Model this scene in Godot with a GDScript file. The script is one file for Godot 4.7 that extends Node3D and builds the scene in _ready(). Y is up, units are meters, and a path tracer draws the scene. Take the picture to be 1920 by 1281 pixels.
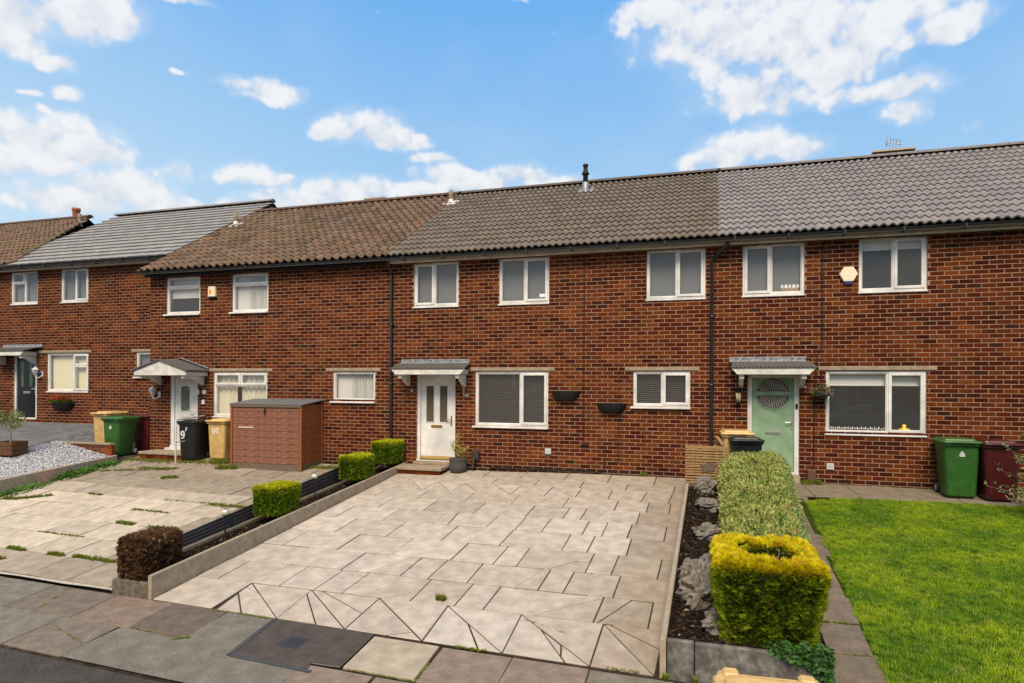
extends Node3D
# A brick terrace seen from its street. x runs along the facades, y is up, z comes out of the facades towards the street.

const PITCH := 0.228
const COURSE := 0.0813
const ROW0 := -0.3003
const EYE := Vector3(0.0, 1.82, 13.39)
const EAVE := Vector2(0.35, 4.70)
const RIDGE := Vector2(-4.1, 7.33)
var rng := RandomNumberGenerator.new()
var nz := FastNoiseLite.new()
var M := {}
var textures := {}


class MB:
	var st := SurfaceTool.new()
	var col := Color.WHITE
	func _init():
		st.begin(Mesh.PRIMITIVE_TRIANGLES)
		st.set_smooth_group(-1)
	func smooth(on: bool):
		st.set_smooth_group(0 if on else -1)
	func tri(a: Vector3, b: Vector3, c: Vector3):
		st.set_color(col); st.add_vertex(a)
		st.set_color(col); st.add_vertex(c)
		st.set_color(col); st.add_vertex(b)
	func quad(a: Vector3, b: Vector3, c: Vector3, d: Vector3):
		tri(a, b, c)
		tri(a, c, d)
	func trio(a: Vector3, b: Vector3, c: Vector3, out: Vector3):
		if (b - a).cross(c - a).dot(out) < 0.0:
			tri(a, c, b)
		else:
			tri(a, b, c)
	func quado(a: Vector3, b: Vector3, c: Vector3, d: Vector3, out: Vector3):
		if (b - a).cross(c - a).dot(out) < 0.0:
			quad(a, d, c, b)
		else:
			quad(a, b, c, d)
	func box(c: Vector3, s: Vector3, b := 0.0, B := Basis()):
		var h := s * 0.5
		b = minf(b, minf(h.x, minf(h.y, h.z)) * 0.8)
		for ax in 3:
			var u := (ax + 1) % 3
			var v := (ax + 2) % 3
			for sg in [-1.0, 1.0]:
				var p := []
				for k in [[-1, -1], [1, -1], [1, 1], [-1, 1]]:
					var w := Vector3()
					w[ax] = sg * h[ax]
					w[u] = k[0] * (h[u] - b)
					w[v] = k[1] * (h[v] - b)
					p.append(c + B * w)
				var n := Vector3()
				n[ax] = sg
				quado(p[0], p[1], p[2], p[3], B * n)
				if b > 0.0 :
					# the chamfers between this face and the next axis' faces
					for su in [-1.0, 1.0]:
						var q := []
						for e in [-1.0, 1.0]:
							var w1 := Vector3()
							w1[ax] = sg * h[ax]; w1[u] = su * (h[u] - b); w1[v] = e * (h[v] - b)
							var w2 := Vector3()
							w2[ax] = sg * (h[ax] - b); w2[u] = su * h[u]; w2[v] = e * (h[v] - b)
							q.append(c + B * w1)
							q.append(c + B * w2)
						n = Vector3()
						n[ax] = sg; n[u] = su
						quado(q[0], q[1], q[3], q[2], B * n)
		if b > 0.0:
			for sx in [-1.0, 1.0]:
				for sy in [-1.0, 1.0]:
					for sz in [-1.0, 1.0]:
						var o := Vector3(sx, sy, sz)
						trio(c + B * (o * Vector3(h.x, h.y - b, h.z - b)), c + B * (o * Vector3(h.x - b, h.y, h.z - b)), c + B * (o * Vector3(h.x - b, h.y - b, h.z)), B * o)
	func span(a: Vector3, e: Vector3, b := 0.0):
		box((a + e) * 0.5, (e - a).abs(), b)
	# a bar of rectangular section between two points
	func bar(a: Vector3, e: Vector3, w: float, t: float, b := 0.0, up := Vector3.UP):
		var d := (e - a).normalized()
		var s := d.cross(up).normalized()
		if s.length() < 0.5:
			s = Vector3.RIGHT
		box((a + e) * 0.5, Vector3(w, t, a.distance_to(e)), b, Basis(s, s.cross(-d).normalized(), -d))
	func tube(pts: Array, r: Array, seg := 8):
		var rings := []
		for i in pts.size():
			var d: Vector3 = (pts[mini(i + 1, pts.size() - 1)] - pts[maxi(i - 1, 0)]).normalized()
			var s := d.cross(Vector3.UP if absf(d.y) < 0.9 else Vector3.RIGHT).normalized()
			var t := s.cross(d)
			var ring := []
			for k in seg:
				var an := TAU * k / seg
				ring.append(pts[i] + (s * cos(an) + t * sin(an)) * float(r[mini(i, r.size() - 1)]))
			rings.append(ring)
		smooth(true)
		for i in rings.size() - 1:
			for k in seg:
				var l := (k + 1) % seg
				var cc: Vector3 = (pts[i] + pts[i + 1]) * 0.5
				quado(rings[i][k], rings[i][l], rings[i + 1][l], rings[i + 1][k], (rings[i][k] + rings[i + 1][l]) * 0.5 - cc)
		smooth(false)
		for e in [0, rings.size() - 1]:
			var dd: Vector3 = pts[0] - pts[1] if e == 0 else pts[e] - pts[e - 1]
			for k in seg:
				trio(pts[e], rings[e][k], rings[e][(k + 1) % seg], dd)
	# profile of (radius, height) turned about the axis B.y at c
	func lathe(c: Vector3, prof: Array, seg := 16, B := Basis()):
		smooth(true)
		for i in prof.size() - 1:
			for k in seg:
				var a0 := TAU * k / seg
				var a1 := TAU * (k + 1) / seg
				var p: Vector2 = prof[i]
				var q: Vector2 = prof[i + 1]
				var w := [B * Vector3(cos(a0) * p.x, p.y, sin(a0) * p.x), B * Vector3(cos(a1) * p.x, p.y, sin(a1) * p.x), B * Vector3(cos(a1) * q.x, q.y, sin(a1) * q.x), B * Vector3(cos(a0) * q.x, q.y, sin(a0) * q.x)]
				var am := (a0 + a1) * 0.5
				var n := Vector3(cos(am) * (q.y - p.y), -(q.x - p.x), sin(am) * (q.y - p.y))
				if p.x > 0.0001:
					trio(c + w[0], c + w[1], c + w[2], B * n)
				if q.x > 0.0001:
					trio(c + w[0], c + w[2], c + w[3], B * n)
		smooth(false)
	# sections of equal length joined into a skin, with both ends closed
	func loft(sec: Array, round_it := false, close := true):
		var n: int = sec[0].size()
		var mid := []
		for s in sec:
			var m := Vector3()
			for p in s:
				m += p
			mid.append(m / n)
		smooth(round_it)
		for i in sec.size() - 1:
			for k in n:
				var l := (k + 1) % n
				var o: Vector3 = (sec[i][k] + sec[i][l] + sec[i + 1][k] + sec[i + 1][l]) * 0.25 - (mid[i] + mid[i + 1]) * 0.5
				quado(sec[i][k], sec[i][l], sec[i + 1][l], sec[i + 1][k], o)
		smooth(false)
		if close:
			for e in [0, sec.size() - 1]:
				var dd: Vector3 = mid[0] - mid[1] if e == 0 else mid[e] - mid[e - 1]
				for k in n:
					trio(mid[e], sec[e][k], sec[e][(k + 1) % n], dd)
	# a flat polygon (x, y) pushed from z0 to z1
	func prism(poly: PackedVector2Array, z0: float, z1: float, B := Basis(), o := Vector3()):
		var idx := Geometry2D.triangulate_polygon(poly)
		for i in range(0, idx.size(), 3):
			for z in [z0, z1]:
				trio(o + B * Vector3(poly[idx[i]].x, poly[idx[i]].y, z), o + B * Vector3(poly[idx[i + 1]].x, poly[idx[i + 1]].y, z), o + B * Vector3(poly[idx[i + 2]].x, poly[idx[i + 2]].y, z), B * Vector3(0, 0, signf((z - (z0 + z1) * 0.5))))
		var cw := Geometry2D.is_polygon_clockwise(poly)
		for i in poly.size():
			var a := poly[i]
			var e := poly[(i + 1) % poly.size()]
			var t := Vector3(e.y - a.y, a.x - e.x, 0) * (-1.0 if cw else 1.0)
			quado(o + B * Vector3(a.x, a.y, z0), o + B * Vector3(e.x, e.y, z0), o + B * Vector3(e.x, e.y, z1), o + B * Vector3(a.x, a.y, z1), B * t)
	func mesh(m: Material = null) -> ArrayMesh:
		st.generate_normals()
		var a := st.commit()
		if m and a.get_surface_count():
			a.surface_set_material(0, m)
		return a


func lin(r: float, g: float, b: float, a := 1.0) -> Color:
	return Color(r, g, b, a).linear_to_srgb()


func acc(n: Node) -> Vector3:
	var p := Vector3()
	while n != self and n is Node3D:
		p += (n as Node3D).position
		n = n.get_parent()
	return p


# a mesh part; its vertices are world positions when «world» is set and the parents are not turned
func part(called: String, b, m: Material, parent: Node = self, world := false) -> MeshInstance3D:
	var o := MeshInstance3D.new()
	o.name = called
	o.mesh = b.mesh(m) if b is MB else b
	if not b is MB:
		o.material_override = m
	if world:
		o.position = -acc(parent)
	parent.add_child(o, true)
	return o


func group_part(called: String, parent: Node) -> Node3D:
	var o := Node3D.new()
	o.name = called
	parent.add_child(o, true)
	return o


func thing(called: String, label: String, category: String, at := Vector3.ZERO, turn := 0.0, group := "") -> Node3D:
	var o := Node3D.new()
	o.name = called
	add_child(o, true)
	o.position = at
	o.rotation.y = turn
	return tag(o, label, category, group)


func tag(o: Node3D, label: String, category: String, group := "") -> Node3D:
	o.set_meta("label", label)
	o.set_meta("category", category)
	if group:
		o.set_meta("group", group)
	return o


func struct(called: String, b, m: Material, parent: Node = self, label := "") -> MeshInstance3D:
	var o := part(called, b, m, parent)
	o.set_meta("kind", "structure")
	if label:
		o.set_meta("label", label)
	return o


func many(called: String, mesh: Mesh, m: Material, xf: Array, cols: Array, parent: Node = self) -> MultiMeshInstance3D:
	var mm := MultiMesh.new()
	mm.transform_format = MultiMesh.TRANSFORM_3D
	mm.use_colors = true
	mm.mesh = mesh
	mm.instance_count = xf.size()
	for i in xf.size():
		mm.set_instance_transform(i, xf[i])
		mm.set_instance_color(i, cols[i])
	var o := MultiMeshInstance3D.new()
	o.name = called
	o.multimesh = mm
	o.material_override = m
	o.set_meta("kind", "stuff")
	o.position = -acc(parent)
	parent.add_child(o, true)
	return o


func rnd(a: float, b: float) -> float:
	return rng.randf_range(a, b)


func noise_tex(key: String, freq: float, lo: float, hi: float, kind := FastNoiseLite.TYPE_SIMPLEX_SMOOTH, oct := 4, bump := 0.0, size := 512) -> NoiseTexture2D:
	if textures.has(key):
		return textures[key]
	var f := FastNoiseLite.new()
	f.seed = key.hash() % 9999
	f.noise_type = kind
	f.frequency = freq
	f.fractal_octaves = oct
	var t := NoiseTexture2D.new()
	t.width = size
	t.height = size
	t.seamless = true
	t.noise = f
	if bump > 0.0:
		t.as_normal_map = true
		t.bump_strength = bump
	else:
		var g := Gradient.new()
		g.set_color(0, Color(lo, lo, lo))
		g.set_color(1, Color(hi, hi, hi))
		t.color_ramp = g
	textures[key] = t
	return t


# a plain material: linear base colour, roughness, and options: tex (name of the stain texture), size (metres of one repeat), grain, bump, metal, spec, vc
func mat(key: String, c: Color, rough: float, o := {}) -> StandardMaterial3D:
	if M.has(key):
		return M[key]
	var m := StandardMaterial3D.new()
	m.resource_name = key
	m.albedo_color = lin(c.r, c.g, c.b)
	m.roughness = rough
	m.metallic = o.get("metal", 0.0)
	m.metallic_specular = o.get("spec", 0.5)
	m.vertex_color_use_as_albedo = o.get("vc", false)
	var world: bool = o.get("world", true)
	if o.has("tex"):
		m.albedo_texture = textures[o.tex]
		m.uv1_triplanar = true
		m.uv1_world_triplanar = world
		var s = o.get("size", 1.0)
		m.uv1_scale = Vector3.ONE / s if s is float else Vector3(1.0 / s.x, 1.0 / s.y, 1.0 / s.z)
	if o.has("grain"):
		m.detail_enabled = true
		m.detail_blend_mode = BaseMaterial3D.BLEND_MODE_MUL
		m.detail_uv_layer = BaseMaterial3D.DETAIL_UV_2
		m.detail_albedo = textures[o.grain]
		m.uv2_triplanar = true
		m.uv2_world_triplanar = world
		var g = o.get("gsize", 0.25)
		m.uv2_scale = Vector3.ONE / g if g is float else Vector3(1.0 / g.x, 1.0 / g.y, 1.0 / g.z)
	if o.has("bump"):
		m.normal_enabled = true
		m.normal_texture = textures[o.bump]
		m.normal_scale = o.get("amount", 0.5)
		if not o.has("tex"):
			m.uv1_triplanar = true
			m.uv1_world_triplanar = world
			m.uv1_scale = Vector3.ONE / float(o.get("size", 0.5))
	if o.has("back"):
		m.backlight_enabled = true
		var k: Color = o.back
		m.backlight = lin(k.r, k.g, k.b)
	if o.has("two"):
		m.cull_mode = BaseMaterial3D.CULL_DISABLED
	M[key] = m
	return m


func make_materials():
	noise_tex("stain", 0.010, 0.80, 1.0, FastNoiseLite.TYPE_SIMPLEX_SMOOTH, 5)
	noise_tex("patch", 0.008, 0.5, 1.0, FastNoiseLite.TYPE_SIMPLEX_SMOOTH, 4)
	noise_tex("grain", 0.06, 0.7, 1.0, FastNoiseLite.TYPE_SIMPLEX_SMOOTH, 4)
	noise_tex("speck", 0.16, 0.45, 1.0, FastNoiseLite.TYPE_VALUE_CUBIC, 3)
	noise_tex("wood", 0.02, 0.55, 1.0, FastNoiseLite.TYPE_SIMPLEX_SMOOTH, 5)
	noise_tex("rough", 0.05, 0, 0, FastNoiseLite.TYPE_SIMPLEX_SMOOTH, 5, 6.0)
	noise_tex("fine", 0.14, 0, 0, FastNoiseLite.TYPE_VALUE_CUBIC, 3, 5.0)
	noise_tex("wave", 0.004, 0, 0, FastNoiseLite.TYPE_SIMPLEX_SMOOTH, 2, 4.0)
	mat("brick", Color(1, 1, 1), 0.86, {"vc": true, "tex": "grain", "size": 0.6, "grain": "stain", "gsize": 2.3, "bump": "rough", "amount": 0.5, "spec": 0.16})
	mat("mortar", Color(0.52, 0.34, 0.225), 0.95, {"tex": "stain", "size": 1.7, "grain": "grain", "gsize": 0.5, "spec": 0.2})
	mat("tile", Color(1, 1, 1), 0.8, {"vc": true, "tex": "grain", "size": 0.7, "grain": "stain", "gsize": 1.9, "bump": "rough", "amount": 0.35, "spec": 0.25})
	mat("batten", Color(0.02, 0.018, 0.016), 0.9)
	mat("upvc", Color(0.78, 0.77, 0.75), 0.32, {"tex": "stain", "size": 3.0, "spec": 0.5})
	mat("white_paint", Color(0.72, 0.70, 0.66), 0.5, {"tex": "stain", "size": 1.3})
	mat("cream_paint", Color(0.74, 0.65, 0.50), 0.5, {"tex": "stain", "size": 1.3})
	mat("black_plastic", Color(0.012, 0.013, 0.015), 0.38, {"spec": 0.5})
	mat("black_soft", Color(0.010, 0.010, 0.011), 0.6, {"spec": 0.4})
	mat("stone", Color(0.50, 0.39, 0.27), 0.85, {"tex": "stain", "size": 0.8, "grain": "grain", "gsize": 0.3})
	mat("lead", Color(0.46, 0.49, 0.53), 0.45, {"tex": "patch", "size": 0.5, "metal": 0.25})
	mat("felt", Color(0.17, 0.155, 0.145), 0.9, {"tex": "stain", "size": 0.6, "grain": "grain", "gsize": 0.1})
	mat("brass", Color(0.55, 0.36, 0.10), 0.3, {"metal": 0.8})
	mat("steel", Color(0.55, 0.56, 0.57), 0.32, {"metal": 0.85})
	mat("grey_plastic", Color(0.50, 0.50, 0.52), 0.5)
	mat("blind_dark", Color(0.022, 0.016, 0.012), 0.7)
	mat("blind_or_reflection", Color(0.10, 0.108, 0.115), 0.8)  # grey sheet behind the panes, its colour standing in for mirrored sky
	mat("blind_warm", Color(0.60, 0.56, 0.38), 0.8)
	mat("blind_white", Color(0.55, 0.55, 0.52), 0.8)
	mat("curtain", Color(0.55, 0.53, 0.40), 0.85)
	mat("room", Color(0.07, 0.06, 0.05), 0.9)
	mat("concrete", Color(0.58, 0.475, 0.345), 0.9, {"tex": "stain", "size": 0.9, "grain": "grain", "gsize": 0.22, "bump": "fine", "amount": 0.25})
	mat("terracotta", Color(0.42, 0.12, 0.05), 0.85, {"tex": "stain", "size": 0.3})
	mat("slab", Color(1, 1, 1), 0.9, {"vc": true, "tex": "stain", "size": 1.35, "grain": "grain", "gsize": 0.4, "bump": "fine", "amount": 0.22, "spec": 0.3})
	mat("pebble_slab", Color(1, 1, 1), 0.9, {"vc": true, "tex": "stain", "size": 1.1, "grain": "speck", "gsize": 0.32, "bump": "fine", "amount": 0.5, "spec": 0.3})
	mat("joint", Color(0.075, 0.055, 0.038), 1.0, {"tex": "patch", "size": 0.8, "spec": 0.2})
	mat("tarmac", Color(0.42, 0.375, 0.31), 0.92, {"tex": "stain", "size": 1.6, "grain": "speck", "gsize": 0.3, "bump": "fine", "amount": 0.6, "spec": 0.3})
	mat("tarmac_dark", Color(0.19, 0.155, 0.14), 0.92, {"tex": "stain", "size": 1.2, "grain": "speck", "gsize": 0.3, "bump": "fine", "amount": 0.6, "spec": 0.3})
	mat("asphalt", Color(0.15, 0.13, 0.115), 0.9, {"tex": "stain", "size": 1.9, "grain": "speck", "gsize": 0.25, "bump": "fine", "amount": 0.7, "spec": 0.3})
	mat("sealant", Color(0.05, 0.055, 0.06), 0.5)
	mat("earth", Color(0.10, 0.075, 0.05), 1.0, {"tex": "patch", "size": 1.5})
	mat("soil", Color(0.020, 0.014, 0.010), 1.0, {"tex": "patch", "size": 0.3, "bump": "rough", "amount": 1.0, "spec": 0.2})
	mat("clod", Color(1, 1, 1), 1.0, {"vc": true, "spec": 0.2})
	mat("pebble", Color(1, 1, 1), 0.75, {"vc": true, "spec": 0.35})
	mat("turf", Color(0.060, 0.105, 0.008), 1.0, {"tex": "patch", "size": 1.3, "spec": 0.2})
	mat("leaf", Color(1, 1, 1), 0.55, {"vc": true, "spec": 0.35, "back": Color(0.35, 0.42, 0.10), "two": true})
	mat("twig", Color(0.16, 0.10, 0.06), 0.9)
	mat("bark", Color(0.30, 0.22, 0.15), 0.9, {"tex": "stain", "size": 0.2})
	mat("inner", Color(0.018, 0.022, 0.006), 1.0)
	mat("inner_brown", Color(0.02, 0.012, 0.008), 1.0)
	mat("composite", Color(0.055, 0.056, 0.062), 0.55, {"tex": "wood", "size": Vector3(0.2, 0.05, 1.5)})
	mat("pine", Color(0.50, 0.31, 0.12), 0.8, {"tex": "wood", "size": Vector3(1.0, 0.06, 0.3)})
	mat("planter_wood", Color(0.33, 0.13, 0.03), 0.65, {"tex": "wood", "size": Vector3(0.9, 0.09, 0.9), "grain": "patch", "gsize": 0.4})
	mat("shed_front", Color(0.62, 0.25, 0.14), 0.8, {"tex": "wood", "size": Vector3(1.3, 0.07, 0.8), "grain": "patch", "gsize": Vector3(0.9, 0.14, 0.9)})
	mat("shed_side", Color(0.52, 0.14, 0.03), 0.75, {"tex": "wood", "size": Vector3(1.3, 0.07, 0.8), "grain": "stain", "gsize": 0.5})
	mat("weathered", Color(0.42, 0.30, 0.20), 0.9, {"tex": "wood", "size": Vector3(0.5, 0.3, 0.5), "grain": "patch", "gsize": 0.2})
	mat("rock", Color(0.62, 0.54, 0.45), 0.9, {"tex": "patch", "size": 0.35, "grain": "patch", "gsize": 0.11, "bump": "rough", "amount": 1.0, "world": false})
	mat("pot", Color(0.24, 0.23, 0.21), 0.85, {"tex": "patch", "size": 0.25, "grain": "patch", "gsize": 0.12, "bump": "rough", "amount": 0.8})
	mat("tyre", Color(0.010, 0.010, 0.010), 0.7)
	mat("hub", Color(0.55, 0.55, 0.53), 0.5)
	mat("print_white", Color(0.72, 0.72, 0.70), 0.5)
	mat("print_yellow", Color(0.70, 0.50, 0.02), 0.5)
	mat("bell_box", Color(0.75, 0.66, 0.48), 0.45)
	mat("orange_print", Color(0.75, 0.25, 0.01), 0.5)
	mat("blue_print", Color(0.02, 0.03, 0.12), 0.4)
	mat("lamp_glass", Color(0.55, 0.47, 0.30), 0.15)
	mat("green_door", Color(0.265, 0.41, 0.26), 0.42, {"tex": "stain", "size": 2.0})
	mat("black_door", Color(0.008, 0.008, 0.009), 0.3)
	mat("dark_glass", Color(0.10, 0.085, 0.06), 0.08)
	mat("green_glass", Color(0.05, 0.09, 0.045), 0.1)
	mat("cream_bin", Color(0.72, 0.47, 0.18), 0.45, {"tex": "stain", "size": 0.9})
	mat("green_bin", Color(0.035, 0.135, 0.022), 0.42, {"tex": "stain", "size": 0.9})
	mat("maroon_bin", Color(0.075, 0.006, 0.009), 0.42, {"tex": "stain", "size": 0.9})
	mat("black_bin", Color(0.012, 0.012, 0.013), 0.45, {"tex": "stain", "size": 0.9})
	mat("solar_ball", Color(0.62, 0.58, 0.48), 0.15, {"metal": 0.3})
	var g := StandardMaterial3D.new()
	g.resource_name = "glass"
	g.albedo_color = Color(1, 1, 1, 0.04)
	g.transparency = BaseMaterial3D.TRANSPARENCY_ALPHA
	g.roughness = 0.02
	g.metallic_specular = 0.5
	M["glass"] = g


# ---- the lie of the land -------------------------------------------------------------------------------------------------

func kerb_z(x: float) -> float:
	return 7.5 + 0.074 * (x + 0.4)


func lerp_table(x: float, xs: Array, ys: Array) -> float:
	if x <= xs[0]:
		return ys[0]
	for i in xs.size() - 1:
		if x <= xs[i + 1]:
			return lerpf(ys[i], ys[i + 1], (x - xs[i]) / (xs[i + 1] - xs[i]))
	return ys[-1]


func ground(x: float, z: float) -> float:
	var base := lerp_table(x, [-14.0, -7.0, -2.5, 0.0], [0.04, -0.07, 0.0, 0.012])
	var zb := kerb_z(x)
	var yb := -0.75 + 0.013 * (maxf(x, -20.0) + 0.4)
	if z <= 0.0:
		return base
	if z <= zb:
		return base + (yb - base) * z / zb
	return yb - 0.025 * (minf(z, zb + 8.0) - zb) + 0.10 * clampf(z - zb - 9.0, 0.0, 9.0)


func upper_ground(x: float, z: float) -> float:
	# the plot of the house set back: its drive falls towards the street, its gravel leans down to the kerb at x = -14
	var drive := 0.66 - 0.165 * (z + 0.8)
	if z > 1.0:
		return lerpf(0.10 - 0.085 * z, drive, clampf((-14.06 - x) / 1.75, 0.0, 1.0))
	return lerpf(0.02, drive, clampf((-14.9 - x) / 1.1, 0.0, 1.0))


# ---- sky -------------------------------------------------------------------------------------------------------------------

const CLOUDS := [[-54.4,24.6,4.1,1.8],[-52.2,24.9,3.6,1.4],[-49.6,26.1,2.6,1.9],[-54.9,22.9,2.1,1.3],[-48.4,26.0,1.8,1.6],[-52.3,21.9,1.1,0.6],[-51.7,20.2,0.8,0.5],[-40.4,22.9,1.6,0.6],[-38.4,22.9,1.9,0.8],[-37.1,22.6,1.3,0.9],[-39.2,22.2,1.6,0.4],
	[-52.8,16.9,4.9,1.7],[-53.7,15.5,3.8,1.4],[-49.6,16.6,2.4,1.3],[-54.9,17.3,1.8,1.3],[-51.5,18.2,1.6,0.9],[-48.2,14.4,4.0,1.7],[-50.9,13.3,3.7,1.3],[-46.1,14.2,2.6,1.2],[-44.6,13.8,2.3,1.0],
	[-32.0,20.6,2.7,1.2],[-29.8,21.0,3.4,1.5],[-27.7,20.6,2.8,1.1],[-33.7,20.3,1.5,0.6],[-24.9,20.5,1.2,0.7],[-24.0,19.2,1.9,0.6],[-38.8,16.7,2.0,1.0],[-37.1,16.5,1.3,0.6],[-32.8,15.9,3.6,1.1],[-29.7,16.4,2.7,1.0],[-35.4,15.2,3.5,0.9],[-38.3,14.7,2.5,0.7],
	[-22.4,17.9,3.3,1.1],[-20.0,17.3,4.7,0.9],[-16.7,17.9,2.8,1.0],[-25.2,16.8,2.3,0.7],[-12.5,17.3,2.3,0.6],[-15.3,17.1,2.8,0.5],
	[-3.8,29.1,4.0,1.6],[-0.3,27.7,5.8,2.4],[3.9,26.1,5.5,2.9],[6.7,26.7,6.4,2.5],[9.1,24.2,4.4,2.4],[10.9,25.5,3.9,2.0],[13.4,26.3,4.0,1.3],[17.1,25.1,2.5,1.0],[3.5,23.2,4.0,1.8],[6.0,22.1,2.7,1.1],[14.1,21.6,3.0,1.0],[10.6,21.6,2.5,0.9],[13.8,19.9,2.0,1.0],[-5.6,29.6,2.2,1.0],[16.1,24.7,2.6,0.8],[2.0,30.5,7.0,2.2],[8.0,30.0,6.0,2.0],
	[1.4,19.0,2.5,1.4],[3.5,19.2,3.0,1.6],[6.0,18.5,2.2,1.2],[-0.3,18.5,2.1,0.9],[7.2,18.5,1.2,0.8],[-17.8,30.6,1.4,0.3],[-43.9,27.7,1.5,0.3],[-44.3,23.4,0.5,0.2],[-53.7,19.9,0.6,0.2],[-43.9,16.2,1.1,0.8],[-53.0,18.9,0.6,0.4]]


func sky_color(az: float, el: float, f: FastNoiseLite) -> Color:
	# az, el in degrees; the clouds of the photograph, and denser cloud added over the unseen rest to whiten the light
	var d := Vector3(cos(deg_to_rad(el)) * sin(deg_to_rad(az)), sin(deg_to_rad(el)), -cos(deg_to_rad(el)) * cos(deg_to_rad(az)))
	var t := clampf((el - 10.0) / 24.0, 0.0, 1.0)
	var blue := Color(0.47, 0.70, 0.90).lerp(Color(0.105, 0.40, 0.87), pow(t, 0.85))
	var pale := clampf((-az - 25.0) / 40.0, 0.0, 1.0) * (1.0 - t)
	blue = blue.lerp(Color(0.60, 0.79, 0.92), pale * 0.8)
	if el < 10.0:
		blue = Color(0.60, 0.74, 0.86).lerp(blue, clampf(el / 10.0, 0.0, 1.0))
	if el > 34.0:
		blue = blue.lerp(Color(0.07, 0.28, 0.70), clampf((el - 34.0) / 50.0, 0.0, 1.0))
	var n := f.get_noise_3dv(d * 14.0)
	var n2 := f.get_noise_3dv(d * 46.0 + Vector3(7, 3, 1))
	var cover := -1.0
	var body := 0.0
	var n3 := f.get_noise_3dv(d * 120.0 + Vector3(2, 9, 4))
	if az > -64.0 and az < 34.0 and el < 34.0 and el > 8.0:
		var wx := az + n * 1.5 + n2 * 0.9
		var wy := el + n2 * 0.7 + n * 0.5
		for c in CLOUDS:
			var dx: float = (wx - c[0]) / c[2]
			if absf(dx) > 1.5:
				continue
			var dy: float = (wy - c[1]) / c[3]
			if dy < 0.0:
				dy *= 1.3
			var k := 1.0 - dx * dx - dy * dy
			if k > cover:
				cover = k
				body = dy
		var edge := clampf(minf(minf(az + 64.0, 34.0 - az), 34.0 - el) / 4.0, 0.0, 1.0)
		cover = lerpf(-0.2 + 2.2 * n, cover, edge)
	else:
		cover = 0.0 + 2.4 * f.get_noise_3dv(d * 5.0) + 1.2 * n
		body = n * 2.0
	var a := smoothstep(-0.25, 0.80, cover + n2 * 1.25 + n3 * 0.75 + n * 0.2)
	var veil := smoothstep(-1.4, 0.4, cover) * 0.22 + maxf(n, 0.0) * 0.12
	var lit := Color(0.90, 0.91, 0.93).lerp(Color(0.71, 0.75, 0.83), clampf(0.42 - body * 0.5 - n2 * 1.2 - n3 * 0.6, 0.0, 1.0))
	return blue.lerp(Color(0.86, 0.90, 0.95), clampf(veil, 0.0, 1.0)).lerp(lit, a * 0.94)


func make_sky(gain: float) -> Sky:
	var f := FastNoiseLite.new()
	f.seed = 11
	f.noise_type = FastNoiseLite.TYPE_SIMPLEX_SMOOTH
	f.frequency = 0.35
	f.fractal_octaves = 5
	var W := 4096
	var H := 2048
	# the panorama begins and ends straight ahead of the houses (-z); it is computed round that direction and then laid in two halves
	var coarse := Image.create_empty(W / 8, H / 8, false, Image.FORMAT_RGBF)
	coarse.fill(Color(0.16 * gain, 0.155 * gain, 0.145 * gain))
	for y in H / 16 + 1:
		for x in W / 8:
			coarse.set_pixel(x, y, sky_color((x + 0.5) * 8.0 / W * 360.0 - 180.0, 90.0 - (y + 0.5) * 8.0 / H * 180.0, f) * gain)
	coarse.resize(W, H, Image.INTERPOLATE_BILINEAR)
	var x0 := int((0.5 - 60.0 / 360.0) * W)
	var x1 := int((0.5 + 27.0 / 360.0) * W)
	var y0 := int((90.0 - 33.0) / 180.0 * H)
	var y1 := int((90.0 - 9.0) / 180.0 * H)
	var fine := Image.create_empty(x1 - x0, y1 - y0, false, Image.FORMAT_RGBF)
	for y in y1 - y0:
		for x in x1 - x0:
			fine.set_pixel(x, y, sky_color((x0 + x + 0.5) / W * 360.0 - 180.0, 90.0 - (y0 + y + 0.5) / H * 180.0, f) * gain)
	coarse.blit_rect(fine, Rect2i(0, 0, x1 - x0, y1 - y0), Vector2i(x0, y0))
	var whole := Image.create_empty(W, H, false, Image.FORMAT_RGBF)
	whole.blit_rect(coarse, Rect2i(W / 2, 0, W / 2, H), Vector2i(0, 0))
	whole.blit_rect(coarse, Rect2i(0, 0, W / 2, H), Vector2i(W / 2, 0))
	var p := PanoramaSkyMaterial.new()
	p.panorama = ImageTexture.create_from_image(whole)
	var s := Sky.new()
	s.sky_material = p
	return s


# ---- houses ----------------------------------------------------------------------------------------------------------------

const BRICKS := [[0.165, 0.036, 0.010], [0.132, 0.026, 0.009], [0.200, 0.045, 0.010], [0.105, 0.019, 0.008], [0.178, 0.042, 0.012], [0.078, 0.015, 0.008], [0.225, 0.057, 0.012], [0.142, 0.030, 0.012], [0.062, 0.022, 0.014], [0.160, 0.050, 0.015]]
const BRICK_PICK := [0, 0, 0, 1, 1, 1, 2, 2, 3, 3, 4, 4, 5, 6, 7, 7, 8, 9]


func shade(c: Array, k: float) -> Color:
	return Color(c[0] * k, c[1] * k, c[2] * k)


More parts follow.
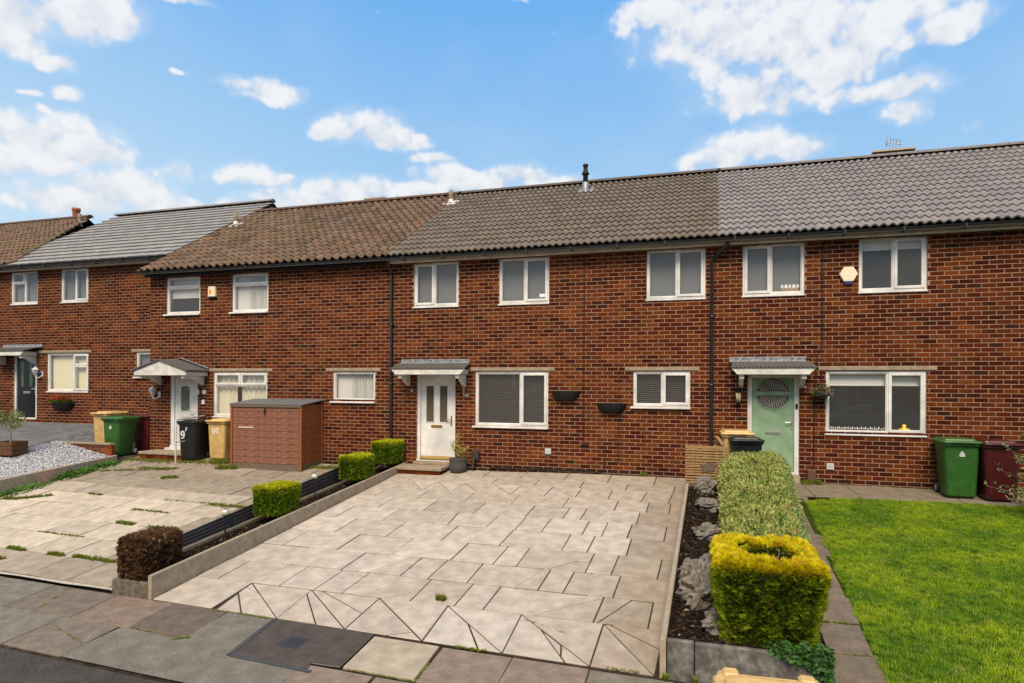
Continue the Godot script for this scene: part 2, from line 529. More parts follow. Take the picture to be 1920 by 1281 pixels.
func brick_mesh(c: Color, variant: int) -> ArrayMesh:
	var b := MB.new()
	b.col = c
	var r := RandomNumberGenerator.new()
	r.seed = 50 + variant
	var h := Vector3(0.109, 0.0335, 0.02)
	var ch := 0.0035
	var front := []
	var rim := []
	for k in [[-1, -1], [1, -1], [1, 1], [-1, 1]]:
		var j := Vector3(r.randf_range(-0.0015, 0.0015), r.randf_range(-0.0015, 0.0015), r.randf_range(-0.0012, 0.0012))
		front.append(Vector3(k[0] * (h.x - ch), k[1] * (h.y - ch), h.z) + j)
		rim.append(Vector3(k[0] * h.x, k[1] * h.y, h.z - ch) + j)
	b.quad(front[0], front[1], front[2], front[3])
	for k in 4:
		var l := (k + 1) % 4
		b.quad(rim[k], rim[l], front[l], front[k])
		b.quad(Vector3(rim[k].x, rim[k].y, -h.z), Vector3(rim[l].x, rim[l].y, -h.z), rim[l], rim[k])
	return b.mesh()


func tile_mesh(kind: String, c: Color) -> ArrayMesh:
	var b := MB.new()
	b.col = c
	var s: Dictionary = TILES[kind]
	var w: float = s.w
	var g: float = s.g
	var n: int = s.seg
	var top := []
	var low := []
	for i in n + 1:
		var t := float(i) / n
		var h := 0.0
		if kind == "double":
			h = 0.021 * (1.0 - cos(t * 2.0 * TAU)) * 0.5 * 1.7
			h = pow(h / 0.0357, 0.85) * 0.044
		elif kind == "pan":
			h = 0.058 * sin(PI * (t - 0.42) / 0.58) if t > 0.42 else -0.004 * sin(PI * t / 0.42)
		else:
			h = 0.004 if absf(t - 0.5) < 0.45 else -0.004
		top.append(Vector3((t - 0.5) * w, h - 0.004, -0.06))
		low.append(Vector3((t - 0.5) * w, h + s.lip, g))
	b.smooth(kind != "flat")
	for i in n:
		b.quad(low[i], low[i + 1], top[i + 1], top[i])
	b.smooth(false)
	for i in n:
		var d := Vector3(0, -s.lip * 0.92, -0.004)
		b.quad(low[i] + d, low[i + 1] + d, low[i + 1], low[i])
	var e := Vector3(0, -0.03, 0)
	b.quad(top[0] + e, low[0] + e, low[0], top[0])
	b.quad(low[n] + e, top[n] + e, top[n], low[n])
	return b.mesh()


const TILES := {
	"double": {"w": 0.292, "g": 0.3433, "lip": 0.034, "seg": 12, "rows": 15},
	"lilac": {"w": 0.292, "g": 0.3433, "lip": 0.034, "seg": 12, "rows": 15},
	"pan": {"w": 0.212, "g": 0.3218, "lip": 0.034, "seg": 10, "rows": 16},
	"flat": {"w": 0.33, "g": 0.3433, "lip": 0.042, "seg": 4, "rows": 15},
}
const TILE_TONES := {
	"double": [[0.271, 0.224, 0.182], [0.248, 0.206, 0.172], [0.294, 0.242, 0.194], [0.260, 0.209, 0.158], [0.283, 0.236, 0.204]],
	"lilac": [[0.416, 0.378, 0.372], [0.397, 0.363, 0.359], [0.435, 0.393, 0.378], [0.422, 0.388, 0.359], [0.384, 0.353, 0.353]],
	"pan": [[0.307, 0.198, 0.134], [0.262, 0.169, 0.118], [0.339, 0.211, 0.134], [0.256, 0.192, 0.109], [0.326, 0.230, 0.166], [0.211, 0.147, 0.102]],
	"flat": [[0.482, 0.470, 0.459], [0.459, 0.448, 0.442], [0.505, 0.494, 0.470], [0.470, 0.448, 0.436]],
}


func spread_pieces(called: String, items: Array, meshes: Array, tones: Array, white: Mesh, m: Material, parent: Node, most := 300):
	# items: [Transform3D, tone number, colour factor, order]; the nearest ones become parts of their own, the others one part
	items.sort_custom(func(a, b): return a[3] < b[3])
	var xf := []
	var cols := []
	var off := -acc(parent)
	for i in items.size():
		var it: Array = items[i]
		if i < most and it[3] < 1000.0:
			var o := MeshInstance3D.new()
			o.name = called
			o.mesh = meshes[it[1]]
			o.material_override = m
			o.transform = Transform3D(it[0].basis, it[0].origin + off)
			parent.add_child(o, true)
		else:
			xf.append(it[0])
			cols.append(shade(tones[it[1]], it[2]))
	if xf.size():
		many(called + "work" if called == "brick" else "more_" + called + "s", white, m, xf, cols, parent)


var brick_white: ArrayMesh
var brick_set := []
var tile_sets := {}


func order_of(p: Vector3) -> float:
	# nearest first; what lies beyond the frame's edges comes last
	var d := p - EYE
	var n := -d.z
	var t := d.x / maxf(n, 0.1)
	var away := 1000.0 if t < -1.46 or t > 0.392 else 0.0
	return d.length() + away


func make_bricks(wall: Node, x0: float, x1: float, y0: float, y1: float, zf: float, holes: Array, sd: int, most := 300, plinth := 0.0):
	if brick_white == null:
		brick_white = brick_mesh(Color.WHITE, 0)
		for i in BRICKS.size():
			brick_set.append(brick_mesh(shade(BRICKS[i], 1.0), i))
	var r := RandomNumberGenerator.new()
	r.seed = sd
	var items := []
	var k0 := int(floor((y0 - ROW0) / COURSE))
	var k1 := int(ceil((y1 - ROW0) / COURSE))
	for k in range(k0, k1):
		var ya := ROW0 + k * COURSE + 0.005
		var yc := ya + 0.0352
		if yc + 0.04 > y1 + 0.03:
			continue
		var i0 := int(floor(x0 / PITCH)) - 1
		var i1 := int(ceil(x1 / PITCH)) + 1
		var slip := 0.5 * (posmod(k, 2)) + r.randf_range(-0.02, 0.02)
		for i in range(i0, i1):
			var segs := [[maxf((i + slip) * PITCH + 0.0065, x0 + 0.004), minf((i + slip + 1.0) * PITCH - 0.0065, x1 - 0.004)]]
			for h in holes:
				if yc < h[2] + 0.01 or yc > h[3] - 0.01:
					continue
				var out := []
				for s in segs:
					if s[1] < h[0] or s[0] > h[1]:
						out.append(s)
					else:
						if s[0] < h[0]:
							out.append([s[0], h[0] - 0.004])
						if s[1] > h[1]:
							out.append([h[1] + 0.004, s[1]])
				segs = out
			for s in segs:
				var len: float = s[1] - s[0]
				if len < 0.03:
					continue
				var p := Vector3((s[0] + s[1]) * 0.5, yc, zf - 0.019 + r.randf_range(-0.0015, 0.0015))
				var patch := nz.get_noise_3d(p.x * 1.1, p.y * 2.2, zf)
				var tone: int = BRICK_PICK[r.randi() % BRICK_PICK.size()]
				if patch > 0.22 and r.randf() < 0.5:
					tone = 6 if r.randf() < 0.5 else 2
				elif patch < -0.25 and r.randf() < 0.5:
					tone = 3
				if p.y < plinth + 0.09:
					tone = 8 if r.randf() < 0.75 else 3
				var B := Basis(Vector3(0, 0, 1), r.randf_range(-0.004, 0.004)) * Basis.from_scale(Vector3(len / 0.218, 1.0, 1.0))
				items.append([Transform3D(B, p), tone, r.randf_range(0.82, 1.15) * (1.0 + 0.25 * patch), order_of(p)])
	spread_pieces("brick", items, brick_set, BRICKS, brick_white, M["brick"], wall, most)


func wall_sheet(b: MB, x0: float, x1: float, y0: float, y1: float, zf: float, zb: float, holes: Array):
	var xs := [x0, x1]
	var ys := [y0, y1]
	for h in holes:
		for v in [h[0], h[1]]:
			if v > x0 and v < x1 and not xs.has(v):
				xs.append(v)
		for v in [h[2], h[3]]:
			if v > y0 and v < y1 and not ys.has(v):
				ys.append(v)
	xs.sort()
	ys.sort()
	for i in xs.size() - 1:
		for j in ys.size() - 1:
			var c := Vector2((xs[i] + xs[i + 1]) * 0.5, (ys[j] + ys[j + 1]) * 0.5)
			var open := false
			for h in holes:
				if c.x > h[0] and c.x < h[1] and c.y > h[2] and c.y < h[3]:
					open = true
			if open:
				continue
			b.quad(Vector3(xs[i], ys[j], zf), Vector3(xs[i + 1], ys[j], zf), Vector3(xs[i + 1], ys[j + 1], zf), Vector3(xs[i], ys[j + 1], zf))
			b.quad(Vector3(xs[i + 1], ys[j], zb), Vector3(xs[i], ys[j], zb), Vector3(xs[i], ys[j + 1], zb), Vector3(xs[i + 1], ys[j + 1], zb))
	for h in holes:
		var p := [Vector3(h[0], h[2], 0), Vector3(h[1], h[2], 0), Vector3(h[1], h[3], 0), Vector3(h[0], h[3], 0)]
		var m := Vector3((h[0] + h[1]) * 0.5, (h[2] + h[3]) * 0.5, 0)
		for k in 4:
			var a: Vector3 = p[k]
			var e: Vector3 = p[(k + 1) % 4]
			b.quado(a + Vector3(0, 0, zf), e + Vector3(0, 0, zf), e + Vector3(0, 0, zb), a + Vector3(0, 0, zb), m - (a + e) * 0.5)


func make_window(house: Node, x0: float, x1: float, y0: float, y1: float, zf: float, kind: String, blind_or_reflection := "", sill := "plain", drop := 1.0):
	var win := group_part("window", house)
	var fr := MB.new()
	var gl := MB.new()
	var zo := zf - 0.03
	var d := 0.06
	var t := 0.05
	var zc := zo - d * 0.5
	var w := x1 - x0
	var h := y1 - y0
	fr.span(Vector3(x0, y0, zo - d), Vector3(x0 + t, y1, zo), 0.006)
	fr.span(Vector3(x1 - t, y0, zo - d), Vector3(x1, y1, zo), 0.006)
	fr.span(Vector3(x0 + t, y0, zo - d), Vector3(x1 - t, y0 + t + 0.01, zo - 0.001), 0.006)
	fr.span(Vector3(x0 + t, y1 - t, zo - d), Vector3(x1 - t, y1, zo - 0.001), 0.006)
	var lights := []
	var split := x0 + w * 0.52
	if kind == "sash_left":
		split = x0 + w * 0.46
		lights = [[x0 + t, split - t * 0.4, y0 + t, y1 - t, true], [split + t * 0.4, x1 - t, y0 + t, y1 - t, false]]
	elif kind == "sash_right":
		lights = [[x0 + t, split - t * 0.4, y0 + t, y1 - t, false], [split + t * 0.4, x1 - t, y0 + t, y1 - t, true]]
	elif kind == "wide":
		split = x0 + w * 0.63
		lights = [[x0 + t, split - t * 0.4, y0 + t, y1 - t, false], [split + t * 0.4, x1 - t, y0 + t, y1 - t, true]]
	elif kind == "wide_stack":
		split = x0 + w * 0.63
		var m := y1 - h * 0.32
		lights = [[x0 + t, split - t * 0.4, y0 + t, y1 - t, false], [split + t * 0.4, x1 - t, y0 + t, m - 0.015, true], [split + t * 0.4, x1 - t, m + 0.015, y1 - t, true]]
		fr.span(Vector3(split + t * 0.4, m - 0.015, zo - d), Vector3(x1 - t, m + 0.015, zo - 0.004))
	elif kind == "stack_left":
		split = x0 + w * 0.5
		var m := y1 - h * 0.37
		lights = [[x0 + t, split - t * 0.4, y0 + t, m - 0.015, false], [x0 + t, split - t * 0.4, m + 0.015, y1 - t, true], [split + t * 0.4, x1 - t, y0 + t, y1 - t, false]]
		fr.span(Vector3(x0 + t, m - 0.015, zo - d), Vector3(split - t * 0.4, m + 0.015, zo - 0.004))
	elif kind == "transom":
		split = -1e6
		var m := y1 - h * 0.31
		lights = [[x0 + t, x1 - t, y0 + t, m - 0.02, false], [x0 + t, x1 - t, m + 0.02, y1 - t, true]]
		fr.span(Vector3(x0 + t, m - 0.02, zo - d), Vector3(x1 - t, m + 0.02, zo - 0.004), 0.004)
	elif kind == "two_tops":
		split = -1e6
		var m := y1 - h * 0.30
		var s := x0 + w * 0.5
		lights = [[x0 + t, x1 - t, y0 + t, m - 0.02, false], [x0 + t, s - 0.02, m + 0.02, y1 - t, true], [s + 0.02, x1 - t, m + 0.02, y1 - t, true]]
		fr.span(Vector3(x0 + t, m - 0.02, zo - d), Vector3(x1 - t, m + 0.02, zo - 0.004), 0.004)
		fr.span(Vector3(s - 0.02, m + 0.02, zo - d), Vector3(s + 0.02, y1 - t, zo - 0.005))
	else:
		split = -1e6
		lights = [[x0 + t, x1 - t, y0 + t, y1 - t, false]]
	if split > -1e5:
		fr.span(Vector3(split - t * 0.4, y0 + t, zo - d), Vector3(split + t * 0.4, y1 - t, zo - 0.003), 0.004)
	for l in lights:
		var a: float = l[0]
		var b: float = l[1]
		var c: float = l[2]
		var e: float = l[3]
		var zs := zo - 0.012
		var k := 0.016
		if l[4]:
			k = 0.052
			zs = zo + 0.016
			a -= 0.012; b += 0.012; c -= 0.012; e += 0.012
		fr.span(Vector3(a, c, zs - 0.05), Vector3(a + k, e, zs), 0.006)
		fr.span(Vector3(b - k, c, zs - 0.05), Vector3(b, e, zs), 0.006)
		fr.span(Vector3(a + k, c, zs - 0.05), Vector3(b - k, c + k, zs - 0.001), 0.006)
		fr.span(Vector3(a + k, e - k, zs - 0.05), Vector3(b - k, e, zs - 0.001), 0.006)
		for zp in [zs - 0.02]:
			gl.quad(Vector3(a + k, c + k, zp), Vector3(b - k, c + k, zp), Vector3(b - k, e - k, zp), Vector3(a + k, e - k, zp))
	if sill == "plain":
		fr.span(Vector3(x0 - 0.02, y0 - 0.035, zo - 0.03), Vector3(x1 + 0.01, y0 - 0.002, zo + 0.055), 0.006)
	elif sill == "deep":
		fr.span(Vector3(x0 - 0.05, y0 - 0.045, zo - 0.03), Vector3(x1 + 0.012, y0 - 0.002, zo + 0.10), 0.008)
	part("frame", fr, M["upvc"], win, true)
	part("pane", gl, M["glass"], win, true)
	if blind_or_reflection:
		var bl := MB.new()
		var zb := zf - 0.15
		var bm: String = blind_or_reflection
		if blind_or_reflection == "vertical":
			bm = "blind_white"
			var x := x0 + 0.03
			var i := 0
			while x < x1 - 0.05:
				var tilt := (0.25 if x < x0 + w * 0.36 else 0.9) + 0.12 * sin(i * 2.3)
				bl.box(Vector3(x + 0.04, (y0 + y1) * 0.5, zb), Vector3(0.088, h, 0.003), 0.0, Basis(Vector3.UP, tilt))
				x += 0.08
				i += 1
		elif blind_or_reflection == "curtains":
			bm = "curtain"
			for side in [[x0, x0 + w * 0.40], [x0 + w * 0.47, x1]]:
				var n := int((side[1] - side[0]) / 0.045)
				for i in n:
					var xa: float = lerpf(side[0], side[1], float(i) / n)
					var xb: float = lerpf(side[0], side[1], float(i + 1) / n)
					var za := zb + 0.03 * sin(i * 1.9)
					var zz := zb + 0.03 * sin((i + 1) * 1.9)
					bl.quad(Vector3(xa, y0, za), Vector3(xb, y0, zz), Vector3(xb, y1, zz), Vector3(xa, y1, za))
		elif blind_or_reflection == "slats":
			bm = "blind_dark"
			var y := y0 + 0.06
			while y < y1 - 0.03:
				bl.box(Vector3((x0 + x1) * 0.5, y, zb), Vector3(w - 0.06, 0.003, 0.05), 0.0, Basis(Vector3.RIGHT, 0.75))
				y += 0.042
		else:
			bl.span(Vector3(x0 + 0.01, y1 - h * drop, zb - 0.004), Vector3(x1 - 0.01, y1 - 0.01, zb))
			bl.span(Vector3(x0 + 0.01, y1 - h * drop - 0.02, zb - 0.01), Vector3(x1 - 0.01, y1 - h * drop, zb + 0.008))
		part("blind_or_reflection", bl, M[bm], win, true)
	return win


func roof_point(x: float, s: float, lift: float, zf: float, dy: float) -> Vector3:
	# s metres up the slope from the eaves
	var d := Vector2(RIDGE.x - EAVE.x, RIDGE.y - EAVE.y).normalized()
	return Vector3(x, EAVE.y + dy + d.y * s - d.x * lift, EAVE.x + zf + d.x * s + d.y * lift)


func make_roof(house: Node, x0: float, x1: float, zf: float, dy: float, kind: String, sd: int, slant := 0.0, lift := 0.0):
	var d := Vector2(RIDGE.x - EAVE.x, RIDGE.y - EAVE.y)
	var len := d.length()
	d = d.normalized()
	var s: Dictionary = TILES[kind]
	var shape := "double" if kind == "lilac" else kind
	var tones: Array = TILE_TONES[kind]
	if not tile_sets.has(kind):
		var set_ := []
		for c in tones:
			set_.append(tile_mesh(shape, shade(c, 1.0)))
		tile_sets[kind] = [set_, tile_mesh(shape, Color.WHITE)]
	# the boarding under the tiles and the slope at the back
	var b := MB.new()
	var a0 := roof_point(x0, 0.02, -0.035 + lift, zf, dy)
	var a1 := roof_point(x0 + minf(slant, 0.0), len, -0.035 + lift, zf, dy)
	var e0 := roof_point(x1, 0.02, -0.035 + lift, zf, dy)
	var e1 := roof_point(x1 + slant, len, -0.035 + lift, zf, dy)
	b.quad(a0, e0, e1, a1)
	var under := Vector3(0, -0.06, 0)
	b.quad(e0 + under, a0 + under, a1 + under, e1 + under)
	b.quad(a0 + under, e0 + under, e0, a0)
	var back := Vector3(0, a0.y - a1.y, -(a0.z - a1.z))
	b.quad(e1, e1 + back, a1 + back, a1)
	b.quad(a1 + under, a1 + back + under, e1 + back + under, e1 + under)
	var roof := part("roof", b, M["batten"], house, true)
	var r := RandomNumberGenerator.new()
	r.seed = sd
	var items := []
	var B := Basis(Vector3.RIGHT, Vector3(0, -d.x, d.y), Vector3(0, -d.y, -d.x))
	var rows: int = s.rows
	var g: float = len / rows
	for k in rows:
		var xr := x1 + slant * (k + 0.5) / rows
		var n := int(round((xr - x0) / s.w))
		var tw: float = (xr - x0) / n
		for i in n:
			var x: float = xr - (i + 0.5) * tw
			var jig := 0.0015 if kind != "pan" else 0.006
			var p := roof_point(x, (k + 1) * g, lift + r.randf_range(-jig, jig) * 0.5, zf, dy)
			var tone := r.randi() % tones.size()
			var age := 1.0 + 0.22 * nz.get_noise_3d(x * 0.7, k * 0.5, 9.0)
			if kind == "pan":
				age *= r.randf_range(0.85, 1.12)
			var TB := B * Basis(Vector3.UP, r.randf_range(-jig, jig) * 3.0) * Basis.from_scale(Vector3(tw / s.w, 1.0, 1.0))
			items.append([Transform3D(TB, p), tone, age * r.randf_range(0.94, 1.05), order_of(p)])
	spread_pieces("tile", items, tile_sets[kind][0], tones, tile_sets[kind][1], M["tile"], roof)
	# ridge tiles
	var rt := MB.new()
	rt.col = shade(tones[1], 0.85)
	var L := 0.45
	for k in 8:
		var q0 := PI * k / 8.0
		var q1 := PI * (k + 1) / 8.0
		var u := Vector3(0, sin(q0) * 0.085, cos(q0) * 0.12)
		var v := Vector3(0, sin(q1) * 0.085, cos(q1) * 0.12)
		var e := Vector3(L * 0.5 - 0.004, 0, 0)
		rt.quado(u - e, u + e, v + e, v - e, u + v + Vector3(0, 0.001, 0))
		rt.trio(u - e, v - e, -e, Vector3.LEFT)
		rt.trio(u + e, v + e, e, Vector3.RIGHT)
	var rm := rt.mesh()
	var rp := roof_point(0, len, lift + 0.03, zf, dy)
	var x := x0 + minf(slant, 0.0) + L * 0.5
	while x < x1 + slant:
		var o := part("ridge_tile", rm, M["tile"], roof)
		o.position = Vector3(x, rp.y, rp.z) - acc(roof)
		x += L
	return roof


# a terraced house. o: door hole, windows, extras; x offset of the common plan in o.ox
func make_house(label: String, x0: float, x1: float, zf: float, dy: float, roof_kind: String, holes: Array, o := {}) -> Node3D:
	var gy := ground((x0 + x1) * 0.5, 0.0) + dy
	var house := thing("terraced_house", label, "house", Vector3((x0 + x1) * 0.5, gy, zf), 0.0, "brick houses of the terrace")
	var top := 4.62 + dy
	var bot := -0.32
	var w := MB.new()
	wall_sheet(w, x0, x1, bot, top + 0.03, zf - 0.004, zf - 0.24, holes)
	var wall := part("wall", w, M["mortar"], house, true)
	var skip := holes.duplicate()
	for l in o.get("lintels", []):
		skip.append([l[0], l[1], l[2] - 0.004, l[3] + 0.004])
	make_bricks(wall, x0, x1, bot, top + 0.06, zf, skip, o.get("seed", 1), o.get("most", 300), gy)
	# inside: party walls, back wall, floors
	var s := MB.new()
	var zb := zf - 8.2
	s.span(Vector3(x0 + 0.003, bot, zb), Vector3(x0 + 0.1, top, zf - 0.245))
	s.span(Vector3(x1 - 0.1, bot, zb), Vector3(x1 - 0.003, top, zf - 0.245))
	s.span(Vector3(x0 + 0.1, bot, zb), Vector3(x1 - 0.1, top, zb + 0.2))
	for y in [bot + 0.3 + dy, 2.40 + dy, 4.60 + dy]:
		s.span(Vector3(x0 + 0.1, y, zb + 0.2), Vector3(x1 - 0.1, y + 0.12, zf - 0.245))
	s.span(Vector3(x0 + 0.1, bot, zf - 4.2), Vector3(x1 - 0.1, top - 0.05, zf - 4.1))
	part("inner_walls", s, M["room"], house, true)
	for x in [x0 + 0.003, x1 - 0.003]:
		var gb := MB.new()
		var d := 0.1 if x < (x0 + x1) * 0.5 else -0.1
		var p := PackedVector2Array([Vector2(-zf, top), Vector2(-zb, top), Vector2(-(zf + RIDGE.x), RIDGE.y + dy - 0.1)])
		gb.prism(p, minf(x, x + d), maxf(x, x + d), Basis(Vector3(0, 0, -1), Vector3.UP, Vector3.RIGHT))
		part("gable", gb, M["mortar"], house, true)
	make_roof(house, o.get("rx0", x0), o.get("rx1", x1), zf, dy, roof_kind, o.get("seed", 1) + 70, o.get("slant", 0.0), o.get("lift", 0.0))
	for l in o.get("lintels", []):
		var b := MB.new()
		b.span(Vector3(l[0], l[2], zf - 0.12), Vector3(l[1], l[3], zf + 0.012), 0.006)
		part("lintel", b, M["stone"], house, true)
	# eaves
	var dark: bool = o.get("dark_eaves", false)
	var f := MB.new()
	f.span(Vector3(x0 + 0.002, 4.575 + dy, zf + 0.17), Vector3(x1 - 0.002, 4.70 + dy, zf + 0.192))
	f.span(Vector3(x0 + 0.002, 4.60 + dy, zf + 0.001), Vector3(x1 - 0.002, 4.612 + dy, zf + 0.169))
	part("fascia", f, M["black_soft"] if dark else M["cream_paint"], house, true)
	var gt := MB.new()
	var ga := []
	for k in 9:
		var a := PI + PI * k / 8.0
		ga.append(Vector2(cos(a) * 0.058, sin(a) * 0.058))
	for k in 8:
		ga.append(Vector2(cos(-PI * k / 8.0) * 0.053, sin(-PI * k / 8.0) * 0.053))
	gt.prism(PackedVector2Array(ga), x0 + 0.02, x1 - 0.02, Basis(Vector3(0, 0, -1), Vector3.UP, Vector3.RIGHT), Vector3(0, 4.69 + dy, zf + 0.275))
	part("gutter", gt, M["black_plastic"], house, true)
	var bx := x0 + 0.4
	while bx < x1:
		var bk := MB.new()
		bk.span(Vector3(bx, 4.615 + dy, zf + 0.193), Vector3(bx + 0.035, 4.70 + dy, zf + 0.345))
		part("gutter_bracket", bk, M["black_plastic"], house, true)
		bx += 0.95
	return house


func downpipe(house: Node, pts: Array, r := 0.034):
	var b := MB.new()
	b.tube(pts, [r], 10)
	var p := part("downpipe", b, M["black_plastic"], house, true)
	var y: float = pts[-1].y + 0.5
	while y < pts[-2].y:
		var k := MB.new()
		k.lathe(Vector3(pts[-1].x, y, pts[-1].z), [Vector2(0, -0.03), Vector2(r + 0.009, -0.03), Vector2(r + 0.009, 0.03), Vector2(0, 0.03)], 10)
		k.span(Vector3(pts[-1].x - 0.06, y - 0.02, 0.001), Vector3(pts[-1].x + 0.06, y + 0.02, 0.012))
		part("pipe_clip", k, M["black_plastic"], p, true)
		y += 1.35


func make_canopy(house: Node, x0: float, x1: float, zf: float, dy: float, fx0: float, fx1: float, depth := 0.52):
	var can := group_part("door_canopy", house)
	var b := MB.new()
	var ya := 2.33 + dy
	var yb := 2.205 + dy
	var zo := zf + depth
	for k in 2:
		var t := 0.0 if k == 0 else -0.03
		var q := [Vector3(x0, yb + t, zo), Vector3(x1, yb + t, zo), Vector3(x1 - 0.06, ya + t, zf + 0.002), Vector3(x0 + 0.06, ya + t, zf + 0.002)]
		b.quado(q[0], q[1], q[2], q[3], Vector3.UP if k == 0 else Vector3.DOWN)
	b.quado(Vector3(x0, yb, zo), Vector3(x1, yb, zo), Vector3(x1, yb - 0.03, zo), Vector3(x0, yb - 0.03, zo), Vector3.BACK)
	b.quado(Vector3(x0, yb, zo), Vector3(x0, yb - 0.03, zo), Vector3(x0 + 0.06, ya - 0.03, zf + 0.002), Vector3(x0 + 0.06, ya, zf + 0.002), Vector3.LEFT)
	b.quado(Vector3(x1, yb, zo), Vector3(x1, yb - 0.03, zo), Vector3(x1 - 0.06, ya - 0.03, zf + 0.002), Vector3(x1 - 0.06, ya, zf + 0.002), Vector3.RIGHT)
	# the rolls of the felt along the front edge
	var x := x0 + 0.03
	while x < x1 - 0.02:
		b.tube([Vector3(x, yb - 0.004, zo + 0.012), Vector3(x, ya - 0.005, zf + 0.004)], [0.013], 6)
		x += 0.072
	part("canopy_roof", b, M["felt"], can, true)
	var l := MB.new()
	l.box(Vector3((fx0 + fx1) * 0.5, ya + 0.035, zf + 0.012), Vector3(fx1 - fx0, 0.09, 0.02), 0.004)
	l.box(Vector3((fx0 + fx1) * 0.5, ya - 0.005, zf + 0.06), Vector3(fx1 - fx0, 0.012, 0.11), 0.003, Basis(Vector3.RIGHT, 0.22))
	part("lead_flashing", l, M["lead"], can, true)
	var f := MB.new()
	var c := 0.10
	var poly := PackedVector2Array([Vector2(x0 + 0.01, yb - 0.032), Vector2(x0 + c + 0.02, yb - 0.145), Vector2(x1 - c - 0.02, yb - 0.145), Vector2(x1 - 0.01, yb - 0.032)])
	f.prism(poly, zo - 0.05, zo - 0.015)
	f.span(Vector3(x0 + 0.12, yb - 0.10, zf + 0.002), Vector3(x1 - 0.12, yb - 0.085, zo - 0.05))
	f.span(Vector3(x0 + 0.10, yb - 0.14, zf + 0.05), Vector3(x0 + 0.125, yb - 0.03, zo - 0.05))
	f.span(Vector3(x1 - 0.125, yb - 0.14, zf + 0.05), Vector3(x1 - 0.10, yb - 0.03, zo - 0.05))
	part("canopy_fascia", f, M["white_paint"], can, true)
	for e in [x0 + 0.16, x1 - 0.24]:
		var k := MB.new()
		var pr := PackedVector2Array([Vector2(-zf - 0.002, yb - 0.40), Vector2(-zf - 0.10, yb - 0.36), Vector2(-zf - 0.30, yb - 0.235), Vector2(-zo + 0.07, yb - 0.225), Vector2(-zo + 0.07, yb - 0.147), Vector2(-zf - 0.002, yb - 0.147)])
		k.prism(pr, e, e + 0.08, Basis(Vector3(0, 0, -1), Vector3.UP, Vector3.RIGHT))
		part("canopy_bracket", k, M["white_paint"], can, true)
	return can


# a front door in its frame; what fills the leaf is passed in as a function of its own
func door_frame(house: Node, x0: float, x1: float, y0: float, y1: float, zf: float, leaf: Material, t := 0.075) -> Array:
	var door := group_part("door", house)
	var fr := MB.new()
	fr.span(Vector3(x0, y0, zf - 0.11), Vector3(x0 + t, y1, zf - 0.02), 0.008)
	fr.span(Vector3(x1 - t, y0, zf - 0.11), Vector3(x1, y1, zf - 0.02), 0.008)
	fr.span(Vector3(x0 + t, y1 - t, zf - 0.11), Vector3(x1 - t, y1, zf - 0.021), 0.008)
	fr.span(Vector3(x0, y0 - 0.05, zf - 0.11), Vector3(x1, y0 - 0.001, zf + 0.02), 0.006)
	part("frame", fr, M["upvc"], door, true)
	var lf := MB.new()
	lf.span(Vector3(x0 + t + 0.004, y0 + 0.01, zf - 0.10), Vector3(x1 - t - 0.004, y1 - t - 0.004, zf - 0.056), 0.003)
	part("leaf", lf, leaf, door, true)
	return [door, x0 + t + 0.004, x1 - t - 0.004, y0 + 0.01, y1 - t - 0.004, zf - 0.056]


func moulding(b: MB, x0: float, x1: float, y0: float, y1: float, z: float, w := 0.02, p := 0.012):
	b.span(Vector3(x0, y0, z - 0.01), Vector3(x0 + w, y1, z + p), 0.005)
	b.span(Vector3(x1 - w, y0, z - 0.01), Vector3(x1, y1, z + p), 0.005)
	b.span(Vector3(x0 + w, y0, z - 0.01), Vector3(x1 - w, y0 + w, z + p - 0.001), 0.005)
	b.span(Vector3(x0 + w, y1 - w, z - 0.01), Vector3(x1 - w, y1, z + p - 0.001), 0.005)


func door_furniture(d: Array, hx: float, hy: float, m: Material, slot_y: float, side: float):
	var door: Node = d[0]
	var z: float = d[5]
	var h := MB.new()
	h.box(Vector3(hx, hy, z + 0.008), Vector3(0.035, 0.22, 0.014), 0.004)
	h.tube([Vector3(hx, hy + 0.03, z + 0.01), Vector3(hx, hy + 0.03, z + 0.055), Vector3(hx + side * 0.03, hy + 0.03, z + 0.06), Vector3(hx + side * 0.12, hy + 0.028, z + 0.055)], [0.010], 8)
	part("handle", h, m, door, true)
	var cx: float = (d[1] + d[2]) * 0.5
	var s := MB.new()
	s.box(Vector3(cx, slot_y, z + 0.006), Vector3(0.27, 0.065, 0.012), 0.004)
	s.box(Vector3(cx, slot_y + 0.004, z + 0.012), Vector3(0.22, 0.035, 0.012), 0.004)
	part("letter_plate", s, m, door, true)


func lettering(called: String, what: String, size: float, m: Material, parent: Node, at: Vector3, turn := Basis()) -> MeshInstance3D:
	var t := TextMesh.new()
	t.text = what
	var f := SystemFont.new()
	f.font_names = PackedStringArray(["Droid Sans"])
	f.font_weight = 700
	t.font = f
	t.font_size = 64
	t.pixel_size = size / 64.0
	t.depth = 0.004
	var o := MeshInstance3D.new()
	o.name = called
	o.mesh = t
	o.material_override = m
	o.transform = Transform3D(turn, at)
	parent.add_child(o, true)
	return o


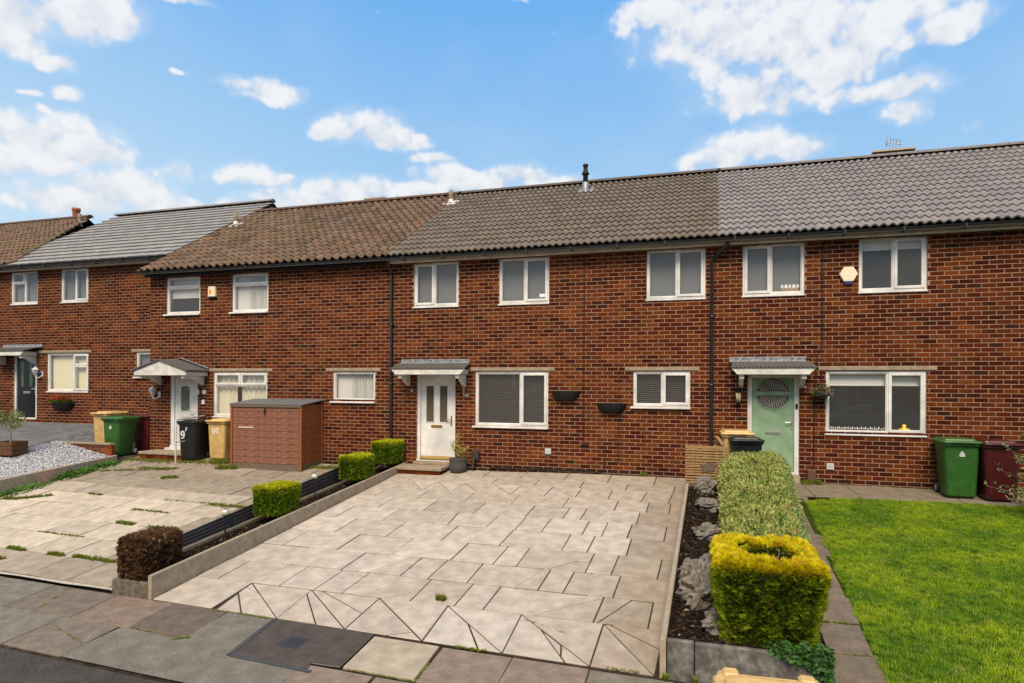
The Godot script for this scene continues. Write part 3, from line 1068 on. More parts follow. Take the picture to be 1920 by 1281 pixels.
func chimney(house: Node, x: float, zf: float, dy: float, top: float, w := 0.75) -> Vector3:
	var b := MB.new()
	var z := zf + RIDGE.x - 0.55
	b.span(Vector3(x - w * 0.5, RIDGE.y + dy - 0.7, z - 0.3), Vector3(x + w * 0.5, top, z + 0.3), 0.01)
	var c := part("chimney", b, M["mortar"], house, true)
	var k := MB.new()
	k.loft([[Vector3(x - w * 0.62, top, z - 0.38), Vector3(x + w * 0.62, top, z - 0.38), Vector3(x + w * 0.62, top, z + 0.38), Vector3(x - w * 0.62, top, z + 0.38)], [Vector3(x - w * 0.6, top + 0.05, z - 0.36), Vector3(x + w * 0.6, top + 0.05, z - 0.36), Vector3(x + w * 0.6, top + 0.05, z + 0.36), Vector3(x - w * 0.6, top + 0.05, z + 0.36)], [Vector3(x - w * 0.2, top + 0.13, z - 0.12), Vector3(x + w * 0.2, top + 0.13, z - 0.12), Vector3(x + w * 0.2, top + 0.13, z + 0.12), Vector3(x - w * 0.2, top + 0.13, z + 0.12)]])
	part("chimney_cap", k, M["concrete"], c, true)
	return Vector3(x, top + 0.1, z)


func flue(house: Node, x: float, s: float, h: float, zf: float, dy: float, upper: Material, lower: Material, r := 0.065, cap := true):
	var p := roof_point(x, s, 0.0, zf, dy)
	var b := MB.new()
	b.lathe(p + Vector3(0, -0.1, 0), [Vector2(r, 0), Vector2(r, h * 0.62 + 0.1)], 14)
	if cap:
		b.lathe(p + Vector3(0, h * 0.62, 0), [Vector2(r, 0), Vector2(r * 1.5, 0.01), Vector2(r * 1.5, 0.05), Vector2(r * 1.2, 0.06), Vector2(r * 0.85, h * 0.2), Vector2(r * 0.85, h * 0.30), Vector2(r * 1.1, h * 0.31), Vector2(r * 1.1, h * 0.38), Vector2(0, h * 0.39)], 14)
	else:
		b.lathe(p + Vector3(0, h * 0.6, 0), [Vector2(r, 0), Vector2(r, h * 0.4), Vector2(r * 0.8, h * 0.4), Vector2(r * 0.8, h * 0.3), Vector2(0, h * 0.3)], 14)
	var f := part("flue_pipe", b, upper, house, true)
	var l := MB.new()
	l.lathe(p + Vector3(0, -0.1, 0), [Vector2(r * 1.7, 0), Vector2(r * 1.25, 0.12), Vector2(r * 1.2, h * 0.33 + 0.1), Vector2(r, h * 0.35 + 0.1)], 14)
	var d := Vector2(RIDGE.x - EAVE.x, RIDGE.y - EAVE.y).normalized()
	l.box(p + Vector3(0, -d.x * 0.045, d.y * 0.045), Vector3(0.42, 0.012, 0.36), 0.004, Basis(Vector3.RIGHT, Vector3(0, -d.x, d.y), Vector3(0, -d.y, -d.x)))
	part("lead_collar", l, lower, f, true)


func build_houses():
	var hs := []
	# --- the house in the middle
	var L := [[-5.148, -3.177, 2.146, 2.22], [-1.696, -0.249, 2.146, 2.22]]
	var holes := [[-6.47, -5.38, 3.60, 4.60], [-4.43, -3.31, 3.60, 4.60], [-1.27, -0.12, 3.59, 4.60], [-6.373, -5.44, 0.12, 2.07], [-4.97, -3.32, 0.945, 2.135], [-1.527, -0.403, 1.415, 2.135]]
	var h := make_house("brown brick house with grey brown tiles and a white front door", -7.0, 0.0, 0.0, 0.0, "double", holes, {"lintels": L, "seed": 3, "rx1": 0.12})
	make_window(h, -6.47, -5.38, 3.60, 4.60, 0, "sash_left", "blind_or_reflection")
	var w = make_window(h, -4.43, -3.31, 3.60, 4.60, 0, "sash_right", "blind_or_reflection")
	var st := MB.new()
	st.span(Vector3(-3.52, 3.72, -0.008), Vector3(-3.40, 3.79, -0.006))
	part("sticker", st, M["print_white"], w, true)
	make_window(h, -1.27, -0.12, 3.59, 4.60, 0, "sash_right", "blind_or_reflection")
	make_window(h, -4.97, -3.32, 0.945, 2.135, 0, "wide", "slats", "deep")
	make_window(h, -1.527, -0.403, 1.415, 2.135, 0, "sash_right", "slats", "deep")
	var d := door_frame(h, -6.373, -5.44, 0.165, 2.07, 0, M["upvc"])
	var mo := MB.new()
	for gx in [[-6.16, -5.98], [-5.83, -5.65]]:
		moulding(mo, gx[0] - 0.02, gx[1] + 0.02, 0.98, 1.83, d[5])
	moulding(mo, -6.17, -5.66, 0.30, 0.84, d[5], 0.012, 0.006)
	moulding(mo, -6.12, -5.95, 0.34, 0.80, d[5], 0.008, 0.005)
	moulding(mo, -5.88, -5.71, 0.34, 0.80, d[5], 0.008, 0.005)
	part("moulding", mo, M["upvc"], d[0], true)
	for gx in [[-6.16, -5.98], [-5.83, -5.65]]:
		var g := MB.new()
		g.span(Vector3(gx[0], 1.0, d[5] - 0.01), Vector3(gx[1], 1.81, d[5] + 0.004))
		part("pane", g, M["dark_glass"], d[0], true)
	door_furniture(d, -5.55, 1.03, M["brass"], 0.90, -1.0)
	var th := MB.new()
	th.box(Vector3(-5.905, 0.20, 0.0), Vector3(0.76, 0.035, 0.10), 0.01, Basis(Vector3.RIGHT, 0.5))
	part("threshold", th, M["brass"], d[0], true)
	lettering("house_number", "59", 0.06, M["steel"], d[0], Vector3(-5.905, 1.86, d[5] + 0.004) - acc(d[0]))
	make_canopy(h, -6.78, -5.02, 0, 0, -6.76, -5.10)
	downpipe(h, [Vector3(-7.0, 4.66, 0.275), Vector3(-7.0, 4.56, 0.25), Vector3(-7.0, 4.42, 0.06), Vector3(-7.0, 4.3, 0.055), Vector3(-7.0, 0.0, 0.055)], 0.036)
	flue(h, -3.18, 4.35, 0.72, 0, 0, M["batten"], M["lead"])
	flue(h, -6.94, 4.25, 0.38, 0, 0, M["bark"], M["white_paint"], 0.06, false)
	for e in [[-3.31, 0.433, 0.13, "grey_plastic"]]:
		var v := MB.new()
		v.box(Vector3(e[0], e[1], 0.014), Vector3(e[2], e[2] * 0.95, 0.03), 0.006)
		for i in 4:
			v.box(Vector3(e[0], e[1] - 0.04 + i * 0.026, 0.032), Vector3(e[2] * 0.8, 0.008, 0.008))
		part("vent_grille", v, M[e[3]], h, true)
	var cb := MB.new()
	cb.tube([Vector3(-2.55, 4.56, 0.008), Vector3(-2.552, 2.5, 0.008), Vector3(-2.548, 0.62, 0.008)], [0.007], 6)
	cb.tube([Vector3(-1.81, 2.2, 0.008), Vector3(-1.815, 1.2, 0.008), Vector3(-1.82, 0.25, 0.008)], [0.007], 6)
	part("cable", cb, M["black_soft"], h, true)
	var pp := MB.new()
	pp.box(Vector3(-2.52, 0.60, 0.03), Vector3(0.16, 0.05, 0.06), 0.008)
	pp.tube([Vector3(-2.10, 0.33, 0.014), Vector3(-2.11, 0.06, 0.014), Vector3(-2.2, 0.02, 0.03), Vector3(-2.5, 0.06, 0.02), Vector3(-3.6, 0.05, 0.02), Vector3(-4.6, 0.03, 0.02)], [0.011], 6)
	part("pipe", pp, M["black_soft"], h, true)
	var bell := MB.new()
	bell.box(Vector3(-5.24, 1.70, 0.012), Vector3(0.05, 0.24, 0.03), 0.01)
	bell.box(Vector3(-5.24, 1.79, 0.016), Vector3(0.09, 0.05, 0.035), 0.012)
	part("bell_push", bell, M["brass"], h, true)
	var bl := MB.new()
	bl.box(Vector3(-5.16, 1.60, 0.008), Vector3(0.09, 0.07, 0.016), 0.004)
	part("number_plate", bl, M["steel"], h, true)
	var so := MB.new()
	so.box(Vector3(-6.5, 1.70, 0.01), Vector3(0.07, 0.05, 0.02), 0.004)
	part("wall_socket", so, M["steel"], h, true)

	# --- the house with the green door
	L = [[1.933, 3.883, 2.146, 2.22], [5.34, 6.79, 2.146, 2.22]]
	holes = [[0.573, 1.682, 3.60, 4.60], [2.609, 3.722, 3.60, 4.60], [5.77, 6.92, 3.59, 4.60], [0.674, 1.60, 0.15, 2.09], [2.062, 3.717, 0.96, 2.135], [5.51, 6.64, 1.415, 2.135]]
	h = make_house("brown brick house with pale grey tiles and a sage green door", 0.0, 7.04, 0.0, 0.0, "lilac", holes, {"lintels": L, "seed": 5, "rx0": 0.12})
	make_window(h, 0.573, 1.682, 3.60, 4.60, 0, "sash_left", "blind_or_reflection")
	make_window(h, 2.609, 3.722, 3.60, 4.60, 0, "sash_right", "blind_white", "plain", 0.2)
	make_window(h, 5.77, 6.92, 3.59, 4.60, 0, "sash_right", "blind_or_reflection")
	make_window(h, 2.062, 3.717, 0.96, 2.135, 0, "wide", "blind_white", "plain", 0.22)
	make_window(h, 5.51, 6.64, 1.415, 2.135, 0, "sash_right", "blind_or_reflection")
	d = door_frame(h, 0.674, 1.60, 0.20, 2.09, 0, M["green_door"], 0.085)
	var dz: float = d[5]
	var cx := 1.137
	var cy := 1.70
	var R := 0.30
	var gg := MB.new()
	var ring := MB.new()
	for k in 40:
		var a := TAU * k / 40.0
		var e := TAU * (k + 1) / 40.0
		gg.tri(Vector3(cx, cy, dz + 0.003), Vector3(cx + cos(a) * R, cy + sin(a) * R, dz + 0.003), Vector3(cx + cos(e) * R, cy + sin(e) * R, dz + 0.003))
		for q in [[R + 0.028, 0.001, R + 0.018, 0.016], [R + 0.018, 0.016, R, 0.016], [R, 0.016, R - 0.004, 0.001]]:
			ring.quad(Vector3(cx + cos(a) * q[2], cy + sin(a) * q[2], dz + q[3]), Vector3(cx + cos(a) * q[0], cy + sin(a) * q[0], dz + q[1]), Vector3(cx + cos(e) * q[0], cy + sin(e) * q[0], dz + q[1]), Vector3(cx + cos(e) * q[2], cy + sin(e) * q[2], dz + q[3]))
	ring.box(Vector3(cx, cy, dz + 0.008), Vector3(R * 2.0 + 0.03, 0.085, 0.02), 0.005)
	part("pane", gg, M["dark_glass"], d[0], true)
	part("moulding", ring, M["green_door"], d[0], true)
	var dec := MB.new()
	for k in 13:
		var x := -0.24 + k * 0.04
		for sg in [1.0, -1.0]:
			var lim := sqrt(maxf(R * R - x * x, 0.0)) - 0.015
			var pts := []
			for i in 7:
				var y := 0.055 + (lim - 0.055) * i / 6.0
				pts.append(Vector3(cx + x + 0.018 * sin(y * 30.0 + k * 0.6), cy + sg * y, dz + 0.006))
			if lim > 0.1:
				dec.tube(pts, [0.0055], 4)
	part("leadwork", dec, M["grey_plastic"], d[0], true)
	door_furniture(d, 1.475, 1.12, M["steel"], 0.945, -1.0)
	var ds := MB.new()
	ds.span(Vector3(0.62, -0.2, -0.1), Vector3(1.62, 0.148, 0.05), 0.01)
	part("door_sill", ds, M["concrete"], h, true)
	var db := MB.new()
	db.box(Vector3(1.557, 1.46, -0.006), Vector3(0.045, 0.10, 0.028), 0.008)
	part("doorbell", db, M["black_plastic"], d[0], true)
	make_canopy(h, 0.35, 1.83, 0, 0, 0.33, 1.71)
	downpipe(h, [Vector3(0.29, 4.68, 0.275), Vector3(0.29, 4.58, 0.26), Vector3(0.06, 4.38, 0.06), Vector3(0.005, 4.30, 0.055), Vector3(0.005, 0.0, 0.055)], 0.034)
	cb = MB.new()
	cb.tube([Vector3(1.985, 4.56, 0.01), Vector3(1.985, 3.9, 0.012), Vector3(1.99, 2.62, 0.012), Vector3(1.90, 2.36, 0.012), Vector3(1.86, 1.6, 0.012), Vector3(1.85, 0.28, 0.012)], [0.009], 6)
	cb.box(Vector3(1.985, 3.98, 0.014), Vector3(0.05, 0.07, 0.028), 0.004)
	part("cable", cb, M["black_soft"], h, true)
	var v2 := MB.new()
	v2.box(Vector3(2.14, 0.337, 0.014), Vector3(0.125, 0.12, 0.03), 0.006)
	for i in 4:
		v2.box(Vector3(2.14, 0.30 + i * 0.026, 0.032), Vector3(0.095, 0.008, 0.008))
	part("vent_grille", v2, M["grey_plastic"], h, true)
	var mb := MB.new()
	mb.box(Vector3(1.815, 0.16, 0.05), Vector3(0.15, 0.21, 0.10), 0.012)
	mb.tube([Vector3(1.70, 0.03, 0.02), Vector3(1.70, 0.20, 0.02)], [0.012], 6)
	part("junction_box", mb, mat("brown_box", Color(0.085, 0.045, 0.03), 0.7), h, true)
	var np := MB.new()
	np.box(Vector3(1.68, 1.83, 0.008), Vector3(0.10, 0.045, 0.014), 0.004)
	part("number_plate", np, M["steel"], h, true)
	var ct := chimney(h, 4.2, 0, 0, 7.56)
	var ae := MB.new()
	ae.tube([ct + Vector3(0.1, -0.1, 0.1), ct + Vector3(0.1, 0.28, 0.1)], [0.014], 6)
	ae.tube([ct + Vector3(-0.12, 0.22, 0.1), ct + Vector3(0.22, 0.12, 0.1)], [0.012], 6)
	for k in 5:
		var q := ct + Vector3(-0.10 + k * 0.07, 0.214 - k * 0.021, 0.1)
		ae.tube([q + Vector3(0, -0.10, -0.05), q + Vector3(0, 0.10, 0.05)], [0.007], 5)
	ae.box(ct + Vector3(-0.1, 0.2, 0.1), Vector3(0.02, 0.12, 0.2), 0.004)
	part("aerial", ae, M["steel"], h, true)
	# things on the sill of the right-hand bedroom and of the front room
	var sl := MB.new()
	sl.span(Vector3(1.28, 3.66, -0.20), Vector3(1.60, 3.74, -0.13), 0.02)
	part("basket", sl, M["pine"], h, true)
	for k in 5:
		var tb := MB.new()
		tb.lathe(Vector3(1.30 + k * 0.07, 3.735, -0.16), [Vector2(0.03, 0), Vector2(0.032, 0.05), Vector2(0.012, 0.075), Vector2(0, 0.08)], 8)
		part("bottle", tb, M["print_white"] if k % 2 else M["blind_white"], h, true)
	var du := MB.new()
	du.lathe(Vector3(3.40, 1.03, -0.15), [Vector2(0.0, 0.0), Vector2(0.09, 0.0), Vector2(0.10, 0.04), Vector2(0.03, 0.05), Vector2(0.04, 0.10), Vector2(0, 0.13)], 10)
	part("ornament", du, M["print_yellow"], h, true)
	var wp := MB.new()
	for k in 26:
		wp.lathe(Vector3(2.14 + k * 0.037, 1.025, -0.16 + 0.02 * sin(k * 2.1)), [Vector2(0.0, 0.0), Vector2(0.02, 0.02 + 0.012 * sin(k * 1.7)), Vector2(0.0, 0.06 + 0.02 * sin(k * 3.1))], 6)
	part("sill_flowers", wp, M["blind_white"], h, true)

	# --- the house with the older brown roof
	L = [[-12.199, -10.239, 2.146, 2.22], [-8.745, -7.304, 2.146, 2.22]]
	holes = [[-13.498, -12.423, 3.62, 4.60], [-11.449, -10.379, 3.62, 4.60], [-13.361, -12.485, 0.20, 2.12], [-12.0, -10.40, 1.02, 2.135], [-8.557, -7.438, 1.44, 2.135]]
	h = make_house("brick house with weathered brown roof tiles and gabled porch canopy", -14.02, -7.0, 0.0, 0.0, "pan", holes, {"lintels": L, "seed": 7, "dark_eaves": true, "rx0": -14.1})
	make_window(h, -13.498, -12.423, 3.62, 4.60, 0, "transom", "blind_white", "deep", 0.55)
	make_window(h, -11.449, -10.379, 3.62, 4.60, 0, "transom", "vertical", "deep")
	make_window(h, -12.0, -10.40, 1.02, 2.135, 0, "two_tops", "curtains", "plain")
	make_window(h, -8.557, -7.438, 1.44, 2.135, 0, "single", "vertical", "deep")
	d = door_frame(h, -13.361, -12.485, 0.24, 2.12, 0, M["upvc"], 0.11)
	mo = MB.new()
	var gz := MB.new()
	var arch := PackedVector2Array()
	for k in 9:
		arch.append(Vector2(-12.92 + 0.135 * cos(PI * k / 8.0), 1.72 + 0.05 * sin(PI * k / 8.0)))
	arch.append(Vector2(-13.055, 1.14))
	arch.append(Vector2(-12.785, 1.14))
	gz.prism(arch, d[5] - 0.005, d[5] + 0.004)
	part("pane", gz, M["green_glass"], d[0], true)
	moulding(mo, -13.085, -12.755, 1.11, 1.80, d[5], 0.03)
	moulding(mo, -13.12, -12.72, 0.36, 0.98, d[5], 0.015, 0.007)
	part("moulding", mo, M["upvc"], d[0], true)
	var lw := MB.new()
	for k in 7:
		for sg in [1.0, -1.0]:
			var y := 1.14 + k * 0.09
			lw.bar(Vector3(-13.05, y, d[5] + 0.006), Vector3(-12.79, clampf(y + sg * 0.26, 1.14, 1.74), d[5] + 0.006), 0.006, 0.003)
	part("leadwork", lw, M["grey_plastic"], d[0], true)
	door_furniture(d, -12.62, 1.06, M["upvc"], 1.0, -1.0)
	gabled_canopy(h)
	downpipe(h, [Vector3(-13.98, 2.12, 0.04), Vector3(-13.97, 2.10, 0.04), Vector3(-13.62, 2.10, 0.04), Vector3(-13.60, 2.06, 0.04), Vector3(-13.60, 1.5, 0.04)], 0.014)
	flue(h, -13.78, 3.75, 0.40, 0, 0, M["bark"], M["white_paint"], 0.06, false)
	chimney(h, -9.9, 0, 0, 7.52, 0.55)
	cb = MB.new()
	cb.tube([Vector3(-12.05, 4.45, 0.01), Vector3(-12.06, 2.4, 0.01)], [0.007], 6)
	part("cable", cb, M["black_soft"], h, true)
	var bp := MB.new()
	bp.lathe(Vector3(-12.28, 1.62, 0.004), [Vector2(0.0, 0.03), Vector2(0.05, 0.028), Vector2(0.065, 0.01), Vector2(0.065, 0.0)], 14, Basis(Vector3.RIGHT, PI / 2))
	bp.box(Vector3(-12.28, 1.37, 0.03), Vector3(0.09, 0.12, 0.05), 0.01)
	bp.box(Vector3(-12.45, 1.62, 0.01), Vector3(0.03, 0.12, 0.02), 0.004)
	part("bell_push", bp, M["print_white"], h, true)

	# --- the house set back, with the new grey roof
	L = [[-19.6, -17.01, 2.716, 2.785], [-15.53, -14.03, 2.716, 2.785]]
	holes = [[-20.165, -19.084, 4.19, 5.17], [-18.167, -17.119, 4.19, 5.17], [-20.03, -19.10, 0.74, 2.70], [-18.693, -17.101, 1.59, 2.705], [-15.354, -14.25, 2.02, 2.705]]
	h = make_house("brick house set back behind gravel with smooth pale grey roof", -20.72, -14.03, -0.8, 0.569, "flat", holes, {"lintels": L, "seed": 9, "rx1": -13.98})
	make_window(h, -20.165, -19.084, 4.19, 5.17, -0.8, "stack_left", "blind_or_reflection")
	make_window(h, -18.167, -17.119, 4.19, 5.17, -0.8, "sash_right", "blind_or_reflection")
	make_window(h, -18.693, -17.101, 1.59, 2.705, -0.8, "wide_stack", "blind_warm")
	make_window(h, -15.354, -14.25, 2.02, 2.705, -0.8, "single", "blind_or_reflection", "deep")
	d = door_frame(h, -20.03, -19.10, 0.80, 2.70, -0.8, M["black_door"])
	for gx in [[-19.80, -19.68], [-19.46, -19.34]]:
		var g := MB.new()
		g.span(Vector3(gx[0], 1.72, d[5] - 0.01), Vector3(gx[1], 2.48, d[5] + 0.004))
		part("pane", g, M["green_glass"], d[0], true)
	door_furniture(d, -19.22, 1.62, M["steel"], 1.55, -1.0)
	make_canopy(h, -20.6, -18.95, -0.8, 0.569, -20.45, -18.86)
	flue(h, -21.9, 4.6, 0.36, -0.8, 0.569, M["bark"], M["lead"], 0.06, false)
	var hp := MB.new()
	hp.lathe(Vector3(-18.95, 2.12, -0.79), [Vector2(0.0, 0.02), Vector2(0.09, 0.018), Vector2(0.09, 0.0)], 16, Basis(Vector3.RIGHT, PI / 2))
	part("number_plate", hp, mat("blue_plate", Color(0.03, 0.05, 0.14), 0.3), h, true)

	# --- the next one, of which only the roof is in the picture
	h = make_house("farthest brick house with a brown roof and orange chimney pot", -27.7, -20.73, -0.8, 0.569, "pan", [[-25.2, -24.1, 4.19, 5.17], [-22.3, -21.2, 4.19, 5.17], [-26.0, -24.4, 1.59, 2.705]], {"seed": 13, "most": 0, "rx1": -19.75, "slant": -2.3, "lift": 0.05})
	make_window(h, -25.2, -24.1, 4.19, 5.17, -0.8, "sash_right", "blind_or_reflection")
	make_window(h, -22.3, -21.2, 4.19, 5.17, -0.8, "sash_right", "blind_or_reflection")
	make_window(h, -26.0, -24.4, 1.59, 2.705, -0.8, "wide", "blind_or_reflection")
	var cp := chimney(h, -23.6, -0.8, 0.569, 7.98, 0.9)
	var po := MB.new()
	po.lathe(cp + Vector3(0.25, -0.05, 0), [Vector2(0.15, 0), Vector2(0.13, 0.12), Vector2(0.125, 0.40), Vector2(0.15, 0.42), Vector2(0.15, 0.52), Vector2(0.11, 0.52), Vector2(0.11, 0.3)], 16)
	part("chimney_pot", po, M["terracotta"], h, true)


func gabled_canopy(house: Node):
	# a small pitched roof over the door, its gable towards the street
	var can := group_part("door_canopy", house)
	var x0 := -13.80
	var x1 := -12.16
	var xm := -12.98
	var zo := 0.72
	var ye := 2.17
	var yr := 2.44
	var r := MB.new()
	for sg in [0, 1]:
		var xe := x0 - 0.05 if sg == 0 else x1 + 0.05
		var n := Vector3(-0.4 if sg == 0 else 0.4, 1, 0)
		for t in [0.0, -0.035]:
			r.quado(Vector3(xe, ye + t, zo + 0.04), Vector3(xm, yr + t, zo + 0.04), Vector3(xm, yr + t, 0.002), Vector3(xe, ye + t, 0.002), n if t == 0.0 else -n)
		r.quado(Vector3(xe, ye, zo + 0.04), Vector3(xm, yr, zo + 0.04), Vector3(xm, yr - 0.035, zo + 0.04), Vector3(xe, ye - 0.035, zo + 0.04), Vector3.BACK)
		r.quado(Vector3(xe, ye, zo + 0.04), Vector3(xe, ye - 0.035, zo + 0.04), Vector3(xe, ye - 0.035, 0.002), Vector3(xe, ye, 0.002), Vector3(xe - xm, 0, 0))
	part("canopy_roof", r, M["felt"], can, true)
	var l := MB.new()
	for sg in [-1.0, 1.0]:
		l.bar(Vector3(xm, yr + 0.05, 0.02), Vector3(xm + sg * 0.86, ye + 0.05, 0.02), 0.02, 0.09, 0.004, Vector3.BACK)
	part("lead_flashing", l, M["lead"], can, true)
	var f := MB.new()
	f.prism(PackedVector2Array([Vector2(x0, ye - 0.04), Vector2(x1, ye - 0.04), Vector2(xm, yr - 0.045)]), zo - 0.03, zo)
	f.span(Vector3(x0 + 0.02, ye - 0.14, zo - 0.03), Vector3(x1 - 0.02, ye - 0.041, zo + 0.004), 0.01)
	f.span(Vector3(x1 - 0.05, ye - 0.14, 0.002), Vector3(x1 - 0.01, ye - 0.041, zo - 0.031), 0.008)
	f.span(Vector3(x0 + 0.01, ye - 0.14, 0.002), Vector3(x0 + 0.05, ye - 0.041, zo - 0.031), 0.008)
	f.span(Vector3(x0 + 0.05, ye - 0.12, 0.002), Vector3(x1 - 0.05, ye - 0.105, zo - 0.031))
	part("canopy_fascia", f, M["white_paint"], can, true)
	for e in [x0 + 0.12, x1 - 0.20]:
		var k := MB.new()
		k.prism(PackedVector2Array([Vector2(-0.002, ye - 0.38), Vector2(-0.12, ye - 0.33), Vector2(-0.35, ye - 0.22), Vector2(-zo + 0.05, ye - 0.21), Vector2(-zo + 0.05, ye - 0.142), Vector2(-0.002, ye - 0.142)]), e, e + 0.08, Basis(Vector3(0, 0, -1), Vector3.UP, Vector3.RIGHT))
		part("canopy_bracket", k, M["white_paint"], can, true)


# ---- ground, roads and paving --------------------------------------------------------------------------------------------------

func sheet(b: MB, xs: Array, zs: Callable, f: Callable, lift: float):
	# a grid over xs; zs.call(x) gives the z values at x, f.call(x, z) the height
	for i in xs.size() - 1:
		var za: Array = zs.call(xs[i])
		var zb: Array = zs.call(xs[i + 1])
		for j in za.size() - 1:
			var p := [Vector3(xs[i], 0, za[j]), Vector3(xs[i + 1], 0, zb[j]), Vector3(xs[i + 1], 0, zb[j + 1]), Vector3(xs[i], 0, za[j + 1])]
			for k in 4:
				p[k].y = f.call(p[k].x, p[k].z) + lift
			b.quado(p[0], p[1], p[2], p[3], Vector3.UP)


func steps(a: float, e: float, n: int) -> Array:
	var o := []
	for i in n + 1:
		o.append(lerpf(a, e, float(i) / n))
	return o


func split(polys: Array, a: Vector2, e: Vector2):
	# cuts the convex polygon that holds the middle of a-e along the line through a and e
	var m := (a + e) * 0.5
	for i in polys.size():
		if not Geometry2D.is_point_in_polygon(m, polys[i]):
			continue
		var n := (e - a).orthogonal()
		var l := PackedVector2Array()
		var r := PackedVector2Array()
		var q: PackedVector2Array = polys[i]
		for k in q.size():
			var u := q[k]
			var v := q[(k + 1) % q.size()]
			var du := (u - a).dot(n)
			var dv := (v - a).dot(n)
			if du >= 0.0:
				l.append(u)
			if du <= 0.0:
				r.append(u)
			if du * dv < 0.0:
				var x := u.lerp(v, du / (du - dv))
				l.append(x)
				r.append(x)
		if l.size() > 2 and r.size() > 2:
			polys[i] = l
			polys.append(r)
		return


func paving(parent: Node, polys: Array, gap: float, height: Callable, lift: float, m: Material, tint: Callable, rough := 0.004, called := "paving_slab"):
	for q in polys:
		var ins := Geometry2D.offset_polygon(q, -gap, Geometry2D.JOIN_MITER)
		if ins.is_empty():
			continue
		var outer: PackedVector2Array = ins[0]
		var inn := Geometry2D.offset_polygon(outer, -0.006, Geometry2D.JOIN_MITER)
		if inn.is_empty() or inn[0].size() != outer.size():
			continue
		var inner: PackedVector2Array = inn[0]
		# the offset may start at another corner
		var s := 0
		for k in inner.size():
			if inner[k].distance_to(outer[0]) < inner[s].distance_to(outer[0]):
				s = k
		var c := Vector2()
		for p in outer:
			c += p
		c /= outer.size()
		var up := lift + rnd(-rough, rough)
		var tx := rnd(-rough, rough) * 0.8
		var tz := rnd(-rough, rough) * 0.8
		var b := MB.new()
		b.col = tint.call(c)
		var top := []
		var rim := []
		for k in outer.size():
			var p := inner[(k + s) % inner.size()]
			var o := outer[k]
			var h: float = up + tx * (p.x - c.x) + tz * (p.y - c.y)
			top.append(Vector3(p.x, height.call(p.x, p.y) + h, p.y))
			rim.append(Vector3(o.x, height.call(o.x, o.y) + h - 0.006, o.y))
		var mid := Vector3(c.x, height.call(c.x, c.y) + up, c.y)
		var n := outer.size()
		for k in n:
			var l := (k + 1) % n
			b.trio(mid, top[k], top[l], Vector3.UP)
			var side: Vector3 = (rim[k] + rim[l]) * 0.5 - mid
			b.quado(rim[k], rim[l], top[l], top[k], Vector3.UP)
			var d := Vector3(0, -0.05, 0)
			b.quado(rim[k] + d, rim[l] + d, rim[l], rim[k], Vector3(side.x, 0, side.z))
		part(called, b, m, parent)


func strip(xa: float, xb: float, za: float, zb: float, skew: float, x_ref := -0.5) -> PackedVector2Array:
	return PackedVector2Array([Vector2(xa, za + skew * (xa - x_ref)), Vector2(xb, za + skew * (xb - x_ref)), Vector2(xb, zb + skew * (xb - x_ref)), Vector2(xa, zb + skew * (xa - x_ref))])


func land(x: float, z: float) -> float:
	var g := ground(x, z)
	if x < -14.02:
		var u := upper_ground(x, z)
		var t := clampf((z - 4.2) / 2.4, 0.0, 1.0)
		return lerpf(u, g, t)
	return g


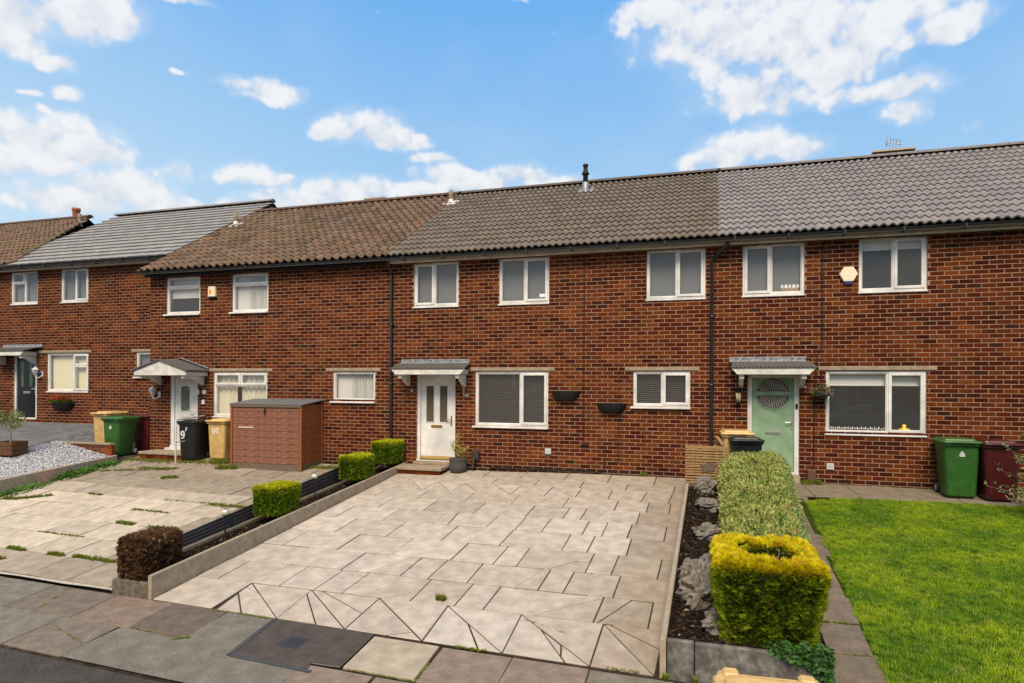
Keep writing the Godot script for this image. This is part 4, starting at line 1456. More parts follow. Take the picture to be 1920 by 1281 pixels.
func build_ground():
	var b := MB.new()
	var xs := [-400.0, -120.0, -60.0, -40.0, -30.0, -25.0, -22.0, -20.0, -18.5, -17.0, -15.5, -14.04, -14.0, -12.0, -10.0, -8.5, -7.0, -5.5, -4.0, -2.5, -1.2, 0.0, 2.0, 4.0, 6.0, 9.0, 14.0, 25.0, 60.0, 120.0, 400.0]
	var zz := func(x):
		var k := kerb_z(clampf(x, -40.0, 40.0))
		return [-400.0, -100.0, -30.0, -9.0, -3.0, -0.8, 0.0, k * 0.2, k * 0.4, k * 0.6, k * 0.8, k, k + 0.8, k + 1.6, k + 4.0, k + 8.0, k + 14.0, 60.0, 120.0, 400.0]
	sheet(b, xs, zz, land, -0.075)
	struct("ground", b, M["earth"])

	# road
	b = MB.new()
	var rs := steps(-60.0, 60.0, 60)
	sheet(b, rs, func(x): return [kerb_z(x) + 1.53, kerb_z(x) + 2.6, kerb_z(x) + 5.0, kerb_z(x) + 8.0], ground, -0.022)
	struct("road", b, M["asphalt"])

	# pavement
	b = MB.new()
	sheet(b, steps(-40.0, 30.0, 70), func(x): return [kerb_z(x) + 0.0, kerb_z(x) + 0.8, kerb_z(x) + 1.56], ground, -0.02)
	var pave := struct("pavement", b, M["joint"])
	var back := []
	var front := []
	var P := func(x, w): return Vector2(x, kerb_z(x) + w)
	var jb := [-14.0, -13.05, -12.1, -11.15, -10.2, -9.25, -8.24, -7.08, -6.14, -5.29]
	for i in jb.size() - 1:
		back.append(PackedVector2Array([P.call(jb[i] - 0.06, 0.03), P.call(jb[i + 1] - 0.06, 0.03), P.call(jb[i + 1] + 0.06, 0.77), P.call(jb[i] + 0.06, 0.77)]))
	var jf := [-12.9, -11.95, -11.0, -10.0, -9.0, -8.0, -7.05, -6.17]
	for i in jf.size() - 1:
		front.append(PackedVector2Array([P.call(jf[i] - 0.04, 0.78), P.call(jf[i + 1] - 0.04, 0.78), P.call(jf[i + 1] + 0.04, 1.52), P.call(jf[i] + 0.04, 1.52)]))
	front.append(PackedVector2Array([P.call(-3.66, 0.85), P.call(-2.90, 0.85), P.call(-2.86, 1.52), P.call(-3.62, 1.52)]))
	front.append(PackedVector2Array([P.call(-2.88, 0.85), P.call(-2.16, 0.83), P.call(-2.14, 1.52), P.call(-2.84, 1.52)]))
	front.append(PackedVector2Array([P.call(-2.14, 0.83), P.call(-1.45, 0.80), P.call(-1.43, 1.52), P.call(-2.12, 1.52)]))
	front.append(PackedVector2Array([P.call(-1.43, 0.80), P.call(-0.75, 0.80), P.call(-0.73, 1.52), P.call(-1.41, 1.52)]))
	var jr := [-0.73, 0.05, 0.8, 1.55, 2.3, 3.05, 3.8, 4.55, 5.3, 6.05]
	for i in jr.size() - 1:
		front.append(PackedVector2Array([P.call(jr[i], 0.80), P.call(jr[i + 1], 0.80), P.call(jr[i + 1] + 0.02, 1.52), P.call(jr[i] + 0.02, 1.52)]))
	back.append(PackedVector2Array([P.call(-2.54, 0.09), P.call(-1.80, 0.08), P.call(-1.76, 0.82), P.call(-2.50, 0.82)]))
	var jx := [-1.80, -1.05, -0.30, 0.45, 1.2, 1.95, 2.7, 3.45, 4.2, 4.95, 5.7]
	for i in jx.size() - 1:
		back.append(PackedVector2Array([P.call(jx[i], 0.08), P.call(jx[i + 1], 0.07), P.call(jx[i + 1] + 0.03, 0.79), P.call(jx[i] + 0.03, 0.80)]))
	var tones := [Color(0.39, 0.325, 0.25), Color(0.36, 0.315, 0.25), Color(0.44, 0.345, 0.27), Color(0.33, 0.28, 0.225), Color(0.42, 0.365, 0.28), Color(0.37, 0.33, 0.27)]
	var ptint := func(c):
		if absf(c.x + 6.6) < 0.3 and c.y < kerb_z(c.x) + 0.77:
			return Color(0.52, 0.39, 0.30)
		if absf(c.x + 5.7) < 0.3 and c.y < kerb_z(c.x) + 0.77:
			return Color(0.34, 0.265, 0.215)
		if absf(c.x + 6.6) < 0.3:
			return Color(0.45, 0.37, 0.295)
		return tones[int(absf(c.x * 7.3 + c.y * 3.1)) % tones.size()] * 1.25
	paving(pave, back + front, 0.006, ground, 0.0, M["pebble_slab"], ptint, 0.004)
	paving(pave, [PackedVector2Array([P.call(-3.335, 0.09), P.call(-2.575, 0.09), P.call(-2.51, 0.80), P.call(-3.27, 0.80)])], 0.004, ground, 0.004, M["slab"], func(_c): return Color(0.66, 0.56, 0.42), 0.001)
	# tarmac let into the pavement
	b = MB.new()
	var tp := PackedVector2Array([P.call(-6.16, 0.79), P.call(-5.27, 0.80), P.call(-5.33, 0.04), P.call(-3.36, 0.04), P.call(-3.29, 0.82), P.call(-3.64, 0.84), P.call(-3.62, 1.53), P.call(-6.13, 1.53)])
	flat(b, tp, 0.001)
	struct("tarmac_patch", b, M["tarmac"])
	b = MB.new()
	flat(b, PackedVector2Array([P.call(-4.63, 0.045), P.call(-3.365, 0.045), P.call(-3.30, 0.80), P.call(-3.60, 0.82), P.call(-3.56, 0.96), P.call(-4.47, 0.95)]), 0.005)
	var dp := struct("tarmac_patch", b, M["tarmac_dark"])
	var sb := MB.new()
	for e in [[P.call(-4.66, 0.045), P.call(-4.49, 0.97)], [P.call(-4.50, 0.955), P.call(-3.50, 0.985)]]:
		var n: Vector2 = (e[1] - e[0]).orthogonal().normalized() * 0.024
		flat(sb, PackedVector2Array([e[0] - n, e[1] - n, e[1] + n, e[0] + n]), 0.009)
	part("sealing_strip", sb, M["sealant"], dp)
	# the stopcock cover
	var cz := kerb_z(-4.06) + 0.50
	var cover := thing("stopcock_cover", "small square blue grey metal cover set in the dark tarmac patch", "cover", Vector3(-4.06, ground(-4.06, cz) + 0.006, cz), -0.05)
	b = MB.new()
	b.span(Vector3(-0.12, 0.0, -0.12), Vector3(0.12, 0.006, 0.12), 0.002)
	part("frame", b, mat("iron", Color(0.10, 0.11, 0.13), 0.55, {"metal": 0.4, "tex": "patch", "size": 0.1}), cover)
	b = MB.new()
	for i in 5:
		for j in 5:
			b.box(Vector3(-0.07 + i * 0.035, 0.008, -0.07 + j * 0.035), Vector3(0.024, 0.005, 0.024), 0.001)
	part("lid", b, M["iron"], cover)

	build_drive()
	build_left_drive()
	build_right_garden()


func flat(b: MB, poly: PackedVector2Array, lift: float):
	var idx := Geometry2D.triangulate_polygon(poly)
	for i in range(0, idx.size(), 3):
		var p := []
		for k in 3:
			var q := poly[idx[i + k]]
			p.append(Vector3(q.x, ground(q.x, q.y) + lift, q.y))
		b.trio(p[0], p[1], p[2], Vector3.UP)


func build_drive():
	var b := MB.new()
	sheet(b, steps(-6.64, -0.36, 10), func(x): return steps(0.012, kerb_z(x) + 0.05, 9), ground, -0.014)
	var drive := struct("driveway", b, M["joint"])
	var k := 0.05
	var zs := [6.63, 5.97, 5.31, 4.61, 3.90, 3.22, 2.57, 1.93]
	# where the joints meet the front and the back of each row
	var rows := [
		[-6.23, -5.24, -4.71, -4.30, -2.80, -2.44, -1.18, -0.61, -3.37],
		[-5.71, -4.74, -3.84, -3.44, -2.90, -1.97, -1.07, -1.66],
		[-6.19, -5.24, -4.31, -3.40, -2.78, -2.45, -1.52, -1.19, -0.62],
		[-5.74, -4.79, -3.86, -2.92, -1.99, -1.63, -1.09],
		[-6.19, -5.26, -4.32, -3.39, -2.90, -2.47, -1.84, -1.54, -1.17, -0.64],
		[-5.72, -4.81, -3.86, -2.93, -2.01, -2.30, -1.11],
		[-6.17, -5.26, -4.30, -3.39, -2.44, -1.55, -1.02, -0.65]]
	var polys := []
	for i in rows.size():
		var own := [strip(-6.58, -0.44, zs[i + 1] + 0.006, zs[i] - 0.006, k)]
		for x in rows[i]:
			split(own, Vector2(x, zs[i] + k * (x + 0.5) - 0.1), Vector2(x + rnd(-0.01, 0.01), zs[i + 1] + k * (x + 0.5) + 0.1))
		polys += own
	# cracks: [x0, z0, x1, z1]
	var cr := [[-5.75, 6.33, -5.55, 5.80], [-4.13, 6.38, -3.92, 6.22], [-4.18, 6.12, -3.90, 6.05], [-3.63, 6.4, -3.20, 5.95], [-1.55, 6.30, -1.85, 6.55], [-1.62, 6.28, -1.42, 6.02], [-1.1, 6.5, -0.88, 6.02], [-0.95, 6.45, -0.70, 6.10], [-4.30, 5.70, -4.05, 5.25], [-4.45, 5.60, -4.34, 5.20], [-3.9, 5.7, -3.7, 5.3], [-2.25, 5.85, -2.10, 5.35], [-2.3, 5.6, -2.0, 5.62], [-1.75, 5.8, -1.5, 5.4], [-3.55, 4.2, -3.47, 3.95],
		[-1.95, 5.15, -1.55, 4.72], [-1.78, 4.90, -1.5, 4.88], [-2.2, 4.3, -1.95, 4.28], [-1.75, 3.55, -1.5, 3.53], [-3.0, 2.35, -2.85, 2.05], [-1.95, 2.95, -1.72, 2.9], [-1.78, 3.05, -1.70, 2.70], [-4.05, 3.75, -4.10, 3.3], [-1.95, 2.4, -1.75, 2.15]]
	for c in cr:
		split(polys, Vector2(c[0], c[1]), Vector2(c[2], c[3]))
	# the row of triangles at the front
	var fz := []
	var top := [-5.66, -4.74, -3.77, -2.87, -1.98, -1.07]
	var bot := [-5.55, -4.66, -3.75, -2.81, -1.93, -1.06, -0.47]
	var T := func(x): return Vector2(x, zs[0] + k * (x + 0.5))
	var Bt := func(x): return Vector2(x, kerb_z(x) + 0.015)
	fz.append(PackedVector2Array([T.call(-6.58), T.call(top[0]), Bt.call(-5.62), Bt.call(-6.58)]))
	for i in top.size():
		var nxt: float = top[i + 1] if i + 1 < top.size() else -0.44
		var foot: float = bot[i + 1]
		fz.append(PackedVector2Array([T.call(top[i]), Bt.call(foot), Bt.call(bot[i])]))
		fz.append(PackedVector2Array([T.call(top[i]), T.call(nxt), Bt.call(foot)]))
	for c in [[-5.45, 6.86, -5.2, 7.13], [-4.45, 6.86, -4.15, 7.21], [-5.55, 6.55, -5.4, 6.62], [-4.3, 6.58, -4.05, 6.72], [-3.2, 7.28, -3.0, 7.18], [-3.1, 7.05, -2.85, 7.06], [-2.35, 7.1, -2.2, 7.35], [-1.75, 6.75, -1.62, 6.95], [-1.42, 7.05, -1.35, 7.4], [-0.95, 7.15, -0.65, 7.05], [-0.85, 6.72, -0.68, 6.85]]:
		split(fz, Vector2(c[0], c[1]), Vector2(c[2], c[3]))
	polys += fz
	# the row of triangles near the house
	var tb := [-6.05, -5.43, -4.82, -4.23, -3.59, -2.93, -2.35, -1.75, -1.17]
	var tt := [-6.50, -5.97, -5.38, -4.77, -4.14, -3.56, -2.92, -2.35, -1.77]
	var A := func(x): return Vector2(x, 1.93 + 0.04 * (x + 0.5))
	var C := func(x): return Vector2(x, 1.24 + 0.035 * (x + 0.5))
	polys.append(PackedVector2Array([C.call(-6.58), C.call(tt[1]), A.call(tb[0]), A.call(-6.58)]))
	for i in range(1, tt.size()):
		polys.append(PackedVector2Array([C.call(tt[i]), A.call(tb[i]), A.call(tb[i - 1])]))
		if i + 1 < tt.size():
			polys.append(PackedVector2Array([C.call(tt[i]), C.call(tt[i + 1]), A.call(tb[i])]))
	polys.append(PackedVector2Array([C.call(-1.77), C.call(-1.12), A.call(tb[8])]))
	polys.append(PackedVector2Array([C.call(-1.12), C.call(-0.66), A.call(-0.70), A.call(tb[8])]))
	polys.append(PackedVector2Array([C.call(-0.66), C.call(-0.44), A.call(-0.44), A.call(-0.70)]))
	# two rows along the wall
	var E := func(x): return Vector2(x, 0.72 + 0.035 * (x + 0.5))
	var j8 := [-6.58, -6.07, -5.12, -4.21, -3.32, -2.40, -1.53, -0.65, -0.44]
	for i in j8.size() - 1:
		polys.append(PackedVector2Array([E.call(j8[i]), E.call(j8[i + 1]), C.call(j8[i + 1]), C.call(j8[i])]))
	var j9 := [-6.58, -5.5, -4.59, -3.76, -2.83, -1.95, -1.05, -0.44]
	for i in j9.size() - 1:
		polys.append(PackedVector2Array([Vector2(j9[i], 0.03), Vector2(j9[i + 1], 0.03), E.call(j9[i + 1]), E.call(j9[i])]))
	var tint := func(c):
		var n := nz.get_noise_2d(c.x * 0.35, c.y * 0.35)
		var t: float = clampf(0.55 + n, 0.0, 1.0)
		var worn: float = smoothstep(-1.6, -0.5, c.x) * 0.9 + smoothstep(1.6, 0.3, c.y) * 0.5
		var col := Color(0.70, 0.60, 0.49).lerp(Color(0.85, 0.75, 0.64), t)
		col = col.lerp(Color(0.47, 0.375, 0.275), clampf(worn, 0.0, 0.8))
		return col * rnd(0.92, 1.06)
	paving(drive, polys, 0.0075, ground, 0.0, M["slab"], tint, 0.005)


func build_left_drive():
	# the paved forecourt of the house with the brown roof
	var b := MB.new()
	sheet(b, steps(-13.98, -7.28, 8), func(x): return steps(0.012, kerb_z(x) - 0.06, 8), ground, -0.014)
	var drive := struct("driveway", b, M["joint"])
	var zs := [6.72, 6.06, 5.36, 4.69, 4.00, 3.38, 2.76, 2.12, 1.48, 0.86, 0.02]
	var polys := []
	for i in zs.size() - 1:
		var kf := 0.09 if i < 4 else 0.05
		var sk := func(z, x): return z + (0.085 - 0.009 * (6.7 - z)) * (x + 9.3)
		var x := -13.95
		var off := 0.0 if i % 2 else 0.42
		var first := true
		while x < -7.32:
			var w := 0.83
			if first:
				w = 0.45 + off * 0.5
			first = false
			var xe := minf(x + w, -7.30)
			polys.append(PackedVector2Array([Vector2(x, sk.call(zs[i + 1], x) if i < zs.size() - 2 else 0.03), Vector2(xe, sk.call(zs[i + 1], xe) if i < zs.size() - 2 else 0.03), Vector2(xe, sk.call(zs[i], xe)), Vector2(x, sk.call(zs[i], x))]))
			x = xe
	var tint := func(c):
		var n := nz.get_noise_2d(c.x * 0.5 + 30.0, c.y * 0.5)
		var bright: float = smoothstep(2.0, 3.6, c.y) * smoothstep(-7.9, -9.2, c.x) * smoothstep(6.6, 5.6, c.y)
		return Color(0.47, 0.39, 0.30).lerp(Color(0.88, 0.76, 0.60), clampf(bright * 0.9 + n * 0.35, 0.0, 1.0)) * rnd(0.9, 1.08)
	paving(drive, polys, 0.011, ground, 0.0, M["slab"], tint, 0.006)
	# pale line of mortar where it meets the pavement
	b = MB.new()
	sheet(b, steps(-14.0, -7.28, 14), func(x): return [kerb_z(x) - 0.09, kerb_z(x) - 0.035 + 0.012 * sin(x * 9.0)], ground, 0.004)
	part("mortar_line", b, mat("pale_mortar", Color(0.52, 0.46, 0.38), 0.9, {"tex": "stain", "size": 0.5}), drive)
	# the upper drive and the bed of gravel of the house set back
	b = MB.new()
	sheet(b, steps(-26.0, -14.9, 12), func(x): return steps(-0.83, 4.6 if x < -15.8 else 0.99, 7), upper_ground, 0.0)
	var up := struct("driveway", b, mat("block_bed", Color(0.10, 0.10, 0.105), 0.9))
	var blocks := []
	for i in 40:
		for j in 26:
			var x := -24.0 + i * 0.235 + (0.11 if j % 2 else 0.0)
			blocks.append(strip(x, x + 0.225, -0.80 + j * 0.195, -0.80 + j * 0.195 + 0.186, 0.0))
	blocks = blocks.filter(func(q): return q[1].x < -15.0 and (q[2].y < 0.97 or q[1].x < -15.84) and q[0].x > -1.62 * (13.39 - q[0].y))
	var bt := func(_c): return Color(0.235, 0.24, 0.255) * rnd(0.85, 1.15)
	paving(up, blocks, 0.003, upper_ground, 0.012, M["slab"], bt, 0.002, "block_paver")
	b = MB.new()
	sheet(b, steps(-15.84, -14.06, 5), func(_x): return steps(1.0, 4.6, 7), upper_ground, -0.005)
	struct("gravel_bed", b, mat("gravel_base", Color(0.30, 0.30, 0.32), 0.95, {"tex": "patch", "size": 0.06}))
	var st := MB.new()
	for k in 8:
		var a := TAU * k / 8.0
		var e := TAU * (k + 1) / 8.0
		for s in [1.0, -1.0]:
			st.trio(Vector3(cos(a), 0, sin(a) * 0.75), Vector3(cos(e), 0, sin(e) * 0.75), Vector3(0.1 * s, 0.6 * s, 0.05), Vector3(cos(a), s, sin(a)))
	var xf := []
	var cols := []
	for i in 15000:
		var x := rnd(-15.9, -14.07)
		var z := rnd(1.06, 4.5)
		var r := rnd(0.009, 0.019)
		var B := Basis.from_euler(Vector3(rnd(-0.6, 0.6), rnd(0, TAU), rnd(-0.6, 0.6))).scaled(Vector3(r, r, r))
		xf.append(Transform3D(B, Vector3(x, upper_ground(x, z) + rnd(0.0, 0.014), z)))
		var v := rnd(0.26, 0.72)
		cols.append(Color(v, v * 1.0, v * 1.05))
	var gr := many("gravel", st.mesh(), M["pebble"], xf, cols)
	tag(gr, "white and slate grey gravel filling the raised bed behind the kerb", "gravel")


func build_right_garden():
	# path of large slabs from the street to the green door, and along the wall
	var b := MB.new()
	sheet(b, [0.55, 0.85, 1.2, 1.56], func(x): return steps(0.95, kerb_z(x) + 0.06, 8), ground, -0.016)
	sheet(b, [0.40, 1.0, 2.0, 3.5, 5.0, 7.0], func(_x): return [0.012, 0.5, 1.05], ground, -0.014)
	var path := struct("path", b, M["joint"])
	var polys := []
	var zs := [7.50, 6.73, 6.07, 5.40, 4.72, 4.08, 3.32, 2.60, 1.85, 1.02]
	for i in zs.size() - 1:
		var lf := func(z): return lerpf(1.10, 0.62, (z - 1.0) / 6.5)
		var rt := func(z): return lerpf(1.62, 1.46, clampf((z - 1.0) / 5.0, 0.0, 1.0))
		var sk := 0.02
		polys.append(PackedVector2Array([Vector2(lf.call(zs[i + 1]), zs[i + 1]), Vector2(rt.call(zs[i + 1]), zs[i + 1] + sk), Vector2(rt.call(zs[i]), zs[i] + sk), Vector2(lf.call(zs[i]), zs[i])]))
	var xs := [0.42, 1.05, 1.75, 2.50, 3.28, 4.05, 4.80, 5.55, 6.3, 7.0]
	for i in xs.size() - 1:
		polys.append(PackedVector2Array([Vector2(xs[i] - 0.12, 0.03), Vector2(xs[i + 1] - 0.12, 0.03), Vector2(xs[i + 1], 1.0), Vector2(xs[i], 1.0)]))
	var tint := func(c): return (Color(0.40, 0.325, 0.25) if c.y > 1.0 else Color(0.50, 0.405, 0.30)) * rnd(0.93, 1.07)
	paving(path, polys, 0.006, ground, 0.0, M["pebble_slab"], tint, 0.004)
	# lawn
	b = MB.new()
	sheet(b, [1.44, 2.0, 2.8, 3.6, 4.6, 5.8, 7.0], func(x): return steps(1.03 + maxf(0.0, 2.2 - x) * 0.55, kerb_z(x) + 0.0, 8), ground, 0.0)
	struct("lawn", b, M["turf"])
	var bl := MB.new()
	for k in 7:
		var a := TAU * k / 7.0 + 0.4
		var lean := 0.35 + 0.3 * (k % 3)
		var o := Vector3(cos(a), 0, sin(a)) * 0.010
		var tip := Vector3(cos(a) * lean, 1.0 - 0.2 * (k % 2), sin(a) * lean) * 0.042
		var s := Vector3(-sin(a), 0, cos(a)) * 0.0028
		bl.tri(o - s, o + s, o + tip)
	var xf := []
	var cols := []
	for i in 62000:
		var x := rnd(1.42, 5.6)
		var z := rnd(1.0, 7.55)
		var lim := 1.55 + 0.05 * nz.get_noise_2d(z * 2.0, 5.0) - (z - 1.0) * 0.018
		if x < lim or z < 1.06 + maxf(0.0, 2.2 - x) * 0.5 + 0.05 * nz.get_noise_2d(x * 3.0, 2.0) or x > 1.6 + (13.4 - z) * 0.36:
			continue
		var n := nz.get_noise_2d(x * 0.9, z * 0.9)
		var n2 := nz.get_noise_2d(x * 4.0 + 9.0, z * 4.0)
		var sc := rnd(0.6, 1.25) * (1.0 + 0.35 * n2)
		xf.append(Transform3D(Basis(Vector3.UP, rnd(0, TAU)).scaled(Vector3(sc, sc * 0.9, sc)), Vector3(x, ground(x, z), z)))
		var c := Color(0.13, 0.27, 0.008).lerp(Color(0.36, 0.47, 0.010), clampf(0.45 + n * 0.9 + n2 * 0.5, 0.0, 1.0))
		if rng.randf() < 0.05:
			c = Color(0.36, 0.33, 0.10)
		elif rng.randf() < 0.15:
			c = Color(0.04, 0.11, 0.01)
		cols.append(c * rnd(0.8, 1.15))
	var g := many("grass", bl.mesh(), M["leaf"], xf, cols)
	tag(g, "bright green grass of the lawn in front of the green door house", "grass")


# ---- gardens -------------------------------------------------------------------------------------------------------------------

func spray_mesh(n: int, w: float) -> ArrayMesh:
	# a flat fan of scale leaves, about one unit long
	var b := MB.new()
	for k in n:
		var a := (float(k) / (n - 1) - 0.5) * 1.5
		var d := Vector3(sin(a), cos(a), 0.12 * sin(k * 2.0))
		var s := Vector3(cos(a), -sin(a), 0) * w
		var l := 1.0 - 0.35 * absf(a)
		b.tri(d * 0.1 - s * 0.5, d * l * 0.55 + s, d * l)
		b.tri(d * 0.1 - s * 0.5, d * l, d * l * 0.55 - s)
	return b.mesh()


func leaf_mesh() -> ArrayMesh:
	# a folded oval leaf, one unit long
	var b := MB.new()
	var r := [Vector3(0, 0, 0), Vector3(0, 0.35, 0.06), Vector3(0, 0.75, 0.04), Vector3(0, 1.0, -0.06)]
	var w := [0.02, 0.24, 0.19, 0.0]
	for i in 3:
		for s in [-1.0, 1.0]:
			var p: Vector3 = r[i] + Vector3(s * w[i], 0, 0.10 * w[i])
			var q: Vector3 = r[i + 1] + Vector3(s * w[i + 1], 0, 0.10 * w[i + 1])
			if s > 0:
				b.quad(r[i], p, q, r[i + 1])
			else:
				b.quad(r[i], r[i + 1], q, p)
	return b.mesh()


func facing(n: Vector3, spin: float) -> Basis:
	# y along n, turned about it
	var t := n.cross(Vector3.UP if absf(n.y) < 0.9 else Vector3.RIGHT).normalized()
	return Basis(t, n, t.cross(n)) * Basis(Vector3.UP, spin)


# leaves over a block with rounded edges: half sizes h, rounding r; size gives the block's half size at the height y (-1 .. 1)
func block_leaves(c: Vector3, h: Vector3, r: float, n: int, size: float, turn: float, tone: Callable, taper := 0.0, faces := [1, 1, 1, 1, 1], rough := 0.03) -> Array:
	var xf := []
	var cols := []
	var areas := [faces[0] * 4.0 * h.x * h.z, faces[1] * 4.0 * h.x * h.y, faces[2] * 4.0 * h.x * h.y, faces[3] * 4.0 * h.z * h.y, faces[4] * 4.0 * h.z * h.y]
	var total := 0.0
	for a in areas:
		total += a
	for i in n:
		var pick := rng.randf() * total
		var f := 0
		while f < 4 and pick > areas[f]:
			pick -= areas[f]
			f += 1
		var u := rnd(-1, 1)
		var v := rnd(-1, 1)
		var p := Vector3()
		if f == 0: p = Vector3(u * h.x, h.y, v * h.z)
		elif f == 1: p = Vector3(u * h.x, v * h.y, h.z)
		elif f == 2: p = Vector3(u * h.x, v * h.y, -h.z)
		elif f == 3: p = Vector3(h.x, u * h.y, v * h.z)
		else: p = Vector3(-h.x, u * h.y, v * h.z)
		var core := Vector3(clampf(p.x, -h.x + r, h.x - r), clampf(p.y, -h.y - 1.0, h.y - r), clampf(p.z, -h.z + r, h.z - r))
		var nn := (p - core).normalized()
		p = core + nn * r
		var bump := nz.get_noise_3d((p.x + c.x) * 3.0, p.y * 3.0, (p.z + c.z) * 3.0)
		p += nn * (bump * rough * 2.0 + rnd(-rough, rough * 0.6))
		var k := 1.0 - taper * clampf(0.5 - p.y / h.y * 0.5, 0.0, 1.0)
		p.x *= k
		p.z *= k
		var col = tone.call(p, nn, bump)
		if col == null:
			continue
		var d := (nn + Vector3(rnd(-0.7, 0.7), rnd(-0.3, 0.8), rnd(-0.7, 0.7))).normalized()
		var s := size * rnd(0.65, 1.3)
		xf.append(Transform3D(Basis(Vector3.UP, turn) * facing(d, rnd(0, TAU)).scaled(Vector3(s, s, s)), c + Basis(Vector3.UP, turn) * p))
		cols.append(col)
	return [xf, cols]


func conifer_cube(label: String, c: Vector3, h: Vector3, group: String, dead := false) -> Node3D:
	var o := thing("dead_hedge_cube" if dead else "hedge_cube", label, "hedge", c - Vector3(0, h.y, 0), 0.0, group)
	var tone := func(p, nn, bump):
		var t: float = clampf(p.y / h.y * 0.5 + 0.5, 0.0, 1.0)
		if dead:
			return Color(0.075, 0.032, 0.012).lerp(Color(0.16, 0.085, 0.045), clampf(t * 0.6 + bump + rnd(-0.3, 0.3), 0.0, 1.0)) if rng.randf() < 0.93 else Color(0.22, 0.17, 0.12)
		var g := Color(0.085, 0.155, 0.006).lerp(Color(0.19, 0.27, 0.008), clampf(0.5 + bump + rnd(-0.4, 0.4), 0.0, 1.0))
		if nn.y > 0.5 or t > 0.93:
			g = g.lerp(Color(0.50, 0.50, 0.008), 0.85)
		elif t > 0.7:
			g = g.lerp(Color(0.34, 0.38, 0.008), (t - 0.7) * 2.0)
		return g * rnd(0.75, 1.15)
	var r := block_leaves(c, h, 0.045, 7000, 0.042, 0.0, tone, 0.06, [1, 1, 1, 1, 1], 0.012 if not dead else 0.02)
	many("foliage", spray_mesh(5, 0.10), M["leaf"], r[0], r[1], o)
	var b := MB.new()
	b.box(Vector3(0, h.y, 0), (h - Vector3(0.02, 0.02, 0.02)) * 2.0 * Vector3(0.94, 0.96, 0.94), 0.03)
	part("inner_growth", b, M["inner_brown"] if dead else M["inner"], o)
	return o


func wall_top(z: float) -> float:
	return 0.085 - 0.0895 * z


func right_top(z: float) -> float:
	return 0.245 - 0.0885 * z


func bed_soil(z: float) -> float:
	return -0.055 - 0.0895 * z


func clods(xa: float, xb: float, za: float, zb: float, f: Callable, n: int, called_label: String):
	var b := MB.new()
	for k in 6:
		var a := TAU * k / 6.0
		var e := TAU * (k + 1) / 6.0
		for s in [1.0, -0.6]:
			b.trio(Vector3(cos(a), 0, sin(a)), Vector3(cos(e), 0, sin(e)), Vector3(0.1, 0.8 * s, 0), Vector3(cos(a), s, sin(a)))
	var xf := []
	var cols := []
	for i in n:
		var x := rnd(xa, xb)
		var z := rnd(za, zb)
		var r := rnd(0.005, 0.02)
		xf.append(Transform3D(Basis.from_euler(Vector3(rnd(-1, 1), rnd(0, TAU), rnd(-1, 1))).scaled(Vector3(r * rnd(0.6, 1.8), r, r)), Vector3(x, f.call(z) + rnd(0.0, 0.012), z)))
		var c := Color(0.020, 0.013, 0.009) * rnd(0.5, 2.2)
		if rng.randf() < 0.02:
			c = Color(0.25, 0.22, 0.18)
		elif rng.randf() < 0.06:
			c = Color(0.10, 0.055, 0.025)
		cols.append(c)
	var m := many("bark_mulch", b.mesh(), M["clod"], xf, cols)
	tag(m, called_label, "mulch")


func sloped_slab(b: MB, x0: float, x1: float, za: float, zb: float, top: Callable, bottom: Callable, bev := 0.008):
	# an upright plank whose top and bottom follow the slope
	var p := []
	for q in [[za, bottom.call(za)], [zb, bottom.call(zb)], [zb, top.call(zb)], [za, top.call(za)]]:
		p.append(Vector2(-q[0], q[1]))
	b.prism(PackedVector2Array(p), x0 + bev, x1 - bev, Basis(Vector3(0, 0, -1), Vector3.UP, Vector3.RIGHT))
	for i in p.size():
		pass
	var q2 := [Vector3(x0, 0, 0), Vector3(x1, 0, 0)]
	var lo := func(z): return bottom.call(z)
	var hi := func(z): return top.call(z) - bev
	b.quado(Vector3(x0, lo.call(za), za - 0.0), Vector3(x0, lo.call(zb), zb), Vector3(x0, hi.call(zb), zb), Vector3(x0, hi.call(za), za), Vector3.LEFT)
	b.quado(Vector3(x1, lo.call(za), za), Vector3(x1, lo.call(zb), zb), Vector3(x1, hi.call(zb), zb), Vector3(x1, hi.call(za), za), Vector3.RIGHT)
	b.quado(Vector3(x0, hi.call(za), za), Vector3(x0, hi.call(zb), zb), Vector3(x0 + bev, top.call(zb), zb), Vector3(x0 + bev, top.call(za), za), Vector3(-1, 1, 0))
	b.quado(Vector3(x1, hi.call(za), za), Vector3(x1, hi.call(zb), zb), Vector3(x1 - bev, top.call(zb), zb), Vector3(x1 - bev, top.call(za), za), Vector3(1, 1, 0))
	for z in [za, zb]:
		b.quado(Vector3(x0, lo.call(z), z), Vector3(x0 + bev, lo.call(z), z), Vector3(x0 + bev, top.call(z), z), Vector3(x0, hi.call(z), z), Vector3(0, 0, -1 if z == minf(za, zb) else 1))
		b.quado(Vector3(x1, lo.call(z), z), Vector3(x1 - bev, lo.call(z), z), Vector3(x1 - bev, top.call(z), z), Vector3(x1, hi.call(z), z), Vector3(0, 0, -1 if z == minf(za, zb) else 1))


